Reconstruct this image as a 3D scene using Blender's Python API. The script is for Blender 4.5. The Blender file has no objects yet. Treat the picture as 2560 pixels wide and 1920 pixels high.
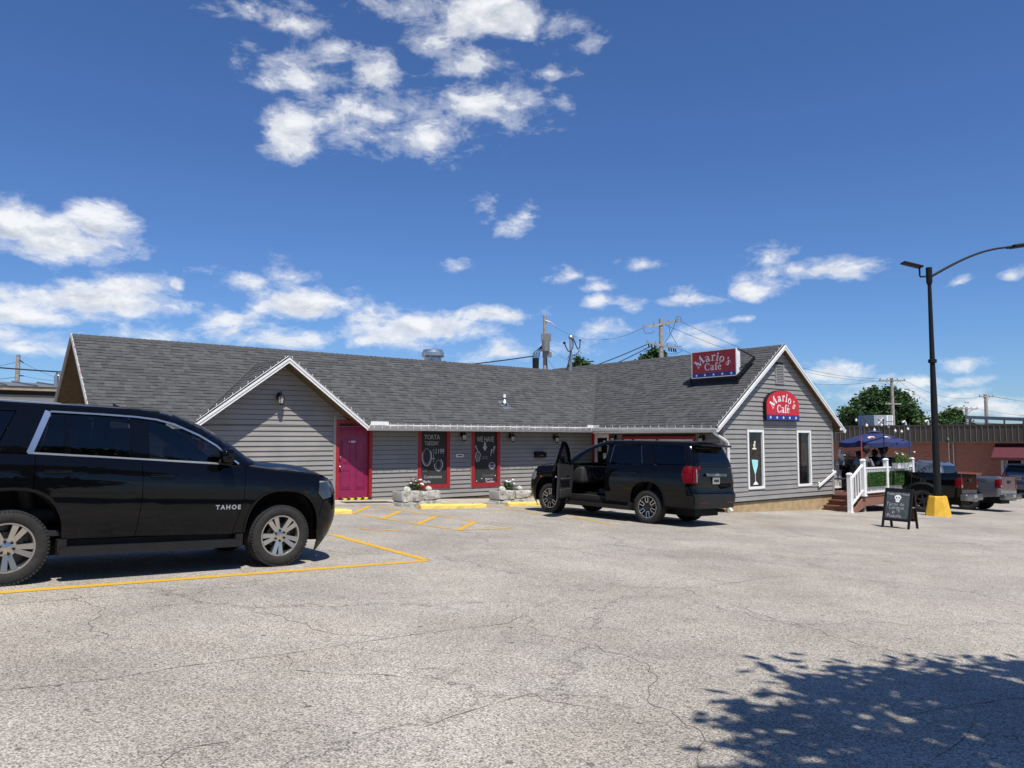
import bpy, bmesh, math, random
from math import sin, cos, tan, atan, atan2, asin, radians, pi, sqrt, floor, exp
from mathutils import Vector, Matrix, Euler
random.seed(7)
R = random.Random(11)
S = bpy.context.scene
C = S.collection

# ---------------------------------------------------------------- camera
ZC = 1.62                                   # camera height over the ground it stands on
FPX, CXP, CYP = 1950.0, 1280.0, 960.0       # photo is 2560 x 1920
TH = atan(140 / 1950.0)
cam = bpy.data.cameras.new('camera')
cam.sensor_width = 36; cam.lens = 36 * FPX / 2560; cam.clip_start = .05; cam.clip_end = 6000
camo = bpy.data.objects.new('camera', cam); C.objects.link(camo)
camo.location = (0, 0, ZC); camo.rotation_euler = (pi / 2 + TH, 0, 0)
S.camera = camo
S.render.resolution_x = 1024; S.render.resolution_y = 768

# ---------------------------------------------------------------- directions of the place
A1 = radians(51.4)
D1 = Vector((sin(A1), cos(A1), 0)); D2 = Vector((-cos(A1), sin(A1), 0))    # along / into the cafe's long wing
RZ = pi / 2 - A1
def ray(px, py):
    x = (px - CXP) / FPX; y = -(py - CYP) / FPX
    return Vector((x, cos(TH) - y * sin(TH), sin(TH) + y * cos(TH)))
def gz(x, y):
    s = .0375 * x + .0146 * y
    if s > 1.35: s = 1.35 + .35 * (1 - exp(-(s - 1.35) / .35))
    if s < -.25: s = -.25 - .3 * (1 - exp((s + .25) / .3))
    return -s
GN = Vector((.0375, .0146, 1)).normalized()
def ghit(px, py):
    r = ray(px, py); t = -ZC / (r.z + .0375 * r.x + .0146 * r.y)
    return Vector((r.x * t, r.y * t, ZC + r.z * t))
def onv(px, py, v):
    r = ray(px, py); P = r * (v / r.dot(D2)); return P.dot(D1), P.z + ZC
def onu(px, py, u):
    r = ray(px, py); P = r * (u / r.dot(D1)); return P.dot(D2), P.z + ZC
def atY(px, py, Y):
    r = ray(px, py); P = r * (Y / r.y); return Vector((P.x, P.y, P.z + ZC))
def UV(u, v, z=0.0):
    p = D1 * u + D2 * v; return Vector((p.x, p.y, z))
def guv(u, v):
    p = UV(u, v); return gz(p.x, p.y)

# ---------------------------------------------------------------- sun and sky
SUNV = (-(D1 * .3 + D2) + Vector((0, 0, 1.9))).normalized()
SEL = asin(SUNV.z); SAZ = atan2(SUNV.x, SUNV.y)
sl = bpy.data.lights.new('sun', 'SUN'); sl.energy = 5.0; sl.angle = radians(.53); sl.color = (1, .955, .88)
so = bpy.data.objects.new('sun', sl); C.objects.link(so); so.location = (0, 0, 30)
so.rotation_euler = (-SUNV).to_track_quat('-Z', 'Y').to_euler()
S.view_settings.view_transform = 'Standard'; S.view_settings.look = 'None'
S.view_settings.exposure = .14; S.view_settings.gamma = 1; S.view_settings.use_curve_mapping = False

class NT:
    """terse node building"""
    def __init__(s, tree): s.t = tree; s.n = tree.nodes; s.l = tree.links
    def put(s, sock, v):
        if v is None: return
        if isinstance(v, bpy.types.NodeSocket): s.l.new(v, sock)
        else: sock.default_value = v
    def m(s, op, a, b=None, c=None, clamp=False):
        n = s.n.new('ShaderNodeMath'); n.operation = op; n.use_clamp = clamp
        s.put(n.inputs[0], a); s.put(n.inputs[1], b); s.put(n.inputs[2], c); return n.outputs[0]
    def v(s, op, a, b=None, c=None, out=0):
        n = s.n.new('ShaderNodeVectorMath'); n.operation = op
        s.put(n.inputs[0], a); s.put(n.inputs[1], b); s.put(n.inputs[2], c)
        return n.outputs['Value'] if op in ('LENGTH', 'DOT_PRODUCT', 'DISTANCE') else n.outputs[0]
    def noise(s, vec, scale, detail=4, rough=.55, dist=0, out='Fac', dim='3D', lac=2.0):
        n = s.n.new('ShaderNodeTexNoise'); n.noise_dimensions = dim
        s.put(n.inputs['Vector'], vec); n.inputs['Scale'].default_value = scale
        n.inputs['Detail'].default_value = detail; n.inputs['Roughness'].default_value = rough
        n.inputs['Distortion'].default_value = dist; n.inputs['Lacunarity'].default_value = lac
        return n.outputs[out]
    def vor(s, vec, scale, feat='F1', out='Distance', rnd=1.0):
        n = s.n.new('ShaderNodeTexVoronoi'); n.feature = feat
        s.put(n.inputs['Vector'], vec); n.inputs['Scale'].default_value = scale
        n.inputs['Randomness'].default_value = rnd
        return n.outputs[out]
    def ramp(s, fac, stops, interp='LINEAR'):
        n = s.n.new('ShaderNodeValToRGB'); s.put(n.inputs[0], fac); cr = n.color_ramp; cr.interpolation = interp
        while len(cr.elements) < len(stops): cr.elements.new(.5)
        for e, (p, c) in zip(cr.elements, stops):
            e.position = p; e.color = (c, c, c, 1) if isinstance(c, (int, float)) else (*c[:3], 1)
        return n.outputs[0]
    def mr(s, v, a, b, c=0.0, d=1.0, smooth=False):
        n = s.n.new('ShaderNodeMapRange'); n.clamp = True
        if smooth: n.interpolation_type = 'SMOOTHSTEP'
        s.put(n.inputs[0], v)
        for i, x in zip((1, 2, 3, 4), (a, b, c, d)): s.put(n.inputs[i], x)
        return n.outputs[0]
    def mix(s, f, a, b, mode='MIX'):
        n = s.n.new('ShaderNodeMix'); n.data_type = 'RGBA'; n.blend_type = mode
        s.put(n.inputs[0], f)
        for i, x in ((6, a), (7, b)):
            if isinstance(x, (tuple, list)): x = (*x[:3], 1)
            elif isinstance(x, (int, float)): x = (x, x, x, 1)
            s.put(n.inputs[i], x)
        return n.outputs[2]
    def comb(s, x, y, z):
        n = s.n.new('ShaderNodeCombineXYZ')
        for i, q in enumerate((x, y, z)): s.put(n.inputs[i], q)
        return n.outputs[0]
    def sep(s, v):
        n = s.n.new('ShaderNodeSeparateXYZ'); s.put(n.inputs[0], v); return n.outputs

W = bpy.data.worlds.new('World'); S.world = W; W.use_nodes = True
SKYMUL = (.050, .071, .105)
def build_world():
    t = NT(W.node_tree); t.n.clear()
    out = t.n.new('ShaderNodeOutputWorld')
    sky = t.n.new('ShaderNodeTexSky'); sky.sky_type = 'NISHITA'; sky.sun_disc = False
    sky.sun_elevation = SEL; sky.sun_rotation = SAZ; sky.altitude = 200
    sky.air_density = 1.0; sky.dust_density = .25; sky.ozone_density = 2.5
    tc = t.n.new('ShaderNodeTexCoord'); d = t.v('NORMALIZE', tc.outputs['Generated'])
    # clouds: (px, py, rx, ry, strength) read from the photograph, turned into directions of the sky
    CL = [(1215, 40, 200, 95, 1.15), (1195, 165, 100, 80, .75), (1390, 60, 110, 50, .30), (1040, 20, 110, 50, .22), (1105, 100, 90, 50, .20),
          (615, 30, 90, 55, .55), (760, 65, 110, 60, .52), (840, 140, 70, 50, .28),
          (780, 200, 150, 75, .46), (955, 205, 66, 70, .85), (730, 340, 100, 95, .95), (880, 310, 200, 105, .48),
          (1060, 335, 190, 95, .46), (1210, 265, 170, 95, .48), (670, 215, 80, 50, .32), (1470, 100, 60, 40, .16), (960, 270, 180, 60, .24),
          (150, 600, 215, 95, 1.45), (260, 560, 110, 90, 1.25), (30, 560, 150, 75, 1.3), (215, 530, 90, 60, 1.1),
          (250, 755, 290, 58, 1.15), (300, 720, 130, 55, 1.1), (60, 780, 210, 46, .75), (430, 770, 100, 30, .55),
          (70, 855, 260, 50, .68), (420, 850, 200, 36, .48),
          (760, 770, 165, 58, .95), (600, 805, 120, 48, .45), (700, 850, 240, 45, .52),
          (1050, 818, 210, 55, 1.1), (1230, 795, 140, 34, .95), (960, 850, 200, 42, .6), (1290, 880, 180, 38, .5),
          (1500, 717, 80, 32, .95), (1600, 662, 52, 30, .5), (1415, 695, 60, 40, .4), (1515, 755, 42, 32, .5), (1575, 760, 60, 28, .4),
          (1880, 718, 120, 52, 1.1), (1735, 747, 90, 32, .65), (1990, 690, 60, 26, .45), (2100, 682, 110, 44, .62), (1905, 650, 60, 40, .3),
          (1765, 850, 90, 40, .7), (1870, 797, 44, 20, .45), (2080, 935, 110, 48, .7), (2290, 950, 120, 32, .6), (2400, 955, 90, 28, .6),
          (2410, 905, 90, 24, .5), (2380, 995, 120, 36, .55), (2250, 990, 150, 34, .5), (2400, 700, 50, 16, .4), (2540, 690, 60, 22, .5), (2480, 1020, 170, 36, .5),
          (1290, 550, 55, 32, .26), (1200, 520, 30, 34, .22), (1400, 195, 50, 26, .22), (1140, 665, 40, 24, .32), (660, 700, 110, 60, .26), (450, 715, 30, 16, .5), (1500, 835, 70, 40, .45)]
    dirs = []
    for px, py, rx, ry, a in CL:
        c = ray(px, py).normalized(); az = atan2(c.x, c.y); el = asin(c.z)
        c2 = ray(px + rx, py).normalized(); c3 = ray(px, py - ry).normalized()
        k = .86 if py > 600 and rx < 130 else .95
        dirs.append((az, el, max(.006, abs(atan2(c2.x, c2.y) - az)) * k, max(.004, asin(c3.z) - el) * k, a))
    x, y, z = t.sep(d)
    az = t.m('ARCTAN2', x, y); el = t.m('ARCSINE', z)
    flat = t.v('MULTIPLY', d, (1, 1, 1.9))
    warp = t.noise(flat, 9, 2, .6, out='Color')
    wv = t.v('MULTIPLY_ADD', warp, (.075, .04, .08), (-.0375, -.02, -.04))
    P0 = t.comb(az, el, 0.0)
    P = t.v('ADD', P0, t.v('MULTIPLY', wv, (1, 1, 0)))
    up = (.010, 0, .022)
    n1 = t.noise(flat, 17, 9, .60, .35, lac=2.1); n1b = t.noise(t.v('ADD', flat, up), 17, 5, .60, .35, lac=2.1)
    n2 = t.noise(flat, 60, 5, .7, .4)
    nz = t.m('MULTIPLY_ADD', t.m('SUBTRACT', n2, .5), 1.1, t.m('MULTIPLY', t.m('SUBTRACT', n1, .5), 3.8)); nzb = t.m('MULTIPLY', t.m('SUBTRACT', n1b, .5), 3.6)
    dn = t.m('SUBTRACT', t.m('MULTIPLY', t.m('SUBTRACT', n1, .5), 3.6), nzb)
    skyc = t.mix(1.0, sky.outputs[0], SKYMUL, 'MULTIPLY')
    def shader(t, D, top, nz, dn, skyc):
        """sky with the clouds whose base density is D; top is how far up inside its cloud a direction lies"""
        den = t.m('ADD', D, nz)
        alpha = t.m('MULTIPLY', t.mr(den, -.1, .8, 0, 1, smooth=True), t.mr(den, .0, 1.3, .55, 1.0))
        alpha = t.m('MAXIMUM', alpha, t.mr(den, -.38, .55, 0, .42, smooth=True))
        lit = t.mr(t.m('MULTIPLY_ADD', top, .9, dn), -1.0, .5, 0, 1)
        shade = t.m('MULTIPLY', t.mr(den, .25, 1.2, 0, 1), t.m('SUBTRACT', 1.0, lit))
        ccol = t.mix(shade, (.86, .87, .89), (.38, .43, .52))
        b = t.n.new('ShaderNodeBackground'); t.l.new(t.mix(t.m('MULTIPLY', alpha, .95), skyc, ccol), b.inputs[0]); return b.outputs[0]
    def mixs(f, a, b):
        n = t.n.new('ShaderNodeMixShader'); t.put(n.inputs[0], f); t.l.new(a, n.inputs[1]); t.l.new(b, n.inputs[2]); return n.outputs[0]
    # the same kind of broken cumulus all round, where the photograph does not look
    big = t.noise(flat, 2.6, 2, .5); low = t.mr(z, .02, .5, .07, -.05)
    fade = t.m('MAXIMUM', t.mr(t.m('ABSOLUTE', az), .86, 1.08, -3.0, 0.0), t.mr(el, .78, .98, -3.0, 0.0))
    out_s = shader(t, t.m('ADD', fade, t.m('MULTIPLY', t.m('ADD', t.m('SUBTRACT', big, .66), low), 5.0)), 0.0, nz, dn, skyc)
    azs = [-.86, -.4, -.2, .0, .2, .4, .86]; els = [-.02, .13, .24, .78]
    def region(a0, a1, e0, e1):
        near = [c for c in dirs if not (c[0] + c[2] * 1.15 + .05 < a0 or c[0] - c[2] * 1.15 - .05 > a1 or c[1] + c[3] * 1.15 + .03 < e0 or c[1] - c[3] * 1.15 - .03 > e1)]
        if not near:
            b = t.n.new('ShaderNodeBackground'); t.l.new(skyc, b.inputs[0]); return b.outputs[0]
        gt = bpy.data.node_groups.new('clouds', 'ShaderNodeTree')
        for nm, ty in (('P', 'NodeSocketVector'), ('nz', 'NodeSocketFloat'), ('dn', 'NodeSocketFloat'), ('sky', 'NodeSocketColor')): gt.interface.new_socket(nm, in_out='INPUT', socket_type=ty)
        gt.interface.new_socket('out', in_out='OUTPUT', socket_type='NodeSocketShader')
        g = NT(gt); gi = g.n.new('NodeGroupInput'); go = g.n.new('NodeGroupOutput'); Pq = gi.outputs[0]
        D = None; top = None
        for az0, el0, ra, re, a in near:
            q = g.v('MULTIPLY_ADD', Pq, (1 / ra, 1 / re, 0), (-az0 / ra, -el0 / re, 0))
            qx, qy, _ = g.sep(q); yy = g.m('MAXIMUM', qy, g.m('MULTIPLY', qy, -1.45))
            s = g.m('MULTIPLY_ADD', g.v('LENGTH', g.comb(qx, yy, 0.0)), -(a * 1.5 + .35), a * 1.5 + .12)
            D = s if D is None else g.m('SMOOTH_MAX', D, s, .22)
            tt = g.m('MULTIPLY', qy, g.m('MAXIMUM', s, 0.0)); top = tt if top is None else g.m('ADD', top, tt)
        g.l.new(shader(g, D, top, gi.outputs[1], gi.outputs[2], gi.outputs[3]), go.inputs[0])
        n = t.n.new('ShaderNodeGroup'); n.node_tree = gt
        for i, sk in enumerate((P, nz, dn, skyc)): t.l.new(sk, n.inputs[i])
        return n.outputs[0]
    cols = []
    for a0, a1 in zip(azs, azs[1:]):
        rows = [region(a0, a1, e0, e1) for e0, e1 in zip(els, els[1:])]
        r = rows[0]
        for e, nx in zip(els[1:], rows[1:]): r = mixs(t.m('GREATER_THAN', el, e), r, nx)
        cols.append(r)
    # nested halves, so that a direction only pays for the few clouds near it
    def tree(i, j):
        if j - i == 1: return cols[i]
        k = (i + j) // 2; return mixs(t.m('GREATER_THAN', az, azs[k]), tree(i, k), tree(k, j))
    inside = t.m('MULTIPLY', t.m('LESS_THAN', t.m('ABSOLUTE', az), .86), t.m('MULTIPLY', t.m('GREATER_THAN', el, -.02), t.m('LESS_THAN', el, .78)))
    fin = mixs(inside, out_s, tree(0, len(cols)))
    t.l.new(fin, out.inputs[0])
    W.cycles.sampling_method = 'NONE'
build_world()
# ---------------------------------------------------------------- materials
MATS = {}
def pmat(name, col, rough=.6, metal=0.0, spec=.5, coat=0.0, var=.12, vscale=6.0, bump=0.0, bscale=60.0, col2=None, emit=None, es=0.0, coords='Object'):
    m = bpy.data.materials.new(name); m.use_nodes = True; MATS[name] = m
    t = NT(m.node_tree); b = t.n['Principled BSDF']
    tc = t.n.new('ShaderNodeTexCoord'); vec = tc.outputs[coords]
    f = t.noise(vec, vscale, 5, .6)
    c2 = col2 if col2 else tuple(max(0, c * (1 - var)) for c in col)
    c1 = col if col2 else tuple(min(1, c * (1 + var)) for c in col)
    t.l.new(t.mix(t.mr(f, .35, .65), c1, c2), b.inputs['Base Color'])
    b.inputs['Roughness'].default_value = rough; b.inputs['Metallic'].default_value = metal
    b.inputs['Specular IOR Level'].default_value = spec
    if coat: b.inputs['Coat Weight'].default_value = coat; b.inputs['Coat Roughness'].default_value = .03
    if emit: b.inputs['Emission Color'].default_value = (*emit, 1); b.inputs['Emission Strength'].default_value = es
    if bump:
        bn = t.n.new('ShaderNodeBump'); bn.inputs['Strength'].default_value = bump; bn.inputs['Distance'].default_value = .01
        t.l.new(t.noise(vec, bscale, 4, .6), bn.inputs['Height']); t.l.new(bn.outputs[0], b.inputs['Normal'])
    return m
def glass_mat(name, tint, gloss=1.0, rough=.0, base=.05):
    """a tinted pane: mirror by the angle it is seen at, the rest let through tinted"""
    m = bpy.data.materials.new(name); m.use_nodes = True; MATS[name] = m
    t = NT(m.node_tree); t.n.clear(); o = t.n.new('ShaderNodeOutputMaterial')
    tr = t.n.new('ShaderNodeBsdfTransparent'); tr.inputs[0].default_value = (*tint, 1)
    g = t.n.new('ShaderNodeBsdfGlossy'); g.inputs['Roughness'].default_value = rough; g.inputs[0].default_value = (gloss,) * 3 + (1,)
    ge = t.n.new('ShaderNodeNewGeometry'); tc = t.n.new('ShaderNodeTexCoord')
    c = t.m('ABSOLUTE', t.v('DOT_PRODUCT', ge.outputs['Normal'], ge.outputs['Incoming']))      # Schlick, the same from both sides
    fr = t.m('MULTIPLY_ADD', t.m('POWER', t.m('SUBTRACT', 1.0, c, clamp=True), 5.0), .95, .045)
    f = t.m('MULTIPLY_ADD', t.noise(tc.outputs['Object'], 3, 3), base * .2, fr)
    mx = t.n.new('ShaderNodeMixShader'); t.l.new(f, mx.inputs[0]); t.l.new(tr.outputs[0], mx.inputs[1]); t.l.new(g.outputs[0], mx.inputs[2])
    t.l.new(mx.outputs[0], o.inputs[0]); return m

def asphalt():
    m = bpy.data.materials.new('worn_asphalt'); m.use_nodes = True; MATS['asphalt'] = m
    t = NT(m.node_tree); b = t.n['Principled BSDF']; tc = t.n.new('ShaderNodeTexCoord'); p = tc.outputs['Object']
    def vor2(vec, scale, feat, out):
        n = t.n.new('ShaderNodeTexVoronoi'); n.feature = feat; n.voronoi_dimensions = '2D'; t.put(n.inputs['Vector'], vec); n.inputs['Scale'].default_value = scale
        return n, n.outputs[out]
    vn, cell = vor2(p, 112, 'F1', 'Color'); r, g, _ = t.sep(cell)
    stone = t.ramp(r, [(0, (.10, .094, .086)), (.13, (.21, .196, .178)), (.38, (.37, .345, .305)), (.66, (.51, .478, .425)), (1, (.74, .70, .63))])
    fine = t.noise(p, 230, 1, .6, dim='2D')
    stone = t.mix(t.mr(fine, .3, .7, .0, .45), stone, (.23, .213, .19))
    patch = t.noise(p, .5, 4, .65, dim='2D', out='Color'); pa, pb, pc = t.sep(patch)
    k = t.mr(pa, .28, .72, .74, 1.06)
    col = t.mix(1.0, stone, t.comb(k, t.m('MULTIPLY', k, t.mr(pb, .3, .7, .945, .985)), t.m('MULTIPLY', k, t.mr(pb, .3, .7, .88, .95))), 'MULTIPLY')
    wn = t.noise(p, 1.6, 5, .7, dim='2D', out='Color')
    wp = t.v('ADD', p, t.v('MULTIPLY_ADD', wn, (.9, .9, 0), (-.45, -.45, 0)))
    _, c1 = vor2(wp, .34, 'DISTANCE_TO_EDGE', 'Distance'); _, c2 = vor2(wp, 1.15, 'DISTANCE_TO_EDGE', 'Distance')
    k1 = t.m('LESS_THAN', c1, t.mr(pb, .38, .58, .0, .0042)); k2 = t.m('LESS_THAN', c2, t.mr(pc, .52, .66, .0, .008))
    halo = t.m('MULTIPLY', t.mr(c1, .0, .03, .12, 0.0), t.mr(pb, .42, .6, 0, 1))
    sn, sp = vor2(p, 2.4, 'F1', 'Distance'); sr, _, _ = t.sep(sn.outputs['Color'])
    spot = t.m('LESS_THAN', t.m('MULTIPLY_ADD', fine, .03, sp), t.mr(sr, .5, 1, .0, .075))
    _, _, wb = t.sep(wn); halo = t.m('MAXIMUM', halo, t.mr(wb, .60, .74, 0, .24))
    dark = t.m('MAXIMUM', t.m('MAXIMUM', t.m('MULTIPLY', k1, .55), t.m('MULTIPLY', k2, .42)), t.m('MULTIPLY', spot, .7))
    col = t.mix(t.m('MAXIMUM', dark, halo), col, (.055, .05, .046))
    t.l.new(col, b.inputs['Base Color']); b.inputs['Roughness'].default_value = .9; b.inputs['Specular IOR Level'].default_value = .25
    bn = t.n.new('ShaderNodeBump'); bn.inputs['Strength'].default_value = .5; bn.inputs['Distance'].default_value = .006
    t.l.new(g, bn.inputs['Height']); t.l.new(bn.outputs[0], b.inputs['Normal'])
    return m
asphalt()

def yellow_paint(name, wear, c=(.70, .40, .035)):
    """road paint worn through to whatever is below"""
    m = bpy.data.materials.new(name); m.use_nodes = True; MATS[name] = m
    t = NT(m.node_tree); b = t.n['Principled BSDF']; tc = t.n.new('ShaderNodeTexCoord'); p = tc.outputs['Object']
    n = t.noise(p, 40, 6, .75); n2 = t.noise(p, 3.0, 4, .6)
    f = t.m('GREATER_THAN', t.m('ADD', t.m('MULTIPLY', n, .6), t.m('MULTIPLY', n2, .5)), wear)
    col = t.mix(t.mr(n, .3, .7), c, tuple(x * .74 for x in c))
    t.l.new(col, b.inputs['Base Color']); b.inputs['Roughness'].default_value = .75
    o = t.n['Material Output']; tr = t.n.new('ShaderNodeBsdfTransparent'); mx = t.n.new('ShaderNodeMixShader')
    t.l.new(f, mx.inputs[0]); t.l.new(tr.outputs[0], mx.inputs[1]); t.l.new(b.outputs[0], mx.inputs[2]); t.l.new(mx.outputs[0], o.inputs[0])
    return m
yellow_paint('line_paint', .42); yellow_paint('line_paint_worn', .535)

pmat('siding', (.262, .25, .230), .55, var=.09, vscale=1.3, bump=.15, bscale=25)
pmat('siding_right', (.265, .254, .235), .55, var=.09, vscale=1.3, bump=.15, bscale=25)
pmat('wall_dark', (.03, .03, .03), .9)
pmat('trim_grey', (.27, .27, .265), .5, var=.06)
pmat('white_paint', (.78, .78, .76), .5, var=.06, vscale=9)
pmat('white_vinyl', (.82, .82, .80), .35, var=.04)
pmat('gutter_metal', (.72, .72, .70), .35, var=.08, vscale=4)
pmat('foundation', (.46, .345, .195), .9, var=.25, vscale=4, bump=.4, bscale=40, col2=(.33, .23, .12))
pmat('brown_wood', (.085, .052, .026), .75, var=.3, vscale=8)
pmat('soffit_wood', (.10, .062, .03), .7, var=.25, vscale=8)
pmat('red_trim', (.30, .016, .02), .5, var=.12, vscale=9, bump=.2)
pmat('magenta_paint', (.255, .018, .082), .38, var=.1, vscale=5, bump=.1, bscale=30)
pmat('brass', (.62, .56, .42), .25, metal=1)
pmat('chalkboard', (.022, .023, .026), .45, var=.5, vscale=4, spec=.4)
pmat('slate', (.050, .060, .064), .6, var=.3, vscale=6)
pmat('chalk', (.44, .44, .44), .9, var=.3, vscale=40)
pmat('chalk_dim', (.15, .15, .155), .9, var=.5, vscale=50)
pmat('black_metal', (.009, .009, .010), .55, spec=.25)
pmat('black_plastic', (.018, .018, .019), .55)
pmat('lamp_glass', (.42, .40, .34), .15, spec=.6)
pmat('lamp_lit', (.8, .6, .3), .4, emit=(1, .70, .32), es=5)
pmat('concrete_sidewalk', (.42, .375, .31), .9, var=.14, vscale=2.5, bump=.3, bscale=80)
pmat('concrete_smooth', (.40, .395, .37), .85, var=.12, vscale=5, bump=.2, bscale=50)
pmat('mulch', (.05, .03, .02), .95, var=.4, vscale=60, bump=.8)
pmat('stop_yellow', (.80, .60, .13), .7, var=.2, vscale=10, bump=.3, bscale=40, col2=(.70, .51, .15))
pmat('base_yellow', (.68, .40, .03), .6, var=.12, vscale=5, bump=.35, bscale=35)
pmat('crack_dark', (.15, .135, .115), .95, var=.3, vscale=9)
pmat('rubber_mat', (.035, .03, .027), .9, bump=.3)
pmat('sign_red', (.52, .016, .024), .35, var=.04, spec=.5)
pmat('sign_red_faded', (.26, .014, .02), .4, var=.12)
pmat('sign_blue', (.018, .033, .20), .35, var=.06)
pmat('sign_white', (.83, .83, .83), .4, var=.03)
pmat('sign_white_faded', (.55, .52, .54), .5, var=.06)
pmat('galvanised', (.48, .50, .51), .35, metal=.85, var=.15, vscale=8)
pmat('pvc_white', (.80, .80, .80), .4)
pmat('pole_wood', (.30, .272, .24), .9, var=.3, vscale=7, bump=.5, bscale=20)
pmat('transformer', (.20, .20, .19), .5, metal=.3)
pmat('wire_black', (.012, .012, .012), .6)
pmat('insulator', (.30, .29, .28), .3)
pmat('deck_brown', (.155, .062, .04), .55, var=.2, vscale=8)
pmat('deck_fascia', (.235, .115, .082), .6, var=.1, vscale=6)
pmat('blue_canvas', (.016, .027, .105), .75, var=.15, vscale=12, bump=.2)
pmat('pole_blue', (.02, .055, .19), .4)
pmat('pole_red', (.42, .045, .03), .4)
pmat('skin', (.16, .085, .055), .5, var=.08)
pmat('hair', (.010, .008, .007), .6, var=.4, vscale=60, bump=.6, bscale=90)
pmat('shirt_grey', (.17, .165, .165), .85, var=.15, vscale=30, bump=.3)
pmat('shirt_dark', (.03, .035, .05), .85, var=.2, vscale=30)
pmat('shirt_pale', (.32, .32, .34), .85, var=.2, vscale=30)
pmat('chair_dark', (.02, .024, .03), .5)
pmat('tyre', (.020, .0195, .019), .85, var=.25, vscale=20, bump=.2, bscale=80)
pmat('rim_silver', (.55, .53, .50), .28, metal=.95, var=.05)
pmat('rim_black', (.012, .012, .013), .25, spec=.6)
pmat('rim_machined', (.62, .62, .62), .25, metal=1.0, var=.04)
pmat('lug_dark', (.05, .05, .05), .3, metal=.9)
pmat('car_black', (.0022, .0024, .0032), .35, spec=.0, coat=.65, var=.02)
pmat('car_grey', (.17, .185, .205), .30, metal=.6, coat=1.0, var=.03)
pmat('car_blue', (.010, .020, .055), .25, coat=1.0, var=.03)
pmat('car_dark_trim', (.011, .011, .012), .5, spec=.35)
pmat('car_liner', (.006, .006, .006), .9)
pmat('car_chrome', (.74, .76, .78), .30, metal=1.0, var=.03)
pmat('car_satin', (.22, .225, .23), .35, metal=.9)
pmat('interior', (.016, .016, .017), .7)
pmat('interior_grey', (.022, .022, .023), .7)
pmat('lens_red', (.11, .001, .003), .3, spec=.1, coat=.35, var=.45, vscale=30)
pmat('lens_dark', (.03, .03, .032), .12, spec=.7, coat=1.0)
pmat('lens_clear', (.20, .205, .22), .12, spec=.8, coat=1.0, var=.3, vscale=30)
pmat('lens_amber', (.48, .10, .02), .2, coat=1.0)
pmat('plate', (.27, .29, .31), .4, var=.2, vscale=40)
pmat('fascia_brown', (.050, .038, .026), .5, var=.08, vscale=2)
pmat('fascia_rib', (.13, .115, .09), .45, var=.06)
pmat('awning', (.085, .012, .019), .7, var=.12, vscale=4)
pmat('door_white', (.55, .56, .55), .5, var=.08)
pmat('hvac', (.42, .44, .45), .4, metal=.3, var=.1)
pmat('cream_wall', (.72, .66, .53), .7, var=.04)
pmat('roof_metal', (.20, .20, .19), .4, metal=.4, var=.08)
pmat('tan_trim', (.34, .27, .19), .6)
pmat('turf_mat', (.05, .15, .022), .8, var=.5, vscale=40)
pmat('leaf_deep', (.030, .066, .017), .55, var=.55, vscale=1.2, spec=.3)
pmat('leaf_mid', (.045, .095, .020), .55, var=.5, vscale=1.5, spec=.3)
pmat('leaf_pine', (.035, .075, .025), .6, var=.5, vscale=1.5, spec=.3)
pmat('leaf_bright', (.09, .16, .025), .5, var=.4, vscale=20, spec=.3)
pmat('leaf_red', (.085, .022, .026), .5, var=.4, vscale=20)
pmat('bark', (.09, .07, .05), .9, var=.3, vscale=8, bump=.6, bscale=20)
pmat('flower_white', (.82, .82, .80), .6)
pmat('flower_pink', (.72, .36, .38), .6)
pmat('ceramic_white', (.80, .78, .74), .4)
pmat('hedge_dark', (.02, .04, .012), .8)
pmat('shop_wall', (.22, .17, .13), .85, var=.15, vscale=1.5, bump=.2)
pmat('bulb', (.75, .75, .72), .2)
pmat('bulb_red', (.5, .06, .05), .2)
pmat('neon_cyan', (.36, .74, .72), .5, var=.08)
pmat('caution_black', (.015, .015, .015), .6)
pmat('caution_yellow', (.72, .55, .03), .6)
for i, c in enumerate(((.070, .071, .071), (.083, .084, .084), (.094, .095, .093), (.076, .077, .078))):
    pmat('shingle_%d' % i, c, .95, var=.35, vscale=70, bump=.5, bscale=160, spec=.2)
pmat('shingle_ridge', (.075, .076, .077), .95, var=.3, vscale=60, bump=.4, bscale=160, spec=.2)
glass_mat('glass_front', (.30, .32, .32)); glass_mat('glass_tint', (.035, .037, .042), gloss=.9); glass_mat('glass_window', (.55, .57, .57), base=.2)
glass_mat('glass_screen', (.40, .43, .43))

def stone_mat():
    m = bpy.data.materials.new('planter_stone'); m.use_nodes = True; MATS['planter_stone'] = m
    t = NT(m.node_tree); b = t.n['Principled BSDF']; tc = t.n.new('ShaderNodeTexCoord'); p = tc.outputs['Object']
    n = t.noise(p, 7, 6, .7, .6); n2 = t.noise(p, 22, 4, .7)
    col = t.ramp(n, [(.28, (.09, .085, .07)), (.42, (.30, .28, .23)), (.52, (.50, .48, .42)), (.7, (.66, .65, .61))])
    col = t.mix(t.mr(n2, .55, .75, 0, .6), col, (.14, .13, .115))
    t.l.new(col, b.inputs['Base Color']); b.inputs['Roughness'].default_value = .9
    bn = t.n.new('ShaderNodeBump'); bn.inputs['Strength'].default_value = .8; bn.inputs['Distance'].default_value = .03
    t.l.new(n, bn.inputs['Height']); t.l.new(bn.outputs[0], b.inputs['Normal'])
stone_mat()
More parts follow.
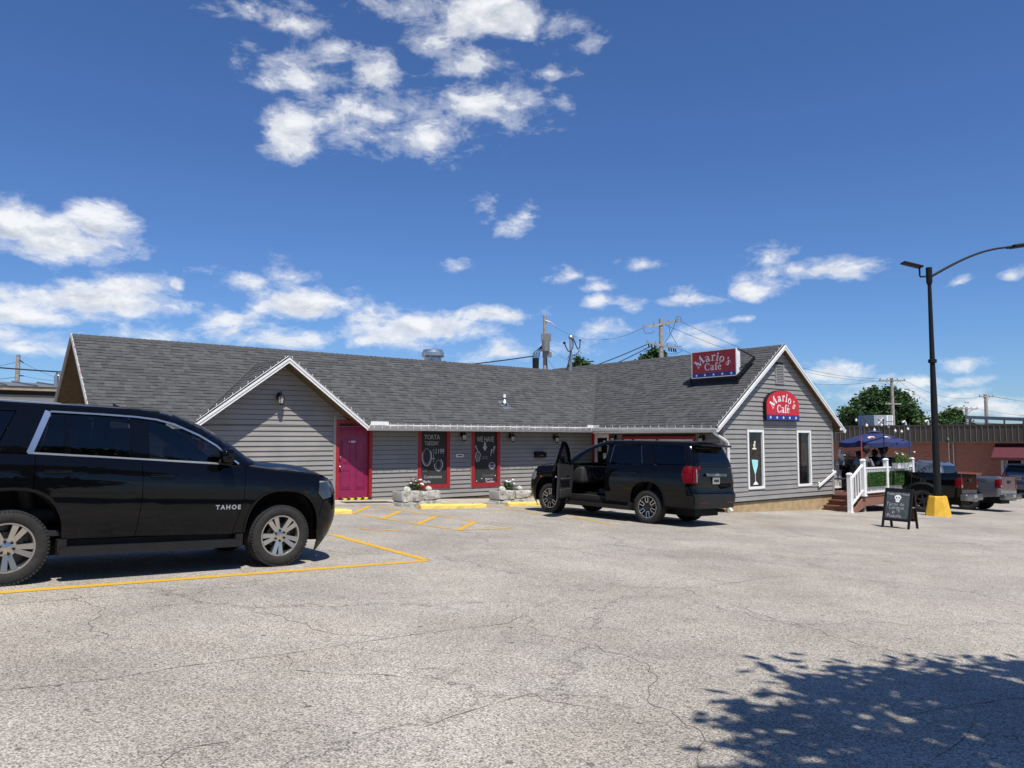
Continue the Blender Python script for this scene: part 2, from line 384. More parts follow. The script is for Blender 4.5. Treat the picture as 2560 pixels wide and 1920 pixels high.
def brick_mat():
    m = bpy.data.materials.new('red_brick'); m.use_nodes = True; MATS['brick'] = m
    t = NT(m.node_tree); b = t.n['Principled BSDF']; tc = t.n.new('ShaderNodeTexCoord')
    x, y, z = t.sep(tc.outputs['Object'])
    br = t.n.new('ShaderNodeTexBrick'); t.l.new(t.comb(x, z, 0.0), br.inputs['Vector'])
    br.inputs['Scale'].default_value = 1; br.inputs['Brick Width'].default_value = .22; br.inputs['Row Height'].default_value = .085
    br.inputs['Mortar Size'].default_value = .008; br.inputs['Color1'].default_value = (.40, .14, .078, 1); br.inputs['Color2'].default_value = (.30, .095, .055, 1); br.inputs['Mortar'].default_value = (.26, .20, .16, 1)
    n = t.noise(tc.outputs['Object'], .8, 4)
    t.l.new(t.mix(t.mr(n, .3, .7, 0, .4), br.outputs[0], (.30, .10, .06)), b.inputs['Base Color']); b.inputs['Roughness'].default_value = .85
    bn = t.n.new('ShaderNodeBump'); bn.inputs['Strength'].default_value = .6; bn.inputs['Distance'].default_value = .01; bn.invert = True
    t.l.new(br.outputs['Fac'], bn.inputs['Height']); t.l.new(bn.outputs[0], b.inputs['Normal'])
brick_mat()

# ---------------------------------------------------------------- mesh building
class MB:
    def __init__(s): s.v = []; s.f = []; s.mi = []; s.cur = 0
    def add(s, vs, fs):
        o = len(s.v); s.v += [tuple(p) for p in vs]; s.f += [tuple(i + o for i in f) for f in fs]; s.mi += [s.cur] * len(fs); return s
    def box(s, x0, x1, y0, y1, z0, z1, M=None):
        vs = [Vector(p) for p in ((x0, y0, z0), (x1, y0, z0), (x1, y1, z0), (x0, y1, z0), (x0, y0, z1), (x1, y0, z1), (x1, y1, z1), (x0, y1, z1))]
        if M is not None: vs = [M @ p for p in vs]
        return s.add(vs, [(0, 3, 2, 1), (4, 5, 6, 7), (0, 1, 5, 4), (1, 2, 6, 5), (2, 3, 7, 6), (3, 0, 4, 7)])
    def bar(s, a, b, w, h, up=(0, 0, 1)):
        a = Vector(a); b = Vector(b); d = (b - a); L = d.length; d.normalize()
        u = Vector(up); sx = d.cross(u)
        if sx.length < 1e-4: sx = d.cross(Vector((1, 0, 0)))
        sx.normalize(); u = sx.cross(d)
        M = Matrix((( *[0]*4,), )*4) if False else Matrix.Identity(4)
        for i in range(3): M[i][0] = d[i]; M[i][1] = sx[i]; M[i][2] = u[i]; M[i][3] = a[i]
        return s.box(0, L, -w / 2, w / 2, -h / 2, h / 2, M)
    def tube(s, pts, r, n=8, caps=True):
        pts = [Vector(p) for p in pts]; rs = r if isinstance(r, (list, tuple)) else [r] * len(pts)
        vs = []; fs = []; ref = None
        for i, p in enumerate(pts):
            d = (pts[min(i + 1, len(pts) - 1)] - pts[max(i - 1, 0)]).normalized()
            if ref is None or abs(ref.dot(d)) > .95: ref = Vector((0, 0, 1)) if abs(d.z) < .9 else Vector((1, 0, 0))
            a = d.cross(ref).normalized(); b = d.cross(a); ref = -b if False else ref
            for k in range(n):
                q = 2 * pi * k / n; vs.append(p + (a * cos(q) + b * sin(q)) * rs[i])
        for i in range(len(pts) - 1):
            for k in range(n):
                fs.append((i * n + k, i * n + (k + 1) % n, (i + 1) * n + (k + 1) % n, (i + 1) * n + k))
        if caps: fs.append(tuple(range(n))[::-1]); fs.append(tuple((len(pts) - 1) * n + k for k in range(n)))
        return s.add(vs, fs)
    def lathe(s, prof, n=24, M=None, a0=0, a1=2 * pi):
        """prof: (r, z) pairs, turned round z"""
        vs = []; fs = []; full = abs(a1 - a0 - 2 * pi) < 1e-6; m = n if full else n + 1
        for r, z in prof:
            for k in range(m):
                q = a0 + (a1 - a0) * k / n; p = Vector((r * cos(q), r * sin(q), z)); vs.append(M @ p if M else p)
        for i in range(len(prof) - 1):
            for k in range(n):
                k2 = (k + 1) % m; fs.append((i * m + k, i * m + k2, (i + 1) * m + k2, (i + 1) * m + k))
        return s.add(vs, fs)
    def prism(s, poly, f, d):
        """poly of 2-D points, f maps (a, b, depth) to 3-D; capped front and back"""
        n = len(poly)
        vs = [Vector(f(a, b, 0)) for a, b in poly] + [Vector(f(a, b, d)) for a, b in poly]
        fs = [tuple(range(n))[::-1], tuple(range(n, 2 * n))] + [(i, (i + 1) % n, n + (i + 1) % n, n + i) for i in range(n)]
        return s.add(vs, fs)
    def sphere(s, c, r, nu=12, nv=8, sc=(1, 1, 1)):
        c = Vector(c); vs = [c + Vector((0, 0, -r * sc[2]))]; fs = []
        for i in range(1, nv):
            a = -pi / 2 + pi * i / nv
            for k in range(nu): q = 2 * pi * k / nu; vs.append(c + Vector((r * sc[0] * cos(a) * cos(q), r * sc[1] * cos(a) * sin(q), r * sc[2] * sin(a))))
        vs.append(c + Vector((0, 0, r * sc[2]))); top = len(vs) - 1
        for k in range(nu):
            fs.append((0, 1 + (k + 1) % nu, 1 + k)); fs.append((top, 1 + (nv - 2) * nu + k, 1 + (nv - 2) * nu + (k + 1) % nu))
            for i in range(nv - 2): fs.append((1 + i * nu + k, 1 + i * nu + (k + 1) % nu, 1 + (i + 1) * nu + (k + 1) % nu, 1 + (i + 1) * nu + k))
        return s.add(vs, fs)
    def mesh(s, name, mats, smooth=False, off=None, sharp=35):
        me = bpy.data.meshes.new(name)
        vs = s.v if off is None else [(p[0] - off[0], p[1] - off[1], p[2] - off[2]) for p in s.v]
        me.from_pydata(vs, [], s.f)
        for m in (mats if isinstance(mats, (list, tuple)) else [mats]): me.materials.append(MATS[m])
        if any(s.mi): me.polygons.foreach_set('material_index', s.mi)
        bm = bmesh.new(); bm.from_mesh(me); bmesh.ops.recalc_face_normals(bm, faces=bm.faces)
        if smooth:
            for f in bm.faces: f.smooth = True
            ca = cos(radians(sharp))
            for e in bm.edges:
                if len(e.link_faces) == 2 and e.link_faces[0].normal.dot(e.link_faces[1].normal) < ca: e.smooth = False
        bm.to_mesh(me); bm.free(); me.update(); return me
    def build(s, name, mats, parent=None, smooth=False, off=None, loc=None, rot=None, sharp=35):
        return link(s.mesh(name, mats, smooth, off, sharp), name, parent, loc, rot)
def link(me, name, parent=None, loc=None, rot=None):
    o = bpy.data.objects.new(name, me); C.objects.link(o)
    if parent: o.parent = parent
    if loc is not None: o.location = loc
    if rot is not None: o.rotation_euler = rot
    return o
def tag(o, label=None, cat=None, group=None, kind=None):
    if label: o['label'] = label
    if cat: o['category'] = cat
    if group: o['group'] = group
    if kind: o['kind'] = kind
    return o
def thing(name, label, cat, loc=(0, 0, 0), rz=0.0, group=None, rot=None):
    o = bpy.data.objects.new(name, None); C.objects.link(o); o.empty_display_size = .2
    o.location = loc; o.rotation_euler = rot if rot is not None else (0, 0, rz)
    return tag(o, label, cat, group)
def copy_tree(o, parent=None):
    kids = [c for c in KIDS_OF(o)]
    c = o.copy(); C.objects.link(c)
    if parent: c.parent = parent
    for k in kids: copy_tree(k, c)
    return c
def KIDS_OF(o): return [x for x in C.objects if x.parent == o]
def tilt(az, up=GN):
    """rotation that heads +x along compass azimuth az while standing on the sloping lot"""
    f = Vector((sin(az), cos(az), 0)); f = (f - up * f.dot(up)).normalized(); l = up.cross(f)
    return Matrix((f, l, up)).transposed().to_euler()
def text_mesh(s, size, align='CENTER', extrude=0.0, offset=0.0, shear=0.0, spacing=1.0):
    cu = bpy.data.curves.new('t', 'FONT'); cu.body = s; cu.size = size; cu.align_x = align; cu.extrude = extrude; cu.offset = offset; cu.shear = shear; cu.space_character = spacing; cu.resolution_u = 3
    ob = bpy.data.objects.new('t', cu); C.objects.link(ob)
    dg = bpy.context.evaluated_depsgraph_get(); me = bpy.data.meshes.new_from_object(ob.evaluated_get(dg))
    vs = [tuple(v.co) for v in me.vertices]; fs = [tuple(p.vertices) for p in me.polygons]
    bpy.data.objects.remove(ob); bpy.data.curves.remove(cu); bpy.data.meshes.remove(me)
    return vs, fs
def stroke(pts, w):
    """flat ribbon along 2-D points; w one width or one for each point"""
    ws = w if isinstance(w, (list, tuple)) else [w] * len(pts); L = []; Rr = []
    for i, (x, y) in enumerate(pts):
        x0, y0 = pts[max(i - 1, 0)]; x1, y1 = pts[min(i + 1, len(pts) - 1)]
        d = sqrt((x1 - x0) ** 2 + (y1 - y0) ** 2) or 1; nx, ny = -(y1 - y0) / d, (x1 - x0) / d
        L.append((x + nx * ws[i] / 2, y + ny * ws[i] / 2)); Rr.append((x - nx * ws[i] / 2, y - ny * ws[i] / 2))
    n = len(pts); vs = L + Rr; fs = [(i, i + 1, n + i + 1, n + i) for i in range(n - 1)]
    return vs, fs
def arc(cx, cy, rx, ry, a0, a1, n=10):
    return [(cx + rx * cos(radians(a0 + (a1 - a0) * i / n)), cy + ry * sin(radians(a0 + (a1 - a0) * i / n))) for i in range(n + 1)]
# ---------------------------------------------------------------- ground
def build_ground():
    xs = sorted(set([-900, -400, -200, -120, -80] + [i * 2 for i in range(-30, 36)] + [80, 110, 160, 260, 500, 900]))
    ys = sorted(set([-900, -400, -200, -100, -60, -40] + [i * 2 for i in range(-15, 36)] + [80, 100, 140, 220, 400, 900, 1600]))
    vs = [(x, y, gz(x, y)) for y in ys for x in xs]; n = len(xs)
    fs = [(j * n + i, j * n + i + 1, (j + 1) * n + i + 1, (j + 1) * n + i) for j in range(len(ys) - 1) for i in range(n - 1)]
    me = bpy.data.meshes.new('ground'); me.from_pydata(vs, [], fs); me.materials.append(MATS['asphalt'])
    for p in me.polygons: p.use_smooth = True
    tag(link(me, 'ground'), 'pale worn asphalt of the cafe parking lot', kind='structure')
build_ground()
def ground_strip(name, a, b, w, mat, lift=.004, label=None, cat='line', parts=12, wob=.012):
    """a painted stripe laid on the lot from world point a to b"""
    a = Vector(a[:2]); b = Vector(b[:2]); d = (b - a); nrm = Vector((-d.y, d.x)).normalized()
    mb = MB(); vs = []
    for i in range(parts + 1):
        p = a + d * i / parts; k = w / 2 * (1 + R.uniform(-wob, wob) * 4)
        for sg in (-1, 1):
            q = p + nrm * k * sg; vs.append((q.x, q.y, gz(q.x, q.y) + lift))
    mb.add(vs, [(2 * i, 2 * i + 2, 2 * i + 3, 2 * i + 1) for i in range(parts)])
    o = mb.build(name, mat); tag(o, label, kind='structure'); return o
def px_line(p, q, w, mat, label, lift=.004):
    return ground_strip('painted_line', ghit(*p), ghit(*q), w, mat, lift, label)
px_line((-260, 1501), (1068, 1402), .15, 'line_paint', 'long bold yellow stall line beside the near black SUV')
px_line((828, 1336), (1066, 1400), .15, 'line_paint', 'yellow stall line that meets the long line in a point', .0045)
px_line((945, 1267), (1285, 1320), .13, 'line_paint_worn', 'worn yellow line closing the hatched aisle towards the planters')
px_line((880, 1284), (1145, 1326), .13, 'line_paint_worn', 'worn yellow line closing the hatched aisle on the lot side', .0045)
px_line((880, 1284), (925, 1266), .13, 'line_paint', 'yellow hatch bar by the door mat', .005)
px_line((953, 1297), (1003, 1278), .13, 'line_paint', 'second yellow hatch bar from the door', .005)
px_line((1042, 1311), (1090, 1291), .13, 'line_paint', 'third yellow hatch bar from the door', .005)
px_line((1145, 1326), (1188, 1304), .13, 'line_paint', 'last yellow hatch bar of the aisle', .005)
px_line((1150, 1326), (1282, 1321), .09, 'line_paint_worn', 'faded yellow end stroke of the hatched aisle', .0055)
px_line((1205, 1262), (1430, 1298), .13, 'line_paint_worn', 'faded yellow stall line beside the parked open-door SUV')
px_line((895, 1322), (1035, 1328), .16, 'line_paint_worn', 'smeared patch of old yellow paint')
px_line((1430, 1292), (1530, 1312), .13, 'line_paint_worn', 'faded yellow line under the open-door SUV', .0045)
px_line((1830, 1289), (1960, 1312), .07, 'line_paint_worn', 'faint yellow line in front of the gable wall')

# long cracks of the old asphalt, read off the photograph
def cracks():
    LN = [[(1080, 1401), (1227, 1387), (1420, 1374), (1700, 1352), (1850, 1345)], [(1064, 1304), (1178, 1318), (1335, 1336), (1420, 1348), (1640, 1378), (1800, 1392)],
          [(1310, 1534), (1353, 1587), (1465, 1612), (1600, 1647), (1635, 1703), (1628, 1745), (1677, 1788), (1762, 1851), (1747, 1887), (1775, 1930)],
          [(1458, 1442), (1494, 1456), (1606, 1468), (1705, 1470), (1776, 1467), (1903, 1446), (2044, 1435), (2199, 1460), (2340, 1485), (2600, 1522)],
          [(-60, 1735), (294, 1694), (452, 1667), (700, 1637), (1000, 1592), (1176, 1569), (1268, 1559), (1303, 1534)], [(188, 1486), (244, 1520), (235, 1572), (262, 1599), (330, 1599)],
          [(615, 1513), (678, 1527), (741, 1554), (791, 1581), (904, 1588), (1000, 1592)], [(714, 1637), (746, 1671), (814, 1683), (1000, 1694), (1140, 1700)], [(2255, 1795), (2340, 1774), (2480, 1752), (2600, 1745)], [(2340, 1894), (2410, 1851), (2440, 1800)],
          [(1042, 1823), (1233, 1760), (1310, 1738), (1423, 1767), (1520, 1760)], [(0, 1512), (150, 1500), (420, 1478), (640, 1452), (800, 1440)], [(1700, 1470), (1850, 1520), (2050, 1580), (2300, 1650)], [(420, 1920), (470, 1870), (600, 1850)], [(1850, 1330), (2100, 1322), (2400, 1318), (2600, 1310)], [(1260, 1400), (1300, 1430), (1460, 1442)]]
    rr = random.Random(3); mm = MB()
    for ln in LN:
        pts = []
        for (x0, y0), (x1, y1) in zip(ln, ln[1:]):
            a, b = ghit(x0, y0), ghit(x1, y1); n = max(3, int((b - a).length / .06)); off = rr.uniform(0, 9)
            for i in range(n): pts.append(a.lerp(b, i / n))
        out = []
        for i, q in enumerate(pts):
            j = .035 * sin(i * .35 + off) + .022 * sin(i * 1.1 + off * 2) + rr.uniform(-.012, .012); out.append((q.x + j, q.y + j * .8))
        vs, fs = stroke(out, [max(.002, rr.gauss(.0055, .0025)) for _ in out]); mm.add([(x, y, gz(x, y) + .003) for x, y in vs], fs)
    o = mm.build('pavement_cracks', 'crack_dark'); tag(o, 'long thin cracks wandering over the asphalt', kind='structure')
cracks()

# ---------------------------------------------------------------- the cafe
CAFE_OFF = (13.0, 18.0, guv(13, 18))
CAFE = thing('cafe_building', 'long low grey-sided cafe with steep shingled roofs and two white-edged gables', 'building', UV(*CAFE_OFF), RZ)
def cb(mb, name, mat, parent=None, smooth=False): return mb.build(name, mat, parent or CAFE, smooth, off=CAFE_OFF)
VL, VE = 20.4, 19.82             # long wall, its eave
PL = .77; ZE = 2.06              # pitch and eave height of the long wing
VR_ = 22.80; ZRL = ZE + PL * (VR_ - VE)
UW0, UW1, VG, VRK = 20.0, 26.35, 14.7, 14.5      # right wing: side walls, gable wall, rake
UE0, UE1, UR, PR, ZER = 19.49, 26.85, 23.17, .75, 2.02
ZRR = ZER + PR * (UR - UE0)
UL, ULW = 3.62, 4.25             # left end of roof and wall
UG, GH, ZG = 8.24, 2.34, 3.82    # cross gable: centre, half width, peak
PG = (ZG - ZE) / GH
def zl(v): return ZE + PL * (v - VE) if v < VR_ else ZE + PL * (2 * VR_ - v - VE)
def zr(u): return ZER + PR * (u - UE0) if u < UR else ZER + PR * (2 * UR - u - UE0)
UVAL = UE0 + (ZRL - ZER) / PR    # where the long ridge dies into the right roof

def rects_minus(a0, a1, z0, z1, ops):
    cuts = sorted(set([a0, a1] + [x for o in ops for x in o[:2] if a0 < x < a1])); out = []
    for x0, x1 in zip(cuts, cuts[1:]):
        xm = (x0 + x1) / 2; hs = sorted((max(z0, o[2]), min(z1, o[3])) for o in ops if o[0] < xm < o[1]); z = z0
        for h0, h1 in hs:
            if h0 > z: out.append((x0, x1, z, h0))
            z = max(z, h1)
        if z < z1: out.append((x0, x1, z, z1))
    return out
def face_map(axis, pos):
    """wall coordinates (along, out, z) to cafe (u, v, z); out is towards the lot"""
    if axis == 'v': return lambda a, o, z: (a, pos - o, z)
    return lambda a, o, z: (pos - o, a, z)
def siding(wall, f, lo, hi, z0, z1, exp_, ops, mat):
    z = z0; k = 0
    while z < z1 - .02:
        zt = min(z + exp_, z1); a0, a1 = lo(z), hi(z); b0, b1 = lo(zt), hi(zt)
        segs = [(a0, a1)]
        for o in ops:
            if min(zt, o[3]) - max(z, o[2]) > exp_ * .35:
                ns = []
                for s0, s1 in segs:
                    if o[1] <= s0 or o[0] >= s1: ns.append((s0, s1)); continue
                    if o[0] > s0: ns.append((s0, o[0]))
                    if o[1] < s1: ns.append((o[1], s1))
                segs = ns
        todo = []
        for s0, s1 in segs:
            if s1 - s0 < .02: continue
            t0 = b0 if s0 == a0 else s0; t1 = b1 if s1 == a1 else s1
            if s1 - s0 > 4.2:          # boards come in lengths: lap joint
                sm = s0 + (s1 - s0) * R.uniform(.3, .7); todo += [(s0, sm + .0, t0, sm + .0, 0), (sm - .03, s1, sm - .03, t1, .0025)]
            else: todo.append((s0, s1, t0, t1, 0))
        for s0, s1, t0, t1, xtra in todo:
            if t1 < t0: t0 = t1 = (t0 + t1) / 2
            e = .030 + R.uniform(-.002, .002) + xtra; m = MB()
            zz = z + .013
            m.add([f(s0, 0, zz), f(s1, 0, zz), f(s1, e, zz), f(s0, e, zz), f(t0, 0, zt), f(t1, 0, zt), f(t1, .006, zt), f(t0, .006, zt), f(s0, e - .001, zz + .012), f(s1, e - .001, zz + .012)],
                  [(0, 1, 2, 3), (3, 2, 9, 8), (8, 9, 6, 7), (4, 7, 6, 5), (0, 3, 8, 7, 4), (1, 5, 6, 9, 2)])
            cb(m, 'siding_board', mat, wall)
        z = zt
def wall_slab(f, a0, a1, z0, z1, ops, th=.12):
    m = MB()
    for x0, x1, h0, h1 in rects_minus(a0, a1, z0, z1, ops):
        q = [f(x, o, z) for o in (-.002, -th) for x, z in ((x0, h0), (x1, h0), (x1, h1), (x0, h1))]
        m.add(q, [(0, 1, 2, 3), (7, 6, 5, 4), (0, 4, 5, 1), (1, 5, 6, 2), (2, 6, 7, 3), (3, 7, 4, 0)])
    return m
def frame_boards(m, f, a0, a1, z0, z1, w, o0, o1, bottom=True, top=True):
    def b(x0, x1, h0, h1, d=0):
        q = [f(x, o, z) for o in (o0, o1 + d) for x, z in ((x0, h0), (x1, h0), (x1, h1), (x0, h1))]
        m.add(q, [(0, 1, 2, 3), (7, 6, 5, 4), (0, 4, 5, 1), (1, 5, 6, 2), (2, 6, 7, 3), (3, 7, 4, 0)])
    b(a0, a0 + w, z0, z1); b(a1 - w, a1, z0, z1)
    if bottom: b(a0 + w, a1 - w, z0, z0 + w, -.002)
    if top: b(a0 + w, a1 - w, z1 - w, z1, -.002)
def fbox(m, f, a0, a1, z0, z1, o0, o1):
    q = [f(x, o, z) for o in (o0, o1) for x, z in ((a0, z0), (a1, z0), (a1, z1), (a0, z1))]
    return m.add(q, [(0, 1, 2, 3), (7, 6, 5, 4), (0, 4, 5, 1), (1, 5, 6, 2), (2, 6, 7, 3), (3, 7, 4, 0)])

FL = face_map('v', VL); FG = face_map('v', VG); FS = face_map('u', UW0)
ZB = -.17
DOOR = (9.90, 11.05, -.25, 2.19); W1 = (12.60, 13.78, .13, 2.02); W2 = (14.60, 15.76, .12, 2.02); W0 = (5.35, 6.25, .2, 2.03)
opsL = [DOOR, W1, W2, W0]
wL = cb(wall_slab(FL, ULW, UW0, ZB, 2.36, [DOOR]), 'wall', 'wall_dark')
siding(wL, FL, lambda z: ULW, lambda z: UW0, ZB, 2.02, .135, opsL, 'siding')
# cross gable above the eave
m = MB(); m.prism([(UG - (ZG - .1 - 2.02) / PG, 2.02), (UG + (ZG - .1 - 2.02) / PG, 2.02), (UG, ZG - .1)], lambda a, b, d: (a, VL + .004 + d, b), .1)
wG = cb(m, 'wall', 'wall_dark')
siding(wG, FL, lambda z: UG - (ZG - .12 - z) / PG, lambda z: UG + (ZG - .12 - z) / PG, 2.02, ZG - .14, .135, [DOOR], 'siding')
# right wing side wall
DOOR2 = (19.42, 20.36, -.5, 1.92); W3 = (15.72, 18.90, .45, 1.74)
wS = cb(wall_slab(FS, VG, VL - .001, -.35, 2.30, [DOOR2, W3]), 'wall', 'wall_dark')
siding(wS, FS, lambda z: VG, lambda z: VL, -.35, 2.02, .135, [DOOR2, W3], 'siding_right')
# right wing gable
G1 = (21.23, 22.12, .065, 1.945); G2 = (24.05, 24.92, .055, 1.945); VENT = (22.86, 23.36, 3.47, 4.12)
wR = cb(wall_slab(FG, UW0, UW1, -.30, 2.3, [G1, G2]), 'wall', 'wall_dark')
m = MB(); m.prism([(UW0 + .06, 2.3), (UW1 - .06, 2.3), (UR, ZRR - .13)], lambda a, b, d: (a, VG + .004 + d, b), .1); cb(m, 'wall', 'wall_dark')
def glo(z): return max(UW0, UR - (ZRR - .10 - z) / PR)
def ghi(z): return min(UW1, UR + (ZRR - .10 - z) / PR)
siding(wR, FG, glo, ghi, -.30, ZRR - .16, .15, [G1, G2, VENT], 'siding_right')
# the other walls
m = MB(); m.box(ULW, ULW + .12, VL, 25.2, -.75, 2.36); m.prism([(VL, 2.3), (25.2, 2.3), (VR_, ZRL - .12)], lambda a, b, d: (ULW + .002 + d, a, b), .1)
wE = cb(m, 'wall', 'brown_wood'); wE['label'] = 'brown boarded end wall under the roof overhang'
m = MB(); m.box(ULW - .015, ULW + .01, VL + .05, 25.15, 2.55, 2.60); cb(m, 'belt_board', 'soffit_wood', wE)
m = MB(); m.box(ULW, UW0, 25.2, 25.32, -.75, 2.36); m.box(UW1 - .12, UW1, VG + .13, 25.8, -1.1, 2.3); m.box(UW0, UW1, 25.75, 25.87, -1.0, 2.3); cb(m, 'wall', 'siding_right')
# foundation
m = MB(); m.box(ULW - .01, UW0, VL + .03, VL + .2, -1.2, ZB + .03); m.box(UW0 + .035, UW0 + .2, VG + .03, VL + .03, -1.3, -.33)
m.box(UW0 + .03, UW1 - .03, VG + .028, VG + .25, -1.5, -.27); m.box(UW1 - .25, UW1 - .03, VG + .25, 25.7, -1.6, -.27)
cb(m, 'foundation', 'foundation')
# starter strip: dark drip below the last board
for q_ in ((FL, ULW, DOOR[0], ZB - .03, ZB), (FL, DOOR[1], UW0, ZB - .03, ZB), (FG, UW0, UW1, -.335, -.302)): m = MB(); fbox(m, *q_, -.01, .012); cb(m, 'drip_strip', 'wall_dark')
# corner boards
m = MB(); fbox(m, FG, UW0 - .03, UW0 + .07, -.30, 2.05, -.02, .034); fbox(m, FS, VG - .034, VG + .06, -.302, 2.05, -.02, .036); cb(m, 'corner_board', 'trim_grey')
m = MB(); fbox(m, FG, UW1 - .085, UW1 + .03, -.30, 2.05, -.05, .034); cb(m, 'corner_board', 'trim_grey')
m = MB(); fbox(m, FL, DOOR[0] - .08, DOOR[0] - .002, -.30, 2.3, -.02, .04); cb(m, 'corner_board', 'trim_grey')
m = MB(); fbox(m, FL, ULW - .03, ULW + .06, ZB, 2.3, -.02, .036); cb(m, 'corner_board', 'trim_grey')

# ---- roofs
m = MB()
def sheet(m, pts, fz, dz=-.03, th=.09):
    vs = [(u, v, fz(u, v) + dz) for u, v in pts] + [(u, v, fz(u, v) + dz - th) for u, v in pts]; n = len(pts)
    m.add(vs, [tuple(range(n)), tuple(range(n, 2 * n))[::-1]] + [(i, n + i, n + (i + 1) % n, (i + 1) % n) for i in range(n)])
VP = VE + (ZG - ZE) / PL
fl = lambda u, v: zl(v); fr_ = lambda u, v: zr(u); fg = lambda u, v: ZG - PG * abs(u - UG)
sheet(m, [(UL, VE), (UG - GH, VE), (UG, VP), (UG, VR_), (UL, VR_)], fl); sheet(m, [(UG, VP), (UG + GH, VE), (UE0 + .03, VE), (UVAL, VR_), (UG, VR_)], fl)
sheet(m, [(UL, VR_), (UVAL, VR_), (UE0, 25.78), (UL, 25.78)], fl)
sheet(m, [(UG - GH, VE), (UG, VE), (UG, VP)], fg); sheet(m, [(UG, VE), (UG + GH, VE), (UG, VP)], fg)
sheet(m, [(UE0, VRK), (UR, VRK), (UR, VR_), (UVAL, VR_), (UE0, VE)], fr_); sheet(m, [(UVAL, VR_), (UR, VR_), (UR, 26.1), (UE0, 26.1), (UE0, 25.78)], fr_)
sheet(m, [(UR, VRK), (UE1, VRK), (UE1, 26.1), (UR, 26.1)], fr_)
ROOF = cb(m, 'roof', 'soffit_wood')
EX = .140
TABS = []
def shingle_rows(fpos, T, nrm, spans, step=1.0, ex=EX):
    """fpos(s, t) -> point on the roof plane; spans(t) -> list of (s0, s1)"""
    t = -.02; row = 0
    nv = Vector(nrm).normalized()
    while t < T - .03:
        for s0, s1 in spans(t + ex * .5):
            s = s0 - R.uniform(0, .12); first = True
            while s < s1 - .01:
                w = R.choice((.10, .13, .16, .2, .24, .3)) * step; a = max(s, s0); b = min(s + w, s1)
                s += w
                if b - a < .02: continue
                h = R.choice((.007, .009, .016, .018)); t1 = min(t + ex * 1.15, T)
                A, B, Cc, D = (Vector(fpos(x, y)) for x, y in ((a, t), (b, t), (b, t1), (a, t1)))
                vs = [A, B, A + nv * (h + .004), B + nv * (h + .004), Cc + nv * .003, D + nv * .003]
                mi = R.choice((0, 1, 1, 2, 2, 3) if h < .012 else (0, 0, 1, 1, 2, 3))
                TABS.append((vs, mi))
        t += ex; row += 1
kL = sqrt(1 + PL * PL); kR = sqrt(1 + PR * PR); kG = sqrt(1 + PG * PG)
TL = (VR_ - VE) * kL; TR = (UR - UE0) * kR; TG = GH * kG
def spL(t):
    v = VE + t / kL; z = zl(v); k = (ZG - z) / PG; ue = min(UVAL, UE0 + (z - ZER) / PR)
    return [(UL, UG - k), (UG + k, ue)] if k > 0 else [(UL, ue)]
shingle_rows(lambda s, t: (s, VE + t / kL, zl(VE + t / kL) if t > 0 else ZE + PL * t / kL), TL, (0, -PL, 1), spL)
def spR(t):
    u = UE0 + t / kR; z = zr(u)
    return [(VRK, VE + (z - ZE) / PL if z < ZRL else 26.1)]
shingle_rows(lambda s, t: (UE0 + t / kR, s, ZER + PR * t / kR), TR, (-PR, 0, 1), spR)
for sg in (-1, 1):
    def spG(t):
        z = ZE + PG * t / kG; return [(VE, VE + (z - ZE) / PL)]
    shingle_rows(lambda s, t, sg=sg: (UG + sg * (GH - t / kG), s, ZE + PG * t / kG), TG, (sg * PG, 0, 1), spG)
shingle_rows(lambda s, t: (s, 25.78 - t / kL, ZE + PL * t / kL), TL, (0, PL, 1), lambda t: [(UL, UE0 + t)], 2.2)
shingle_rows(lambda s, t: (UE1 - t / kR, s, ZER + PR * t / kR), TR, (PR, 0, 1), lambda t: [(VRK, 26.1)], 2.2)
def tab_dist(tb):
    p = tb[0][2]; return p[0] ** 2 + p[1] ** 2
front = [tb for tb in TABS if tb[0][2][0] < UG - .3 and tb[0][2][1] < VR_]
front.sort(key=tab_dist); chosen = set(id(t) for t in front[:300])
TF = [(0, 1, 3, 2), (2, 3, 4, 5), (0, 2, 5), (1, 4, 3)]
rest = MB()
for vs, mi in TABS:
    pass
for tb in TABS:
    vs, mi = tb
    if id(tb) in chosen:
        mm = MB(); mm.add(vs, TF); cb(mm, 'shingle', 'shingle_%d' % mi, ROOF)
    else:
        rest.cur = mi; rest.add(vs, TF)
o = cb(rest, 'shingles', ['shingle_%d' % i for i in range(4)], ROOF); o['kind'] = 'stuff'
# ridge caps, valley
def caps(m, a, b, wd, n, hgt=.02):
    a = Vector(a); b = Vector(b); d = (b - a) / n; dl = d.normalized(); sx = dl.cross(Vector((0, 0, 1))).normalized()
    for i in range(n):
        p = a + d * i; q = p + d * 1.1; h = hgt + R.uniform(0, .006)
        for sg in (-1, 1):
            m.add([p + Vector((0, 0, h)), q + Vector((0, 0, h - .012)), q + sx * sg * .15 + Vector((0, 0, h - .012 - wd * .15)), p + sx * sg * .15 + Vector((0, 0, h - wd * .15))], [(0, 1, 2, 3)])
            m.add([p + Vector((0, 0, h)), p + sx * sg * .15 + Vector((0, 0, h - wd * .15)), p + sx * sg * .15 + Vector((0, 0, h - wd * .15 - .02)), p + Vector((0, 0, h - .02))], [(0, 1, 2, 3)])
m = MB(); caps(m, (UL, VR_, ZRL), (UVAL, VR_, ZRL), PL, 110); cb(m, 'ridge_cap', 'shingle_ridge', ROOF)
m = MB(); caps(m, (UR, VRK, ZRR), (UR, 26.1, ZRR), PR, 68); cb(m, 'ridge_cap', 'shingle_ridge', ROOF)
m = MB(); caps(m, (UG, VE, ZG), (UG, VP, ZG), PG, 14); cb(m, 'ridge_cap', 'shingle_ridge', ROOF)
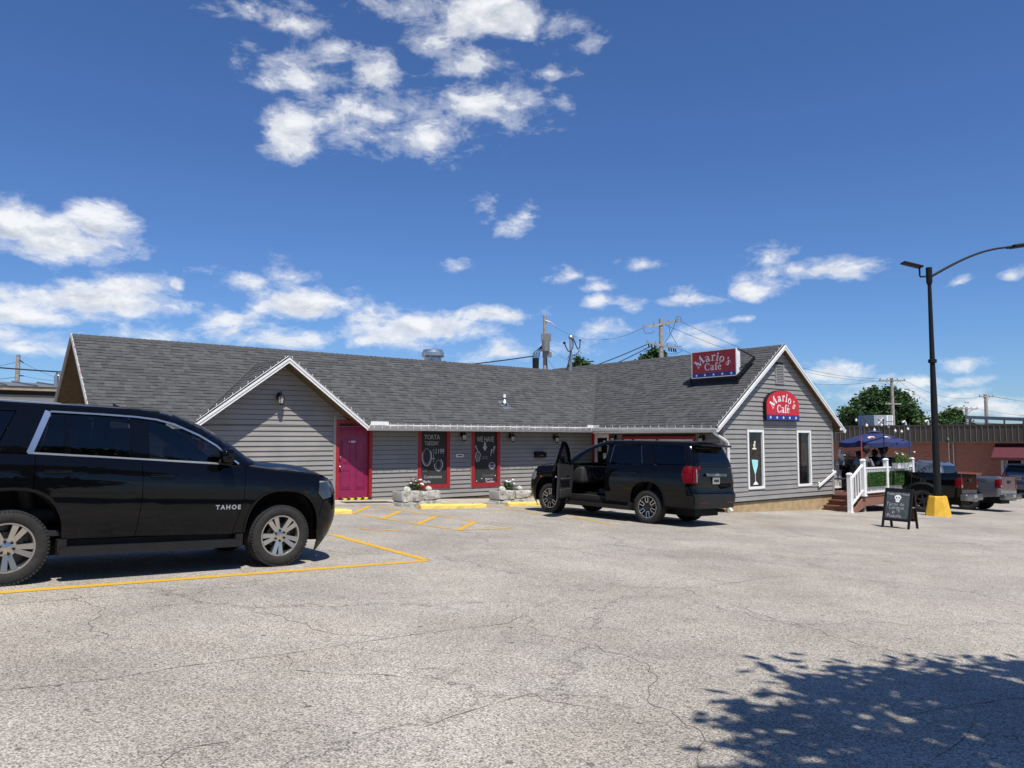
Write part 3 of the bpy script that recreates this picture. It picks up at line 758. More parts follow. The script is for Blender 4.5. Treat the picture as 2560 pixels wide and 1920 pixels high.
def valley(a, b, n1, n2):
    a, b = Vector(a), Vector(b); mm = MB(); L = (b - a); k = 16
    for nn in (n1, n2):
        nn = Vector(nn); sd = (nn - L.normalized() * nn.dot(L.normalized())).normalized(); vs = []
        for i in range(k + 1):
            p_ = a + L * i / k + Vector((0, 0, .022)); vs += [p_, p_ + sd * .05 + Vector((0, 0, .004))]
        mm.add(vs, [(2 * i, 2 * i + 1, 2 * i + 3, 2 * i + 2) for i in range(k)])
    cb(mm, 'valley_strip', 'shingle_ridge', ROOF)
valley((UG - GH, VE, ZE), (UG, VP, ZG), (-1, 0, 0), (1, 0, PG)); valley((UG + GH, VE, ZE), (UG, VP, ZG), (1, 0, 0), (-1, 0, PG))
valley((UE0, VE, ZE), (UVAL, VR_, ZRL), (-1, 0, 0), (0, -1, 0))
# rake boards: sloping white boards under the shingle edge
def rake(a, b, mat, o, h=.135, w=.035, drop=.02):
    """a, b top edge points, o outward offset vector"""
    m = MB(); a = Vector(a); b = Vector(b); o = Vector(o)
    for k0, k1, hh in ((0, w, h), (w - .004, w + .018, h * .42)):
        q = [p + o * k - Vector((0, 0, dz)) for k in (k0, k1) for p, dz in ((a, drop), (b, drop), (b, drop + hh), (a, drop + hh))]
        m.add(q, [(0, 1, 2, 3), (7, 6, 5, 4), (0, 4, 5, 1), (1, 5, 6, 2), (2, 6, 7, 3), (3, 7, 4, 0)])
    return cb(m, 'rake_board', mat)
rake((UG - GH, VE, ZE), (UG, VE, ZG), 'white_paint', (0, -1, 0)); rake((UG, VE, ZG), (UG + GH, VE, ZE), 'white_paint', (0, -1, 0))
rake((UE0, VRK, ZER), (UR, VRK, ZRR), 'white_paint', (0, -1, 0)); rake((UR, VRK, ZRR), (UE1, VRK, ZER), 'white_paint', (0, -1, 0))
rake((UL, VE, ZE), (UL, VR_, ZRL), 'trim_grey', (-1, 0, 0)); rake((UL, VR_, ZRL), (UL, 25.78, ZE), 'trim_grey', (-1, 0, 0))
# gutters
def gutter(a, b, o, w=.115, h=.12):
    a = Vector(a); b = Vector(b); o = Vector(o); m = MB(); z = Vector((0, 0, 1))
    prof = [(0, 0), (0, -h), (w * .62, -h), (w * .78, -h * .55), (w, -h * .30), (w, 0), (w - .012, 0), (w - .012, -h * .28), (w * .7, -h * .55), (w * .56, -h + .01), (.01, -h + .01), (.01, 0)]
    n = len(prof); vs = [p + o * x + z * y for p in (a, b) for x, y in prof]
    m.add(vs, [(i, (i + 1) % n, n + (i + 1) % n, n + i) for i in range(n)] + [tuple(range(n)), tuple(range(n, 2 * n))[::-1]])
    return cb(m, 'gutter', 'gutter_metal')
gutter((UG + GH + .03, VE, ZE - .0), (UE0 - .0, VE, ZE - .0), (0, -1, 0))
gutter((UE0, VRK - .02, ZER - .045), (UE0, VE - .12, ZER + .02), (-1, 0, 0))
gutter((UE1, VRK - .02, ZER - .02), (UE1, 26.0, ZER - .02), (1, 0, 0))
m = MB(); m.box(UG + GH + .05, UG + GH + .62, VE - .13, VE - .118, ZE - .02, ZE + .085); cb(m, 'splash_guard', 'white_paint')
m = MB(); m.box(UE0 - .40, UE0 - .118, VE - .131, VE - .119, ZE - .02, ZE + .08); m.box(UE0 - .131, UE0 - .119, VE - .42, VE - .132, ZE - .02, ZE + .08); cb(m, 'splash_guard', 'white_paint')
# fascia behind the gutters
m = MB(); m.box(UG + GH, UE0, VE + .002, VE + .03, ZE - .17, ZE - .03); cb(m, 'fascia_board', 'white_paint')
m = MB(); m.box(UL, UG - GH, VE - .02, VE + .02, ZE - .17, ZE - .02); cb(m, 'fascia_board', 'white_paint')
m = MB(); m.box(UE0 + .002, UE0 + .03, VRK, VE, ZER - .17, ZER - .05); cb(m, 'fascia_board', 'white_paint')
# downspout at the corner of the gable
m = MB(); gb = guv(20.1, 14.5)
path = [(19.43, 14.60, 1.90), (19.44, 14.60, 1.84), (19.62, 14.60, 1.76), (20.02, 14.60, 1.60), (20.13, 14.60, 1.50), (20.13, 14.60, gb + .16), (20.13, 14.50, gb + .06)]
m.tube(path, .043, 8); cb(m, 'downspout', 'white_paint', smooth=True)

# ---- magenta door
fr = MB(); frame_boards(fr, FL, DOOR[0], DOOR[1], -.16, DOOR[3], .095, -.06, .045, bottom=False)
DR = bpy.data.objects.new('door', None)
m = MB(); fbox(m, FL, 10.0, 10.95, -.02, 2.10, -.10, -.05); DR = cb(m, 'door', 'magenta_paint')
cb(fr, 'door_frame', 'red_trim', DR)
for i, (x0, x1) in enumerate(((10.10, 10.40), (10.55, 10.85))):
    for z0, z1 in ((.22, .78), (.95, 1.62), (1.72, 1.98)):
        mm = MB(); frame_boards(mm, FL, x0, x1, z0, z1, .03, -.052, -.036); fbox(mm, FL, x0 + .05, x1 - .05, z0 + .05, z1 - .05, -.052, -.04); cb(mm, 'door_panel', 'magenta_paint', DR)
for zz, r in ((.86, .036), (1.13, .026)):
    mm = MB(); mm.sphere(FL(10.05, .0, zz), r, 10, 8); mm.tube([FL(10.05, -.05, zz), FL(10.05, 0, zz)], r * .55, 8); cb(mm, 'door_knob', 'brass', DR, True)
mm = MB(); fbox(mm, FL, 10.33, 10.56, 1.545, 1.60, -.05, -.046); cb(mm, 'door_plaque', 'galvanised', DR)
mm = MB(); fbox(mm, FL, 9.97, 10.98, -.21, -.085, -.12, .10); cb(mm, 'threshold', 'foundation', DR)
mm = MB()
for i in range(9):
    mm.cur = i % 2; x0 = 9.985 + i * .11; mm.add([FL(x0, .104, -.085), FL(x0 + .11, .104, -.085), FL(x0 + .15, .104, -.03), FL(x0 + .04, .104, -.03)], [(0, 1, 2, 3)])
    mm.add([FL(x0 + .04, .104, -.03), FL(x0 + .15, .104, -.03), FL(x0 + .15, -.05, -.03), FL(x0 + .04, -.05, -.03)], [(0, 1, 2, 3)])
cb(mm, 'caution_strip', ['caution_black', 'caution_yellow'], DR)

# ---- chalkboard windows
def put_text(m, f, s, size, a, z, out, align='CENTER', k=.0, sx=1.0, offset=0.0, spacing=1.0):
    vs, fs = text_mesh(s, size, align, offset=offset, spacing=spacing)
    m.add([f(a + x * sx, out, z + y + x * k) for x, y, _ in vs], fs)
def put_stroke(m, f, pts, w, a, z, out, s=1.0):
    vs, fs = stroke(pts, w)
    m.add([f(a + x * s, out, z + y * s) for x, y in vs], fs)
class Each:
    """every shape put in becomes a part of its own"""
    def __init__(s, name, mat, par, fn=None): s.a = (name, mat, par); s.fn = fn
    def add(s, vs, fs):
        m = MB(); m.add(vs, fs)
        if s.fn: s.fn(m, *s.a)
        else: m.build(*s.a)
def chalk_window(w, right):
    a0, a1, z0, z1 = w
    mm = MB(); fbox(mm, FL, a0 + .12, a1 - .12, z0 + .12, z1, -.03, -.005); W_ = cb(mm, 'window', 'chalkboard')
    mm = MB(); frame_boards(mm, FL, a0, a1, z0, z1 + .1, .125, -.02, .048, top=False); cb(mm, 'window_frame', 'red_trim', W_)
    mm = MB(); frame_boards(mm, FL, a0 - .025, a1 + .025, z0 - .025, z1 + .1, .024, -.02, .035, top=False); cb(mm, 'outer_trim', 'trim_grey', W_)
    c = Each('chalk_lettering', 'chalk', W_, cb); dm = Each('chalk_drawing', 'chalk_dim', W_, cb); ac = (a0 + a1) / 2; o = .0
    if not right:
        put_text(c, FL, 'TORTA', .20, ac - .06, 1.64, o, sx=.86); put_text(c, FL, 'TUESDAY', .175, ac - .07, 1.46, o, sx=.68)
        put_text(dm, FL, '$', .23, ac + .0, 1.19, o); put_text(c, FL, '1199', .23, ac + .22, 1.19, o, sx=.75)
        put_stroke(c, FL, arc(0, 0, .165, .29, 150, 400, 20), [.01] + [.03] * 19 + [.01], ac - .25, 1.12, o); put_stroke(dm, FL, arc(0, 0, .13, .24, 0, 360, 20), .03, ac - .25, 1.12, o + .0005)
        put_stroke(c, FL, arc(0, 0, .15, .19, 170, 420, 20), [.01] + [.028] * 19 + [.01], ac + .18, .86, o); put_stroke(dm, FL, arc(0, 0, .10, .14, 0, 360, 18), .03, ac + .18, .86, o + .0005)
        for pts in ([(0, -.11), (0, .11)], [(-.07, 0), (.07, 0)]): put_stroke(c, FL, pts, .016, ac - .01, 1.05, o + .0007 * len(pts) * (1 if pts[0][0] else 2))
        put_text(dm, FL, 'Eat', .15, ac - .32, .66, o); put_text(c, FL, 'Combinations', .125, ac - .02, .45, o, sx=.92); put_text(c, FL, 'Mario', .12, ac - .25, .31, o, offset=.004)
        mm = MB(); mm.sphere(FL(ac + .08, .0, .42 - .22), .03, 8, 6, (1, .2, 1.4)); cb(mm, 'chalk_dot', 'sign_white', W_)
    else:
        put_text(c, FL, 'WE HAVE', .25, ac, 1.56, o, sx=.64)
        put_stroke(c, FL, [(0, .14), (0, .0)], .075, ac - .02, 1.40, o); put_stroke(c, FL, [(0, .02), (0, -.12)], [.2, .0], ac - .02, 1.38, o + .0006)
        for x, z, h in ((ac + .22, 1.15, .17), (ac + .33, 1.24, .18)):
            put_stroke(c, FL, [(0, 0), (.045, h)], [.02, .06], x, z, o); put_stroke(c, FL, [(-.008, -.05), (.0, -.02)], .03, x, z, o)
        for x, z in ((ac - .40, 1.36), (ac - .36, 1.28)): put_stroke(c, FL, [(0, .08), (.09, -.08)], [.05, .015], x, z, o)
        put_stroke(c, FL, [(-.1, .02), (-.07, .14), (.03, .19), (.1, .1), (.06, -.1), (-.04, -.14), (-.1, .02)], .03, ac - .30, 1.06, o); put_stroke(dm, FL, [(-.02, .1), (.02, -.1)], .11, ac - .30, 1.06, o + .0006)
        put_stroke(c, FL, arc(0, 0, .115, .12, 180, 360, 12), [.03] + [.07] * 11 + [.03], ac + .27, .82, o); put_stroke(c, FL, arc(0, 0, .10, .05, 0, 360, 12), .02, ac + .27, .84, o + .0006)
        put_stroke(dm, FL, arc(0, 0, .13, .05, 200, 340, 8), .025, ac - .02, 1.12, o); put_stroke(dm, FL, arc(0, 0, .14, .06, 20, 160, 8), .025, ac - .02, .97, o)
        put_text(dm, FL, 'Quesadilla', .13, ac + .12, .44, o, sx=.85); put_text(c, FL, 'Flavors or', .075, ac + .15, .34, o, offset=.003); put_text(c, FL, 'Tacolitas', .10, ac + .19, .24, o, offset=.004)
        for x, z in ((ac + .40, .46), (ac - .14, .38), (ac - .35, .30)): mm = MB(); mm.sphere(FL(x, .0, z), .018, 8, 6, (1, .3, 1)); cb(mm, 'chalk_dot', 'sign_white', W_)
chalk_window(W1, False); chalk_window(W2, True)
mm = MB(); fbox(mm, FL, W0[0] + .12, W0[1] - .12, W0[2] + .12, W0[3], -.03, -.005); W_ = cb(mm, 'window', 'chalkboard')
mm = MB(); frame_boards(mm, FL, W0[0], W0[1], W0[2], W0[3] + .1, .125, -.02, .048, top=False); cb(mm, 'window_frame', 'red_trim', W_)

# ---- glazed openings of the right wing
def glazed(w, f, mat, fw, name='window', dark=True, split=None):
    a0, a1, z0, z1 = w
    mm = MB(); frame_boards(mm, f, a0, a1, z0, z1, fw, -.05, .04); W_ = cb(mm, name, mat)
    mm = MB(); fbox(mm, f, a0 + fw - .005, a1 - fw + .005, z0 + fw - .005, z1 - fw + .005, -.028, -.022); cb(mm, 'pane', 'glass_window', W_)
    return W_
for w in (G1, G2):
    W_ = glazed(w, FG, 'white_paint', .075)
    mm = MB(); frame_boards(mm, FG, w[0] - .03, w[1] + .03, w[2] - .03, w[3] + .03, .029, -.02, .03); cb(mm, 'outer_trim', 'trim_grey', W_)
    mm = MB(); fbox(mm, FG, w[0] - .1, w[1] + .25, w[2] - .1, w[3] + .1, -.62, -.60); cb(mm, 'dark_room_panel', 'wall_dark', W_)  # dark sheet behind the pane stands in for the unlit room
    if w is G1:
        # window painting: margarita glass with a little figure on a cord above it
        c = MB(); o = -.018; ac = (w[0] + w[1]) / 2 + .0
        c.prism([(ac - .17, 1.00), (ac + .17, .98), (ac + .15, .80), (ac + .03, .55), (ac - .02, .55), (ac - .12, .78)], lambda a, b, d: FG(a, o + d, b), .003)
        cb(c, 'painted_glass', 'neon_cyan', W_)
        c = MB(); fbox(c, FG, ac - .0, ac + .02, .30, .56, o, o + .003); c.prism([(ac - .12, .20), (ac + .16, .20), (ac + .13, .24), (ac + .02, .32), (ac - .08, .24)], lambda a, b, d: FG(a, o + d, b), .003)
        c.prism([(ac + .01 + .05 * cos(q * pi / 6), .09 + .06 * sin(q * pi / 6)) for q in range(12)], lambda a, b, d: FG(a, o + d, b), .003); cb(c, 'painted_stem', 'sign_white', W_)
        c = MB(); c.tube([FG(ac - .10, -.012, 1.12), FG(ac - .02, -.012, 1.32), FG(ac + .03, -.012, 1.34)], .008, 6); c.tube([FG(ac, -.012, 1.45), FG(ac, -.012, 1.87)], .004, 4); cb(c, 'cord', 'wire_black', W_)
        c = MB(); c.sphere(FG(ac - .02, -.012, 1.34), .10, 10, 6, (1.2, .12, .35)); c.sphere(FG(ac - .02, -.012, 1.44), .055, 8, 6, (1, .2, 1.2)); c.sphere(FG(ac + .01, -.012, 1.54), .045, 8, 6, (1, .2, 1.1)); cb(c, 'hanging_ornament', 'cream_wall', W_, True)
    else:
        c = MB(); ac = (w[0] + w[1]) / 2
        fbox(c, FG, ac - .02, ac + .22, .80, .95, -.35, -.2); c.tube([FG(ac - .3, -.3, .3), FG(ac - .1, -.3, .55), FG(ac + .05, -.3, .78)], .05, 8); c.sphere(FG(ac - .28, -.3, 1.02), .09, 8, 6, (.6, .3, 1.4)); cb(c, 'indoor_clutter', 'galvanised', W_)
        c = MB(); c.tube([FG(ac, -.3, .95), FG(ac - .06, -.3, 1.15)], .008, 5); c.tube([FG(ac + .12, -.3, .95), FG(ac + .18, -.3, 1.15)], .008, 5); c.tube([FG(ac - .12, -.3, .8), FG(ac + .0, -.3, 1.25)], .006, 5); cb(c, 'indoor_rods', 'pvc_white', W_)
W_ = glazed(W3, FS, 'red_trim', .10)
mm = MB(); frame_boards(mm, FS, 15.82, 17.26, .55, 1.64, .05, -.04, .01); frame_boards(mm, FS, 17.36, 18.80, .55, 1.64, .05, -.04, .01); cb(mm, 'sash', 'white_paint', W_)
mm = MB(); fbox(mm, FS, 17.26, 17.36, .55, 1.64, -.04, .03); cb(mm, 'mullion', 'red_trim', W_)
mm = MB(); fbox(mm, FS, 15.6, 19.0, .35, 1.85, -.7, -.68); cb(mm, 'dark_room_panel', 'wall_dark', W_)  # dark sheet for the unlit interior behind the wide window
D2_ = glazed(DOOR2, FS, 'red_trim', .09, 'entry_door')
mm = MB(); frame_boards(mm, FS, 19.51, 20.27, -.42, 1.83, .13, -.045, -.008); cb(mm, 'door_leaf', 'white_paint', D2_)
for q_ in ((19.95, 20.10, 1.22, 1.45), (19.7, 19.85, .95, 1.15)): mm = MB(); fbox(mm, FS, *q_, -.02, -.015); cb(mm, 'door_notice', 'sign_white', D2_)
mm = MB(); mm.prism([(19.78 + .05 * cos(q * pi / 6), 1.55 + .05 * sin(q * pi / 6)) for q in range(12)], lambda a, b, d: FS(a, -.018 + d, b), .003); cb(mm, 'door_notice', 'sign_white', D2_)
mm = MB(); fbox(mm, FS, 19.3, 20.39, -.5, 1.95, -.5, -.48); cb(mm, 'dark_room_panel', 'wall_dark', D2_)  # dark sheet for the unlit interior behind the entry door
# gable louvre
mm = MB(); fbox(mm, FG, VENT[0] + .02, VENT[1] - .02, VENT[2] + .02, VENT[3] - .02, -.01, .004); LV = cb(mm, 'gable_vent', 'wall_dark')
mm = MB(); frame_boards(mm, FG, *VENT, .045, -.01, .05); cb(mm, 'vent_frame', 'trim_grey', LV)
for i in range(10):
    z = VENT[2] + .07 + i * .055; mm = MB(); mm.add([FG(VENT[0] + .045, .006, z + .04), FG(VENT[1] - .045, .006, z + .04), FG(VENT[1] - .045, .04, z), FG(VENT[0] + .045, .04, z), FG(VENT[0] + .045, .004, z + .03), FG(VENT[1] - .045, .004, z + .03), FG(VENT[1] - .045, .038, z - .008), FG(VENT[0] + .045, .038, z - .008)], [(0, 1, 2, 3), (7, 6, 5, 4), (3, 2, 6, 7), (0, 3, 7, 4), (1, 5, 6, 2)]); cb(mm, 'slat', 'trim_grey', LV)
# handrail on the gable wall by the steps
mm = MB(); mm.bar(FG(25.27, .075, .02), FG(26.42, .075, .50), .04, .075); HR = cb(mm, 'handrail', 'white_paint')
mm = MB()
for a, z in ((25.36, .06), (26.30, .45)): mm.tube([FG(a, .0, z + .06), FG(a, .075, z + .06), FG(a, .075, z)], .018, 6); mm.sphere(FG(a, .03, z + .07), .045, 8, 6)
cb(mm, 'bracket', 'white_paint', HR, True)

# sidewalk along the long wall
m = MB(); vs = []
for i in range(15):
    u = ULW + (UW0 - ULW) * i / 14
    for v in (19.05, VL + .03): vs.append((u, v, guv(u, v) + .055 + (.02 if v > 20 else 0)))
    vs.append((u, 19.05, guv(u, 19.05) - .1))
m.add(vs, [q for i in range(14) for q in ((3 * i, 3 * i + 3, 3 * i + 4, 3 * i + 1), (3 * i + 2, 3 * i + 5, 3 * i + 3, 3 * i))])
tag(m.build('sidewalk', 'concrete_sidewalk', None, False, off=(12, 19.5, -.2), loc=UV(12, 19.5, -.2), rot=(0, 0, RZ)), 'narrow tan concrete walk along the cafe wall', kind='structure')
def walkz(u, v): return guv(u, v) + (.055 if v > 19.05 else 0)
# ---------------------------------------------------------------- vehicles
def ci(tbl, x):
    """smooth interpolation of a table of (x, y)"""
    n = len(tbl)
    if x <= tbl[0][0]: return tbl[0][1]
    if x >= tbl[-1][0]: return tbl[-1][1]
    i = max(k for k in range(n - 1) if tbl[k][0] <= x)
    (x0, y0), (x1, y1) = tbl[i], tbl[i + 1]
    def sl(k):
        a = tbl[max(k - 1, 0)]; b = tbl[min(k + 1, n - 1)]; return (b[1] - a[1]) / (b[0] - a[0])
    h = x1 - x0; t = (x - x0) / h
    return (2 * t**3 - 3 * t * t + 1) * y0 + (t**3 - 2 * t * t + t) * h * sl(i) + (3 * t * t - 2 * t**3) * y1 + (t**3 - t * t) * h * sl(i + 1)
PHI = radians(50)
class Shell:
    def __init__(s, w, xf, xr, rf, rr, zt=None): s.w_, s.xf_, s.xr_, s.rf, s.rr, s.zt_ = w, xf, xr, rf, rr, zt
    def zt(s, x): return ci(s.zt_, x) if s.zt_ else 1.0
    def w(s, x, z): return ci(s.w_, z / s.zt(x) if s.zt_ else z)
    def y(s, x, z):
        w = s.w(x, z); xf = ci(s.xf_, z); xr = ci(s.xr_, z)
        for e, (rx, ry) in ((x - (xf - s.rf[0]), s.rf), ((xr + s.rr[0]) - x, s.rr)):
            if e > 0: w -= ry * (1 - sqrt(max(0, 1 - min(e / rx, 1) ** 2)))
        return w
    def fx(s, y, z):
        xf = ci(s.xf_, z); w = s.w(xf - s.rf[0], z); e = abs(y) - (w - s.rf[1])
        return xf if e <= 0 else xf - s.rf[0] * (1 - sqrt(max(0, 1 - min(e / s.rf[1], 1) ** 2)))
    def rx(s, y, z):
        xr = ci(s.xr_, z); w = s.w(xr + s.rr[0], z); e = abs(y) - (w - s.rr[1])
        return xr if e <= 0 else xr + s.rr[0] * (1 - sqrt(max(0, 1 - min(e / s.rr[1], 1) ** 2)))
    def sf(s, z): return ci(s.xf_, z) - s.rf[0] * (1 - sin(PHI))
    def sr(s, z): return ci(s.xr_, z) + s.rr[0] * (1 - sin(PHI))
    def yf(s, z): return s.w(ci(s.xf_, z) - s.rf[0], z) - s.rf[1] * (1 - cos(PHI))
    def yr(s, z): return s.w(ci(s.xr_, z) + s.rr[0], z) - s.rr[1] * (1 - cos(PHI))
def inset(poly, d):
    n = len(poly); A = sum(poly[i][0] * poly[(i + 1) % n][1] - poly[(i + 1) % n][0] * poly[i][1] for i in range(n)); sg = 1 if A > 0 else -1; out = []
    for i in range(n):
        p0, p1, p2 = Vector(poly[i - 1]), Vector(poly[i]), Vector(poly[(i + 1) % n])
        e1 = (p1 - p0).normalized(); e2 = (p2 - p1).normalized()
        n1 = Vector((-e1.y, e1.x)) * sg; n2 = Vector((-e2.y, e2.x)) * sg; b = n1 + n2
        if b.length < .2: out.append(tuple(p1 + n1 * d)); continue
        b.normalize(); out.append(tuple(p1 + b * d / max(.4, b.dot(n1))))
    return out
def tess(poly, step):
    bm = bmesh.new(); f = bm.faces.new([bm.verts.new((a, b, 0)) for a, b in poly])
    bmesh.ops.triangulate(bm, faces=[f])
    for ax in (0, 1):
        lo = min(p[ax] for p in poly); hi = max(p[ax] for p in poly); k = math.ceil(lo / step)
        while k * step < hi:
            co = Vector((0, 0, 0)); co[ax] = k * step; no = Vector((0, 0, 0)); no[ax] = 1
            bmesh.ops.bisect_plane(bm, geom=bm.verts[:] + bm.edges[:] + bm.faces[:], plane_co=co, plane_no=no, dist=1e-5); k += 1
    bmesh.ops.remove_doubles(bm, verts=bm.verts, dist=1e-5)
    return bm
def panel(name, poly, fmap, inward, mat, parent, step=.08, lip=.02, gap=.0035, off=None):
    bm = tess(inset(poly, gap) if gap else poly, step)
    for v in bm.verts: v.co = fmap(v.co.x, v.co.y)
    if lip:
        be = [e for e in bm.edges if len(e.link_faces) == 1]
        for e in be: e.smooth = False
        r = bmesh.ops.extrude_edge_only(bm, edges=be)
        for v in [g for g in r['geom'] if isinstance(g, bmesh.types.BMVert)]: v.co += Vector(inward(v.co)) * lip
    for f in bm.faces: f.smooth = True
    bmesh.ops.recalc_face_normals(bm, faces=bm.faces)
    me = bpy.data.meshes.new(name)
    if off is not None:
        for v in bm.verts: v.co -= Vector(off)
    bm.to_mesh(me); bm.free(); me.materials.append(MATS[mat])
    return link(me, name, parent)
def round_box(m, x0, x1, y0, y1, z0, z1, r, n=3, M=None):
    """a box with rounded edges (sampled superellipsoid corners)"""
    cx, cy, cz = (x0 + x1) / 2, (y0 + y1) / 2, (z0 + z1) / 2; hx, hy, hz = (x1 - x0) / 2, (y1 - y0) / 2, (z1 - z0) / 2
    bm = bmesh.new(); bmesh.ops.create_cube(bm, size=2)
    for v in bm.verts: v.co = Vector((v.co.x * hx, v.co.y * hy, v.co.z * hz))
    bmesh.ops.bevel(bm, geom=bm.edges[:] + bm.verts[:], offset=min(r, hx * .95, hy * .95, hz * .95), segments=n, profile=.5, affect='EDGES')
    vs = [Vector((cx, cy, cz)) + v.co for v in bm.verts]; bm.verts.index_update()
    if M is not None: vs = [M @ p for p in vs]
    m.add(vs, [tuple(v.index for v in f.verts) for f in bm.faces]); bm.free(); return m
def ribbon(m, pts, off, w, n=None):
    """flat strip through 3-D points, w wide along direction off (per-point vectors allowed)"""
    vs = []
    for i, p in enumerate(pts):
        o = off[i] if isinstance(off, list) else off; vs += [Vector(p) - Vector(o) * w / 2, Vector(p) + Vector(o) * w / 2]
    return m.add(vs, [(2 * i, 2 * i + 2, 2 * i + 3, 2 * i + 1) for i in range(len(pts) - 1)])
def sup_arch(cx, cz, rx, rz, z0, n=18, p=2.5):
    out = []
    for i in range(n + 1):
        q = pi - pi * i / n; c, s = cos(q), sin(q)
        out.append((cx + rx * math.copysign(abs(c) ** (2 / p), c), cz + rz * abs(s) ** (2 / p)))
    return [(cx - rx, z0)] + out[1:-1] + [(cx + rx, z0)]

WHEEL_CACHE = {}
def wheel_meshes(style, r=.40, w=.275, rr=.265):
    key = (style, r)
    if key in WHEEL_CACHE: return WHEEL_CACHE[key]
    Mx = Matrix.Rotation(pi / 2, 4, 'X')          # lathe axis z -> -y; outer face at -y
    h = w / 2; out = []
    m = MB(); prof = [(rr * .98, h * .80), (rr + .012, h * .93), (rr + .05, h * 1.0), (r - .045, h * .98), (r - .015, h * .86), (r, h * .70)]
    for k in range(4):
        z = h * (.60 - .4 * k); prof += [(r, z + .02), (r - .009, z + .012), (r - .009, z - .004), (r, z - .012)]
    prof += [(r, -h * .70), (r - .015, -h * .86), (r - .045, -h * .98), (rr + .05, -h), (rr * .98, -h * .8)]
    m.lathe(prof, 48, Mx)
    for k in range(60):        # shoulder blocks
        q = 2 * pi * k / 60
        for sg in (-1, 1):
            M = Matrix.Rotation(q, 4, 'Y') @ Matrix.Translation((r - .012, sg * h * .80, 0)); m.box(-.012, .011, -h * .13, h * .13, -.013, .013, M)
    out.append(('tyre', m.mesh('tyre', 'tyre', True)))
    body = {'silver': 'rim_silver', 'machined': 'rim_black', 'black': 'rim_black'}[style]
    m = MB(); m.lathe([(rr, h * .82), (rr, h * .86), (rr - .016, h * .86), (rr - .024, h * .78), (rr - .034, h * .2), (rr - .04, -h * .6), (rr - .03, -h * .8)], 40, Mx)
    if style == 'silver':
        for k in range(5):
            for sg in (-1, 1):
                q0 = 2 * pi * k / 5 + pi / 2 + .02
                pts = [(.05, .030), (.09, .034), (.15, .040), (rr - .02, .046)]; vs = []
                for x, yy in pts:
                    for dy in (-.019 - x * .05, .019 + x * .05):
                        a = q0 + sg * (.215 - .06 * x); px, pz = x * cos(a) - dy * sin(a), x * sin(a) + dy * cos(a)
                        vs += [(px, -h * .72 - (x - .05) * .12, pz), (px, -h * .72 + .04, pz)]
                m.add(vs, [f for i in range(3) for f in ((4 * i, 4 * i + 4, 4 * i + 6, 4 * i + 2), (4 * i, 4 * i + 1, 4 * i + 5, 4 * i + 4), (4 * i + 2, 4 * i + 6, 4 * i + 7, 4 * i + 3))])
        m.lathe([(.0, h * .80), (.035, h * .79), (.045, h * .74), (.095, h * .72), (.10, h * .5)], 24, Mx)
    elif style == 'machined':
        for k in range(6):
            a = 2 * pi * k / 6
            for sg in (-1, 1):
                vs = []
                for x, dy in ((.04, .01 + .02), (rr - .02, .02 + .045)):
                    for e in (-.018, .018):
                        d = sg * dy + e; vs += [(x * cos(a) - d * sin(a), -h * .74 - x * .1, x * sin(a) + d * cos(a)), (x * cos(a) - d * sin(a), -h * .4, x * sin(a) + d * cos(a))]
                m.add(vs, [(0, 4, 6, 2), (0, 1, 5, 4), (2, 6, 7, 3)])
        m.lathe([(.0, h * .78), (.04, h * .77), (.05, h * .72), (.095, h * .72), (.10, h * .5)], 24, Mx)
    else:
        for k in range(6):
            a = 2 * pi * k / 6; vs = []
            for x, dy in ((.04, .035), (rr - .02, .028)):
                for e in (-dy, dy): vs += [(x * cos(a) - e * sin(a), -h * .74, x * sin(a) + e * cos(a)), (x * cos(a) - e * sin(a), -h * .4, x * sin(a) + e * cos(a))]
            m.add(vs, [(0, 4, 6, 2), (0, 1, 5, 4), (2, 6, 7, 3)])
        m.lathe([(.0, h * .78), (.05, h * .77), (.1, h * .70), (.10, h * .5)], 24, Mx)
    out.append(('rim', m.mesh('rim', body, True)))
    m = MB(); m.lathe([(rr - .03, -.02), (.06, -.02), (.0, -.02)], 24, Mx); m.lathe([(.165, .03), (.165, .05), (.05, .05), (.0, .05)], 24, Mx); out.append(('brake_disc', m.mesh('brake_disc', 'car_liner' if style != 'silver' else 'lug_dark', True)))
    if style == 'machined':
        for k in range(6):
            a = 2 * pi * k / 6 + .12; mm = MB()
            ctr = (rr - .035, .105); pts = [(rr - .022, -.038)] + [(.115 - .034 * cos(q), .038 * -cos(radians(90) - 0) * 0 + .036 * -sin(q) * -1 * (1)) for q in ()]
            U = [(rr - .018, -.042), (.14, -.034)] + [(.14 - .030 * sin(pi * i / 8), -.034 * cos(pi * i / 8)) for i in range(1, 8)] + [(.14, .034), (rr - .018, .042)]
            vs, fs = stroke(U, .016)
            mm.add([(x * cos(a) - y * sin(a), -h * .765 - x * .1, x * sin(a) + y * cos(a)) for x, y in vs], fs)
            mm.add([(x * cos(a) - y * sin(a), -h * .70 - x * .1, x * sin(a) + y * cos(a)) for x, y in vs], fs)
            out.append(('machined_inlay', mm.mesh('machined_inlay', 'rim_machined')))
        mm = MB(); mm.lathe([(rr - .001, h * .87), (rr - .012, h * .87)], 40, Mx); out.append(('rim_edge', mm.mesh('rim_edge', 'rim_machined')))
    n = 6
    for k in range(n):
        a = 2 * pi * k / n + .3; mm = MB(); M = Matrix.Translation((.068 * cos(a), -h * .72, .068 * sin(a))) @ Mx
        mm.lathe([(.016, -.005), (.016, .004), (.011, .006), (.011, .022), (.0, .024)], 8, M); out.append(('lug_nut', mm.mesh('lug_nut', 'lug_dark', True)))
    WHEEL_CACHE[key] = out; return out
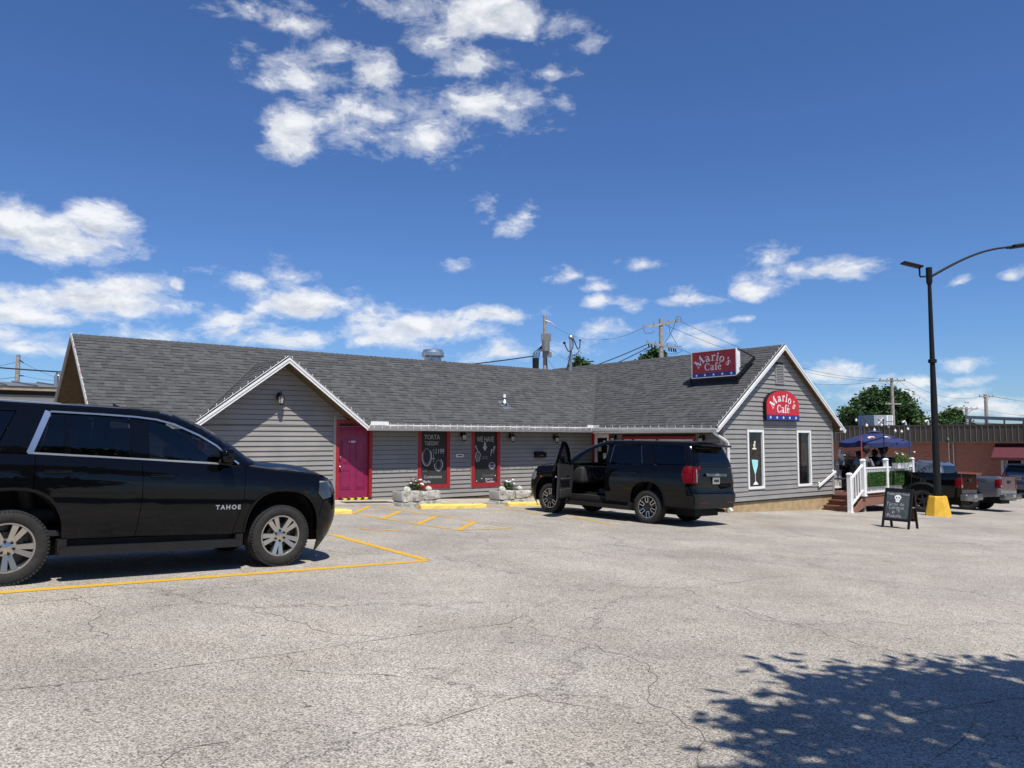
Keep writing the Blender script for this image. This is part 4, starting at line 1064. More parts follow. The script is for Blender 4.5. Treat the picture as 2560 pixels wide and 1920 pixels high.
def put_wheel(car, style, x, side, yc, r=.40, w=.275, rr=.265, turn=0.0):
    """the rim is the part 'wheel'; the rest are its pieces"""
    ms = wheel_meshes(style, r, w, rr); rim = [me for n, me in ms if n == 'rim'][0]
    o = link(rim, 'wheel', car, (x, side * yc, r)); o.rotation_euler = (0, R.uniform(0, 1), (0 if side < 0 else pi) + turn)
    for n, me in ms:
        if n != 'rim': link(me, n, o)
    return o

def side_fn(sh, sg, push=0.0): return lambda x, z: Vector((x, sg * (sh.y(x, z) + push), z))
def inw(sg): return lambda p: (0, -sg, 0)
def seat(m, x, y, z):
    round_box(m, x - .28, x + .28, y - .26, y + .26, z, z + .17, .06); M = Matrix.Translation((x - .27, y, z + .12)) @ Matrix.Rotation(radians(-14), 4, 'Y')
    round_box(m, -.08, .08, -.25, .25, 0, .66, .06, M=M); round_box(m, -.05, .05, -.13, .13, .69, .90, .04, M=M)

def suv(name, label, loc, az, paint, style, dx=0.0, zs=1.0, open_door=False, scale=1.0, chrome='car_chrome', rails=False, group=None, rear_detail=True, badge=None):
    car = thing(name, label, 'car', loc, rot=tilt(az), group=group); car.scale = (scale,) * 3
    def X(x): return x + dx * min(1, max(0, (x - 2.3) / .5))
    XF = 3.02 + dx
    lo = Shell([(.15, .95), (.3, .985), (.5, 1.025), (.7, 1.035), (.86, 1.02), (.94, .995), (1.0, .955)],
               [(.15, 3.80 + dx), (.35, 3.92 + dx), (.6, 4.00 + dx), (.85, 4.00 + dx), (1.02, 3.97 + dx), (1.2, 3.88 + dx)],
               [(.2, -1.24), (.45, -1.34), (.75, -1.37), (.85, -1.33), (1.1, -1.32), (1.45, -1.28)], (.46, .66), (.20, .26),
               [(-1.5, 1.41 * zs), (.1, 1.395 * zs), (1.22, 1.36 * zs), (2.2 + dx, 1.315 * zs), (2.5 + dx, 1.295 * zs), (2.9 + dx, 1.25 * zs), (3.36 + dx, 1.215 * zs), (3.7 + dx, 1.155 * zs), (3.95 + dx, 1.09 * zs)])
    k = zs
    up = Shell([(1.25 * k, .962), (1.40 * k, .940), (1.6 * k, .885), (1.8 * k, .822), (1.88 * k, .79), (1.93 * k, .75), (1.962 * k, .69)],
               [(1.25 * k, 3.02 + dx), (1.35 * k, 2.83 + dx), (1.42 * k, 2.70 + dx), (1.58 * k, 2.48 + dx), (1.71 * k, 2.28 + dx * .8), (1.79 * k, 2.13 + dx * .6), (1.86 * k, 1.97 + dx * .4), (1.92 * k, 1.78 + dx * .3), (1.955 * k, 1.58 + dx * .3)],
               [(1.25 * k, -1.32), (1.5 * k, -1.28), (1.75 * k, -1.18), (1.9 * k, -1.10), (1.96 * k, -1.04)], (.50, .60), (.18, .22))
    ZT = 1.958 * k
    def belt(x): return lo.zt(x)
    ARF = sup_arch(XF, .41, .50, .575, .46); ARR = sup_arch(-.05, .41, .50, .60, .46)
    BG = [(1.20, .47), (1.215, .52), (1.25, .92), (1.235, belt(1.235))]
    FGp = [(X(2.36), .45), (X(2.47), .9), (X(2.49), belt(X(2.49)))]
    RG = [(.135, belt(.135)), (.14, 1.02)]
    WT = [(X(2.40), 1.33 * k), (X(2.24), 1.45 * k), (X(2.12), 1.553 * k), (X(1.91), 1.672 * k), (X(1.61), 1.795 * k), (1.40, 1.843 * k), (1.16, 1.862 * k), (.44, 1.868 * k), (.25, 1.870 * k)]
    for sg in (-1, 1):
        f = side_fn(lo, sg); fu = side_fn(up, sg); iw = inw(sg); od = open_door and sg > 0
        # rear quarter
        zr_ = [.50, .62, .75, .9, 1.1, 1.3]
        q = [(-.05 - .50, .46), (lo.sr(.46), .46)] + [(lo.sr(z), z) for z in zr_] + [(-1.2, belt(-1.2)), (-.6, belt(-.6)), RG[0]] + [(.14, 1.015)] + [p for p in reversed(ARR) if p[0] < .13 and p[1] > .5][0:]
        panel('quarter_panel', q, f, iw, paint, car)
        d = panel('rear_door', [RG[0], (.14, 1.02)] + [p for p in ARR[::-1][::-1] if p[0] > .16 and p[1] > .5] + [(.452, .47)] + BG[:-1] + [BG[-1], (.7, belt(.7))], f, iw, paint, car)
        # front door
        hinge = (X(2.46), sg * .97, .9)
        dp = BG + [(1.8, belt(1.8))] + FGp[::-1]
        if od:
            d2 = panel('front_door', dp, f, iw, paint, car, off=hinge, lip=.07); offd = hinge
            d2.location = hinge; d2.rotation_euler = (0, 0, -radians(66)); DP = d2; d2['label'] = 'open driver door swung out from the hinge'
        else:
            d2 = panel('front_door', dp, f, iw, paint, car); DP = d2; offd = None
        # fender
        hl = [(x, lo.zt(x)) for x in (X(2.7), X(2.9), X(3.15), X(3.36), X(3.55))]
        fe = FGp + hl + [(lo.sf(1.13), 1.13), (X(3.53), 1.105), (X(3.50), .95), (X(3.58), .86), (XF + .50, .60)] + [p for p in reversed(ARF[1:-1]) if p[0] < XF + .49] + [(XF - .50, .46)]
        panel('front_fender', fe, f, iw, paint, car)
        panel('headlight', [(X(3.53), 1.10), (lo.sf(1.125), 1.125), (lo.sf(1.0), 1.0), (lo.sf(.93), .925), (X(3.58), .865), (X(3.505), .95)], side_fn(lo, sg, .004), iw, 'lens_dark' if style == 'silver' else 'lens_clear', car, lip=.03)
        m = MB(); ribbon(m, [Vector((a, sg * (lo.y(a, 1.108) + .008), 1.108)) for a in (X(3.53), X(3.6), X(3.68), X(3.76), lo.sf(1.125))], Vector((0, 0, 1)), .022); m.build('headlight_trim', 'car_chrome', car)
        bp = [(XF + .50, .60), (X(3.58), .855), (lo.sf(.90), .915), (lo.sf(.6), .6), (lo.sf(.34), .34), (X(3.56), .30), (XF + .50, .44)]
        panel('front_bumper', bp, f, iw, paint, car)
        panel('air_dam', [(X(3.56), .30), (lo.sf(.32), .33), (lo.sf(.17) - .05, .17), (X(3.58), .15)], side_fn(lo, sg, -.01), iw, 'car_dark_trim', car)
        # wheel lips
        for ar in (ARF, ARR):
            m = MB(); n = len(ar); vs = []
            for i, (a, z) in enumerate(ar):
                y = lo.y(a, z); cxx = (ar[0][0] + ar[-1][0]) / 2; vs += [(a, sg * (y + .006), z), (a + (a - cxx) * .055, sg * (y + .010), z + (z - .41) * .055 + .0), (a, sg * (y - .10), z)]
            m.add(vs, [t_ for i in range(n - 1) for t_ in ((3 * i, 3 * i + 3, 3 * i + 4, 3 * i + 1), (3 * i, 3 * i + 2, 3 * i + 5, 3 * i + 3))]); m.build('wheel_arch_lip', paint, car, True)
            m = MB(); m.lathe([(.60, .0), (.60, .40)], 24, Matrix.Translation(((ar[0][0] + ar[-1][0]) / 2, sg * .93, .41)) @ Matrix.Rotation(sg * pi / 2, 4, 'X'), 0, pi) if False else None
            cxx = (ar[0][0] + ar[-1][0]) / 2; vs = []
            for i in range(17):
                q_ = pi * i / 16; vs += [(cxx + .56 * cos(q_), sg * .98, .40 + .63 * sin(q_)), (cxx + .56 * cos(q_), sg * .52, .40 + .63 * sin(q_))]
            m = MB(); m.add(vs, [(2 * i, 2 * i + 2, 2 * i + 3, 2 * i + 1) for i in range(16)]); m.add([(cxx + .56 * cos(pi * i / 16), sg * .52, .40 + .63 * sin(pi * i / 16)) for i in range(17)], [tuple(range(17))]); m.build('wheel_well', 'car_liner', car)
        # sill and running board
        panel('sill', [(.452, .36), (X(2.36), .36), (X(2.36), .455), (.452, .465)], side_fn(lo, sg, -.03), iw, 'car_liner', car)
        m = MB(); pr = [(.42, .30), (.42, .345), (.50, .385), (X(2.40), .385), (X(2.47), .36), (X(2.47), .30)]
        m.prism(pr, lambda a, b, d: (a, sg * (.955 + d), b - .0), .125); m.box(.41, .50, sg * .93, sg * 1.03, .30, .47); m.box(X(2.40), X(2.49), sg * .93, sg * 1.03, .30, .45); m.build('running_board', 'car_dark_trim', car)
        # glass house
        if not od:
            panel('window', [(1.33, 1.362 * k), (X(2.36), 1.318 * k)] + [(a + .012, z + .010) for a, z in WT[:6]] + [(1.30, 1.862 * k)], side_fn(up, sg, -.014), iw, 'glass_front', DP, lip=0, gap=.008)
        else:
            hv = Vector(hinge)
            panel('window', [(1.33, 1.362 * k), (X(2.36), 1.318 * k)] + [(a + .012, z + .010) for a, z in WT[:6]] + [(1.30, 1.862 * k)], side_fn(up, sg, -.014), iw, 'glass_front', DP, lip=0, gap=.008, off=hinge)
            # the door's own window frame and its trimmed inside
            fr_out = [(1.235, 1.34 * k), (1.235, 1.885 * k), (1.40, 1.868 * k)] + [(a + .02, z + .02) for a, z in WT[4::-1]] + [(X(2.47), 1.28 * k)]
            fr_in = [(1.33, 1.37 * k), (1.31, 1.85 * k), (1.40, 1.832 * k)] + [(a - .03, z - .015) for a, z in WT[4::-1]] + [(X(2.36), 1.33 * k)]
            m = MB(); vs = []
            for (a, z), (b, zz) in zip(fr_out, fr_in):
                for x_, z_ in ((a, z), (b, zz)):
                    for dd in (0.004, -.06): vs.append(Vector((x_, sg * (up.y(x_, min(z_, 1.93 * k)) + dd), z_)) - hv)
            n = len(fr_out)
            m.add(vs, [t_ for i in range(n - 1) for t_ in ((4 * i, 4 * i + 4, 4 * i + 6, 4 * i + 2), (4 * i + 1, 4 * i + 5, 4 * i + 7, 4 * i + 3), (4 * i, 4 * i + 4, 4 * i + 5, 4 * i + 1), (4 * i + 2, 4 * i + 6, 4 * i + 7, 4 * i + 3))]); m.build('window_frame', paint, DP)
            m = MB(); m.prism(inset(dp, .02), lambda a, b, d: Vector((a, sg * (.955 - .055 - d), b)) - hv, .05); m.build('door_trim', 'interior', DP)
            m = MB(); round_box(m, 1.35, 2.15, .78, .86, .93, 1.0, .03); round_box(m, 1.3, 2.2, .80, .86, .50, .72, .04); m.box(1.9, 2.1, .83, .86, 1.05, 1.2)
            m.v = [tuple(Vector(p) - hv) for p in m.v]; m.build('armrest', 'interior', DP, True)
            m = MB(); m.sphere(Vector((1.25, .93, 1.02)) - hv, .022, 8, 6); m.build('door_latch', 'car_chrome', DP)
        d_ = d
        panel('window', [(.475, 1.395 * k), (1.11, 1.372 * k), (1.10, 1.85 * k), (.475, 1.856 * k)], side_fn(up, sg, -.006), iw, 'glass_tint', d_, lip=0, gap=.006)
        panel('window', [(.17, 1.402 * k), (.43, 1.396 * k), (.43, 1.857 * k), (.29, 1.858 * k)], side_fn(up, sg, -.006), iw, 'glass_tint', d_, lip=0, gap=.006)
        panel('quarter_window', [(-1.06, 1.43 * k), (-.24, 1.42 * k), (-.05, 1.857 * k), (-.93, 1.845 * k)], side_fn(up, sg, -.003), iw, 'glass_tint', car, lip=0, gap=.006)
        pil = paint
        bp_ = [(1.11, 1.365 * k), (1.33, 1.358 * k), (1.31, 1.862 * k), (1.10, 1.864 * k)]
        panel('pillar', bp_, side_fn(up, sg, -.001 if not od else -.03), iw, paint, car, gap=.001)
        panel('pillar', [(.425, 1.39 * k), (.48, 1.388 * k), (.48, 1.866 * k), (.425, 1.866 * k)], side_fn(up, sg, -.002), iw, pil, car, gap=.001)
        panel('pillar', [(-.235, 1.405 * k), (.13, 1.397 * k), (.175, 1.40 * k), (.285, 1.865 * k), (.27, ZT), (-.03, ZT), (-.05, 1.86 * k)], fu, iw, paint, car, gap=.001)
        panel('pillar', [(-1.055, 1.428 * k), (-.235, 1.405 * k), (-.236, 1.40 * k), (up.sr(1.40 * k), 1.405 * k), (up.sr(1.6 * k), 1.6 * k), (up.sr(1.75 * k), 1.75 * k), (up.sr(1.86 * k), 1.86 * k), (-.95, ZT), (-.03, ZT), (-.05, 1.86 * k), (-.93, 1.848 * k)], fu, iw, paint, car, gap=.001)
        fz = [1.93, 1.88, 1.79, 1.67, 1.55, 1.45, 1.36, 1.31]
        rail = [(X(2.46), 1.29 * k)] + WT + [(.25, ZT), (.8, ZT), (up.sf(1.945 * k) - .05, ZT)] + [(up.sf(z * k), z * k) for z in fz]
        panel('roof_rail_panel', rail, fu, iw, paint, car, gap=.001)
        # bright trim round the windows
        if chrome:
            m = MB()
            def cp(a, z, sh=up, p=.006): return Vector((a, sg * (sh.y(a, z) + p), z))
            bot = [(.10 + i * .1, (1.404 - .0000 * i) * k) for i in range(0, 1)]
            line = [(x, (1.408 - .0375 * (x - .07)) * k) for x in [.07 + i * .13 for i in range(0, 18)] if x < (1.30 if od else X(2.42))]
            ribbon(m, [cp(a, z) for a, z in line], Vector((0, 0, 1)), .022)
            if style == 'silver':
                wt = [(.27, 1.872 * k), (.44, 1.872 * k), (.8, 1.870 * k)] + WT[:7][::-1]; fine_ = []
                for (a0, z0), (a1, z1) in zip(wt, wt[1:]):
                    for i in range(6): fine_.append((a0 + (a1 - a0) * i / 6, z0 + (z1 - z0) * i / 6))
                ribbon(m, [cp(a, z, up, .022) for a, z in fine_ + [wt[-1]]], Vector((.35, -sg * .15, .9)), .022)
                ribbon(m, [cp(.085 + .17 * t_, (1.405 + .47 * t_) * k, up, .012) for t_ in [i / 8 for i in range(9)]], Vector((1, 0, -.3)), .062)
                m.build('window_trim', chrome, car)
            else:
                m = MB(); ribbon(m, [cp(.16 + .12 * t_, (1.42 + .44 * t_) * k) for t_ in [i / 6 for i in range(7)]], Vector((1, 0, 0)), .012); ribbon(m, [cp(1.15 - .04 * t_, (1.40 + .46 * t_) * k) for t_ in [i / 6 for i in range(7)]], Vector((1, 0, 0)), .016)
                m.build('window_trim', chrome, car)
        # handles, mirror
        for x0, x1, zz in ((.22, .50, 1.215), (1.32, 1.60, 1.175)):
            if od and x0 > 1: continue
            m = MB(); yy = lo.y(x0, zz); round_box(m, x0, x1, sg * (yy + .012) - .016, sg * (yy + .012) + .016, zz - .02, zz + .02, .012); m.build('door_handle', paint, d if x0 < 1 else DP, True)
        m = MB(); round_box(m, X(2.10), X(2.27), sg * 1.0 if sg > 0 else -1.21, 1.21 if sg > 0 else -1.0, 1.34 * k, 1.52 * k, .06, 4); round_box(m, X(2.15), X(2.30), min(sg * .88, sg * 1.02), max(sg * .88, sg * 1.02), 1.31 * k, 1.37 * k, .02)
        if od: m.v = [tuple(Vector(p) - Vector(hinge)) for p in m.v]
        m.build('side_mirror', paint, DP, True)
        if sg == -1 or True:
            m = MB(); m.box(X(3.28), X(3.36), sg * 1.0, sg * (lo.y(X(3.3), .97) + .006), .955, .985); m.build('side_marker', 'lens_amber' if style == 'machined' else 'car_dark_trim', car)
        for x_ in (-.05, XF): put_wheel(car, 'silver' if style == 'silver' else style, x_, sg, .862)
    # hood, roof, ends
    hx = [X(2.52), X(2.7), X(2.9), X(3.15), X(3.36), X(3.55), lo.sf(1.13)]
    hood_poly = [(x, lo.y(x, lo.zt(x) - .001)) for x in hx]; hood_poly += [(lo.fx(y, 1.13), y) for y in (.55, .3, 0, -.3, -.55)] + [(x, -y) for x, y in reversed(hood_poly)]
    hood_poly += [(X(2.62), -.6), (X(2.78), -.3), (X(2.83), 0), (X(2.78), .3), (X(2.62), .6)]
    panel('hood', hood_poly, lambda x, y: Vector((x, y, lo.zt(min(x, X(3.75))) + (.085 + .025 * max(0, 1 - abs(abs(y) - .55) / .3)) * max(0, 1 - (abs(y) / 1.0) ** 4) * min(1, max(.2, (X(3.98) - x) / .5)) - max(0, x - X(3.6)) * .12)), lambda p: (0, 0, -1), paint, car, gap=.002)
    m = MB(); m.box(X(2.3), X(2.95), -.82, .82, 1.18 * k, 1.275 * k); m.build('cowl', 'car_liner', car)
    XR = ci(up.xf_, 1.945 * k) - .02
    rp = [(-1.02, -.60), (-.95, -.69), (up.sf(1.945 * k) - .05, -.69), (XR - .09, -.5), (XR - .03, -.25), (XR, 0), (XR - .03, .25), (XR - .09, .5), (up.sf(1.945 * k) - .05, .69), (-.95, .69), (-1.02, .60)]
    panel('roof', rp, lambda x, y: Vector((x, y, ZT + .045 * max(0, 1 - (y / .70) ** 2) - (.02 * max(0, (x - .6)) ** 2) - .02 * max(0, -x - .3) ** 1.5)), lambda p: (0, 0, -1), paint, car, gap=.0)
    def fpan(nm, sh, poly, mat, push=0.0, lip=.02): return panel(nm, poly, lambda y, z: Vector((sh.fx(y, z) + push, y, z)), lambda p: (-1, 0, 0), mat, car, lip=lip)
    def rpan(nm, sh, poly, mat, push=0.0, lip=.02, par=None): return panel(nm, poly, lambda y, z: Vector((sh.rx(y, z) - push, y, z)), lambda p: (1, 0, 0), mat, par or car, lip=lip)
    def sym(zs_, fn): return [(fn(z), z) for z in zs_] + [(-fn(z), z) for z in reversed(zs_)]
    fpan('windshield', up, sym([1.31 * k, 1.4 * k, 1.5 * k, 1.6 * k, 1.7 * k, 1.8 * k, 1.88 * k], lambda z: up.yf(z) - .015), 'glass_screen', 0, 0)
    fpan('roof_header', up, sym([1.875 * k, 1.91 * k, 1.948 * k], lambda z: up.yf(z)), paint)
    fpan('front_bumper', lo, sym([.34, .5, .62], lambda z: lo.yf(z)), paint)
    fpan('grille', lo, sym([.63, .8, 1.0], lambda z: lo.yf(z) * (.66 if z > .7 else .9)), 'car_dark_trim', .004)
    m = MB()
    for i in range(5): ribbon(m, [Vector((lo.fx(y, .68 + i * .07) + .012, y, .68 + i * .07)) for y in [-.55 + .11 * j for j in range(11)]], Vector((0, 0, 1)), .02)
    m.build('grille_bar', 'car_chrome' if style == 'silver' else 'car_satin', car)
    fpan('front_fascia', lo, sym([.63, .8, 1.0, 1.125], lambda z: lo.yf(z)), paint, -.01)
    for sg in (-1, 1):
        fpan('headlight', lo, [(sg * lo.yf(1.09), 1.11), (sg * lo.yf(.95), .93), (sg * .62, .95), (sg * .64, 1.095)], 'lens_dark', .006)
    # rear
    rpan('tailgate', lo, sym([.80, 1.0, 1.2, 1.40 * k], lambda z: lo.yr(z) - .07), paint)
    for sg in (-1, 1):
        rpan('rear_corner', lo, [(sg * (lo.yr(.8) - .07), .80), (sg * lo.yr(.8), .80), (sg * lo.yr(1.0), 1.0), (sg * (lo.yr(1.0) - .07), 1.0)], paint)
        # tail lamp wraps the corner
        panel('tail_light', [(lo.sr(1.02), 1.02), (lo.sr(1.2), 1.2), (lo.sr(1.40 * k), 1.415 * k), (-1.06, 1.40 * k), (-1.01, 1.22), (-1.09, 1.03)], side_fn(lo, sg, .008), inw(sg), 'lens_red', car, lip=.03)
        rpan('tail_light', lo, [(sg * (lo.yr(1.0) - .10), 1.03), (sg * lo.yr(1.02), 1.02), (sg * lo.yr(1.2), 1.2), (sg * lo.yr(1.4 * k), 1.415 * k), (sg * .60, 1.415 * k), (sg * .60, 1.375 * k), (sg * (lo.yr(1.2) - .10), 1.365 * k)], 'lens_red', .008, .03)
        rpan('lamp_inlay', lo, [(sg * (lo.yr(1.05) - .13), 1.05), (sg * (lo.yr(1.05) - .095), 1.05), (sg * (lo.yr(1.3) - .095), 1.345 * k), (sg * (lo.yr(1.3) - .13), 1.345 * k)], 'lens_clear', .010, .02)
    rpan('rear_bumper', lo, sym([.44, .6, .70, .79], lambda z: lo.yr(z)), 'car_dark_trim' if style == 'machined' else paint, .02)
    rpan('reflector', lo, [(.45, .56), (.80, .56), (.80, .60), (.45, .60)], 'lens_red', .026, .01); rpan('reflector', lo, [(-.45, .56), (-.80, .56), (-.80, .60), (-.45, .60)], 'lens_red', .026, .01)
    rpan('rear_window', up, sym([1.45 * k, 1.55 * k, 1.65 * k, 1.75 * k, 1.83 * k], lambda z: up.yr(z) - .10), 'glass_tint', .004, 0)
    rpan('tailgate_frame', up, sym([1.405 * k, 1.45 * k], lambda z: up.yr(z)), paint)
    for sg in (-1, 1): rpan('tailgate_frame', up, [(sg * (up.yr(1.45 * k) - .10), 1.45 * k), (sg * up.yr(1.45 * k), 1.45 * k), (sg * up.yr(1.65 * k), 1.65 * k), (sg * up.yr(1.84 * k), 1.84 * k), (sg * (up.yr(1.84 * k) - .10), 1.84 * k), (sg * (up.yr(1.65 * k) - .10), 1.65 * k)], paint)
    rpan('tailgate_frame', up, sym([1.83 * k, 1.90 * k, 1.945 * k], lambda z: up.yr(z)), paint)
    m = MB(); round_box(m, -1.36, -.98, -.70, .70, 1.875 * k, 1.93 * k, .025); m.build('roof_spoiler', paint, car, True)
    m = MB(); m.box(-1.352, -1.33, -.155, .155, 1.02, 1.18); pl = m.build('licence_plate', 'plate', car)
    m = MB(); m.box(-1.356, -1.3525, -.11, .11, 1.07, 1.13); m.build('plate_number', 'pole_blue' if False else 'interior_grey', pl)
    m = MB(); round_box(m, -1.375, -1.32, -.46, .46, 1.20, 1.27, .02); m.build('tailgate_handle', 'car_satin', car, True)
    if badge == 'rear':
        m = MB(); vs, fs = text_mesh('GMC', .085, 'CENTER', offset=.002, spacing=1.1); m.add([(-1.378, -x, 1.212 + y) for x, y, _ in vs], fs); m.build('badge', 'car_chrome', car)
        m = MB(); vs, fs = text_mesh('AT4', .09, 'CENTER', offset=.002, spacing=1.1); m.add([(lo.rx(.62, .93) - .012, -.62 - x, .88 + y) for x, y, _ in vs], fs); m.build('badge', 'car_dark_trim', car)
    if badge == 'door':
        for sg in (-1, 1):
            m = MB(); vs, fs = text_mesh('TAHOE', .075, 'CENTER', offset=.0028, spacing=1.35)
            for q, (lo_, hi_) in enumerate(((0, 0),)): m.add([(2.275 + sg * -1 * x * (1.05), sg * (lo.y(2.275, .78) + .007), .765 + y) for x, y, _ in vs], fs)
            m.build('badge', 'car_chrome', car)
    # under the body and inside
    m = MB(); m.box(-1.1, X(3.6), -.52, .52, .24, .62); m.box(.5, X(2.5), -.93, .93, .34, .50); m.box(-1.2, -.62, -.9, .9, .42, .8); m.box(X(3.56), X(3.75), -.75, .75, .3, .8); m.build('chassis', 'car_liner', car)
    m = MB(); m.tube([(-1.3, -.52, .36), (-.9, -.52, .38)], .035, 8); m.build('exhaust_pipe', 'car_satin', car)
    m = MB(); m.box(-1.1, X(2.55), -.90, .90, .50, .56); m.box(-1.15, -.4, -.85, .85, .56, 1.1); m.build('cabin_floor', 'interior', car)
    m = MB(); round_box(m, X(2.12), X(2.75), -.86, .86, .85, 1.27 * k, .08); m.box(X(2.05), X(2.14), .2, .60, 1.0, 1.15); m.build('dashboard', 'interior_grey', car, True)
    M = Matrix.Translation((X(1.98), .40, 1.12)) @ Matrix.Rotation(radians(-64), 4, 'Y')
    m = MB(); m.tube([M @ Vector((.19 * cos(q * pi / 10), .19 * sin(q * pi / 10), 0)) for q in range(21)], .016, 6, False); m.bar(M @ Vector((-.18, 0, 0)), M @ Vector((.18, 0, 0)), .04, .02); m.bar(M @ Vector((0, 0, 0)), M @ Vector((0, 0, -.25)), .05, .05); m.build('steering_wheel', 'interior', car, True)
    for y in (-.42, .42):
        m = MB(); seat(m, 1.45, y, .58); m.build('seat', 'interior_grey', car, True)
    m = MB(); seat(m, .45, -.4, .62); seat(m, .45, .4, .62); m.build('rear_bench', 'interior', car, True)
    m = MB(); m.bar((X(1.75), -.05, 1.80 * k), (X(1.75), .15, 1.80 * k), .03, .06); m.build('rear_view_mirror', 'interior', car)
    if rails:
        for sg in (-1, 1):
            m = MB(); m.tube([(-.9, sg * .63, ZT + .01), (-.82, sg * .63, ZT + .055), (.95, sg * .63, ZT + .05), (1.08, sg * .63, ZT - .005)], .017, 8); m.tube([(.1, sg * .63, ZT), (.1, sg * .63, ZT + .05)], .015, 6); m.build('roof_rack', 'car_dark_trim', car, True)
    if True:
        m = MB(); m.prism([(1.12, ZT + .02), (1.26, ZT + .02), (1.12, ZT + .075)], lambda a, b, d: (a, -.015 + d, b), .03); m.build('roof_aerial', 'car_dark_trim', car)
    return car
f_ = ghit(695, 1416.5); r_ = ghit(4.5, 1467); dd = (f_ - r_); azT = atan2(dd.x, dd.y); lT = GN.cross(dd.normalized())
pT = (f_ + r_) / 2 - dd.normalized() * 2.946 / 2 + lT * .985
suv('parked_car', 'black SUV with silver wheels and bright window trim behind the bold yellow line', pT, azT, 'car_black', 'silver', badge='door')
azY = radians(-45); r_ = ghit(1613, 1308.3); lY = GN.cross(Vector((sin(azY), cos(azY), 0)))
suv('parked_car', 'black SUV with its driver door open, parked nose-in by the cafe entry', r_ - lY * .98, azY, 'car_black', 'machined', dx=.13, zs=1.02, open_door=True, chrome='car_satin', badge='rear')
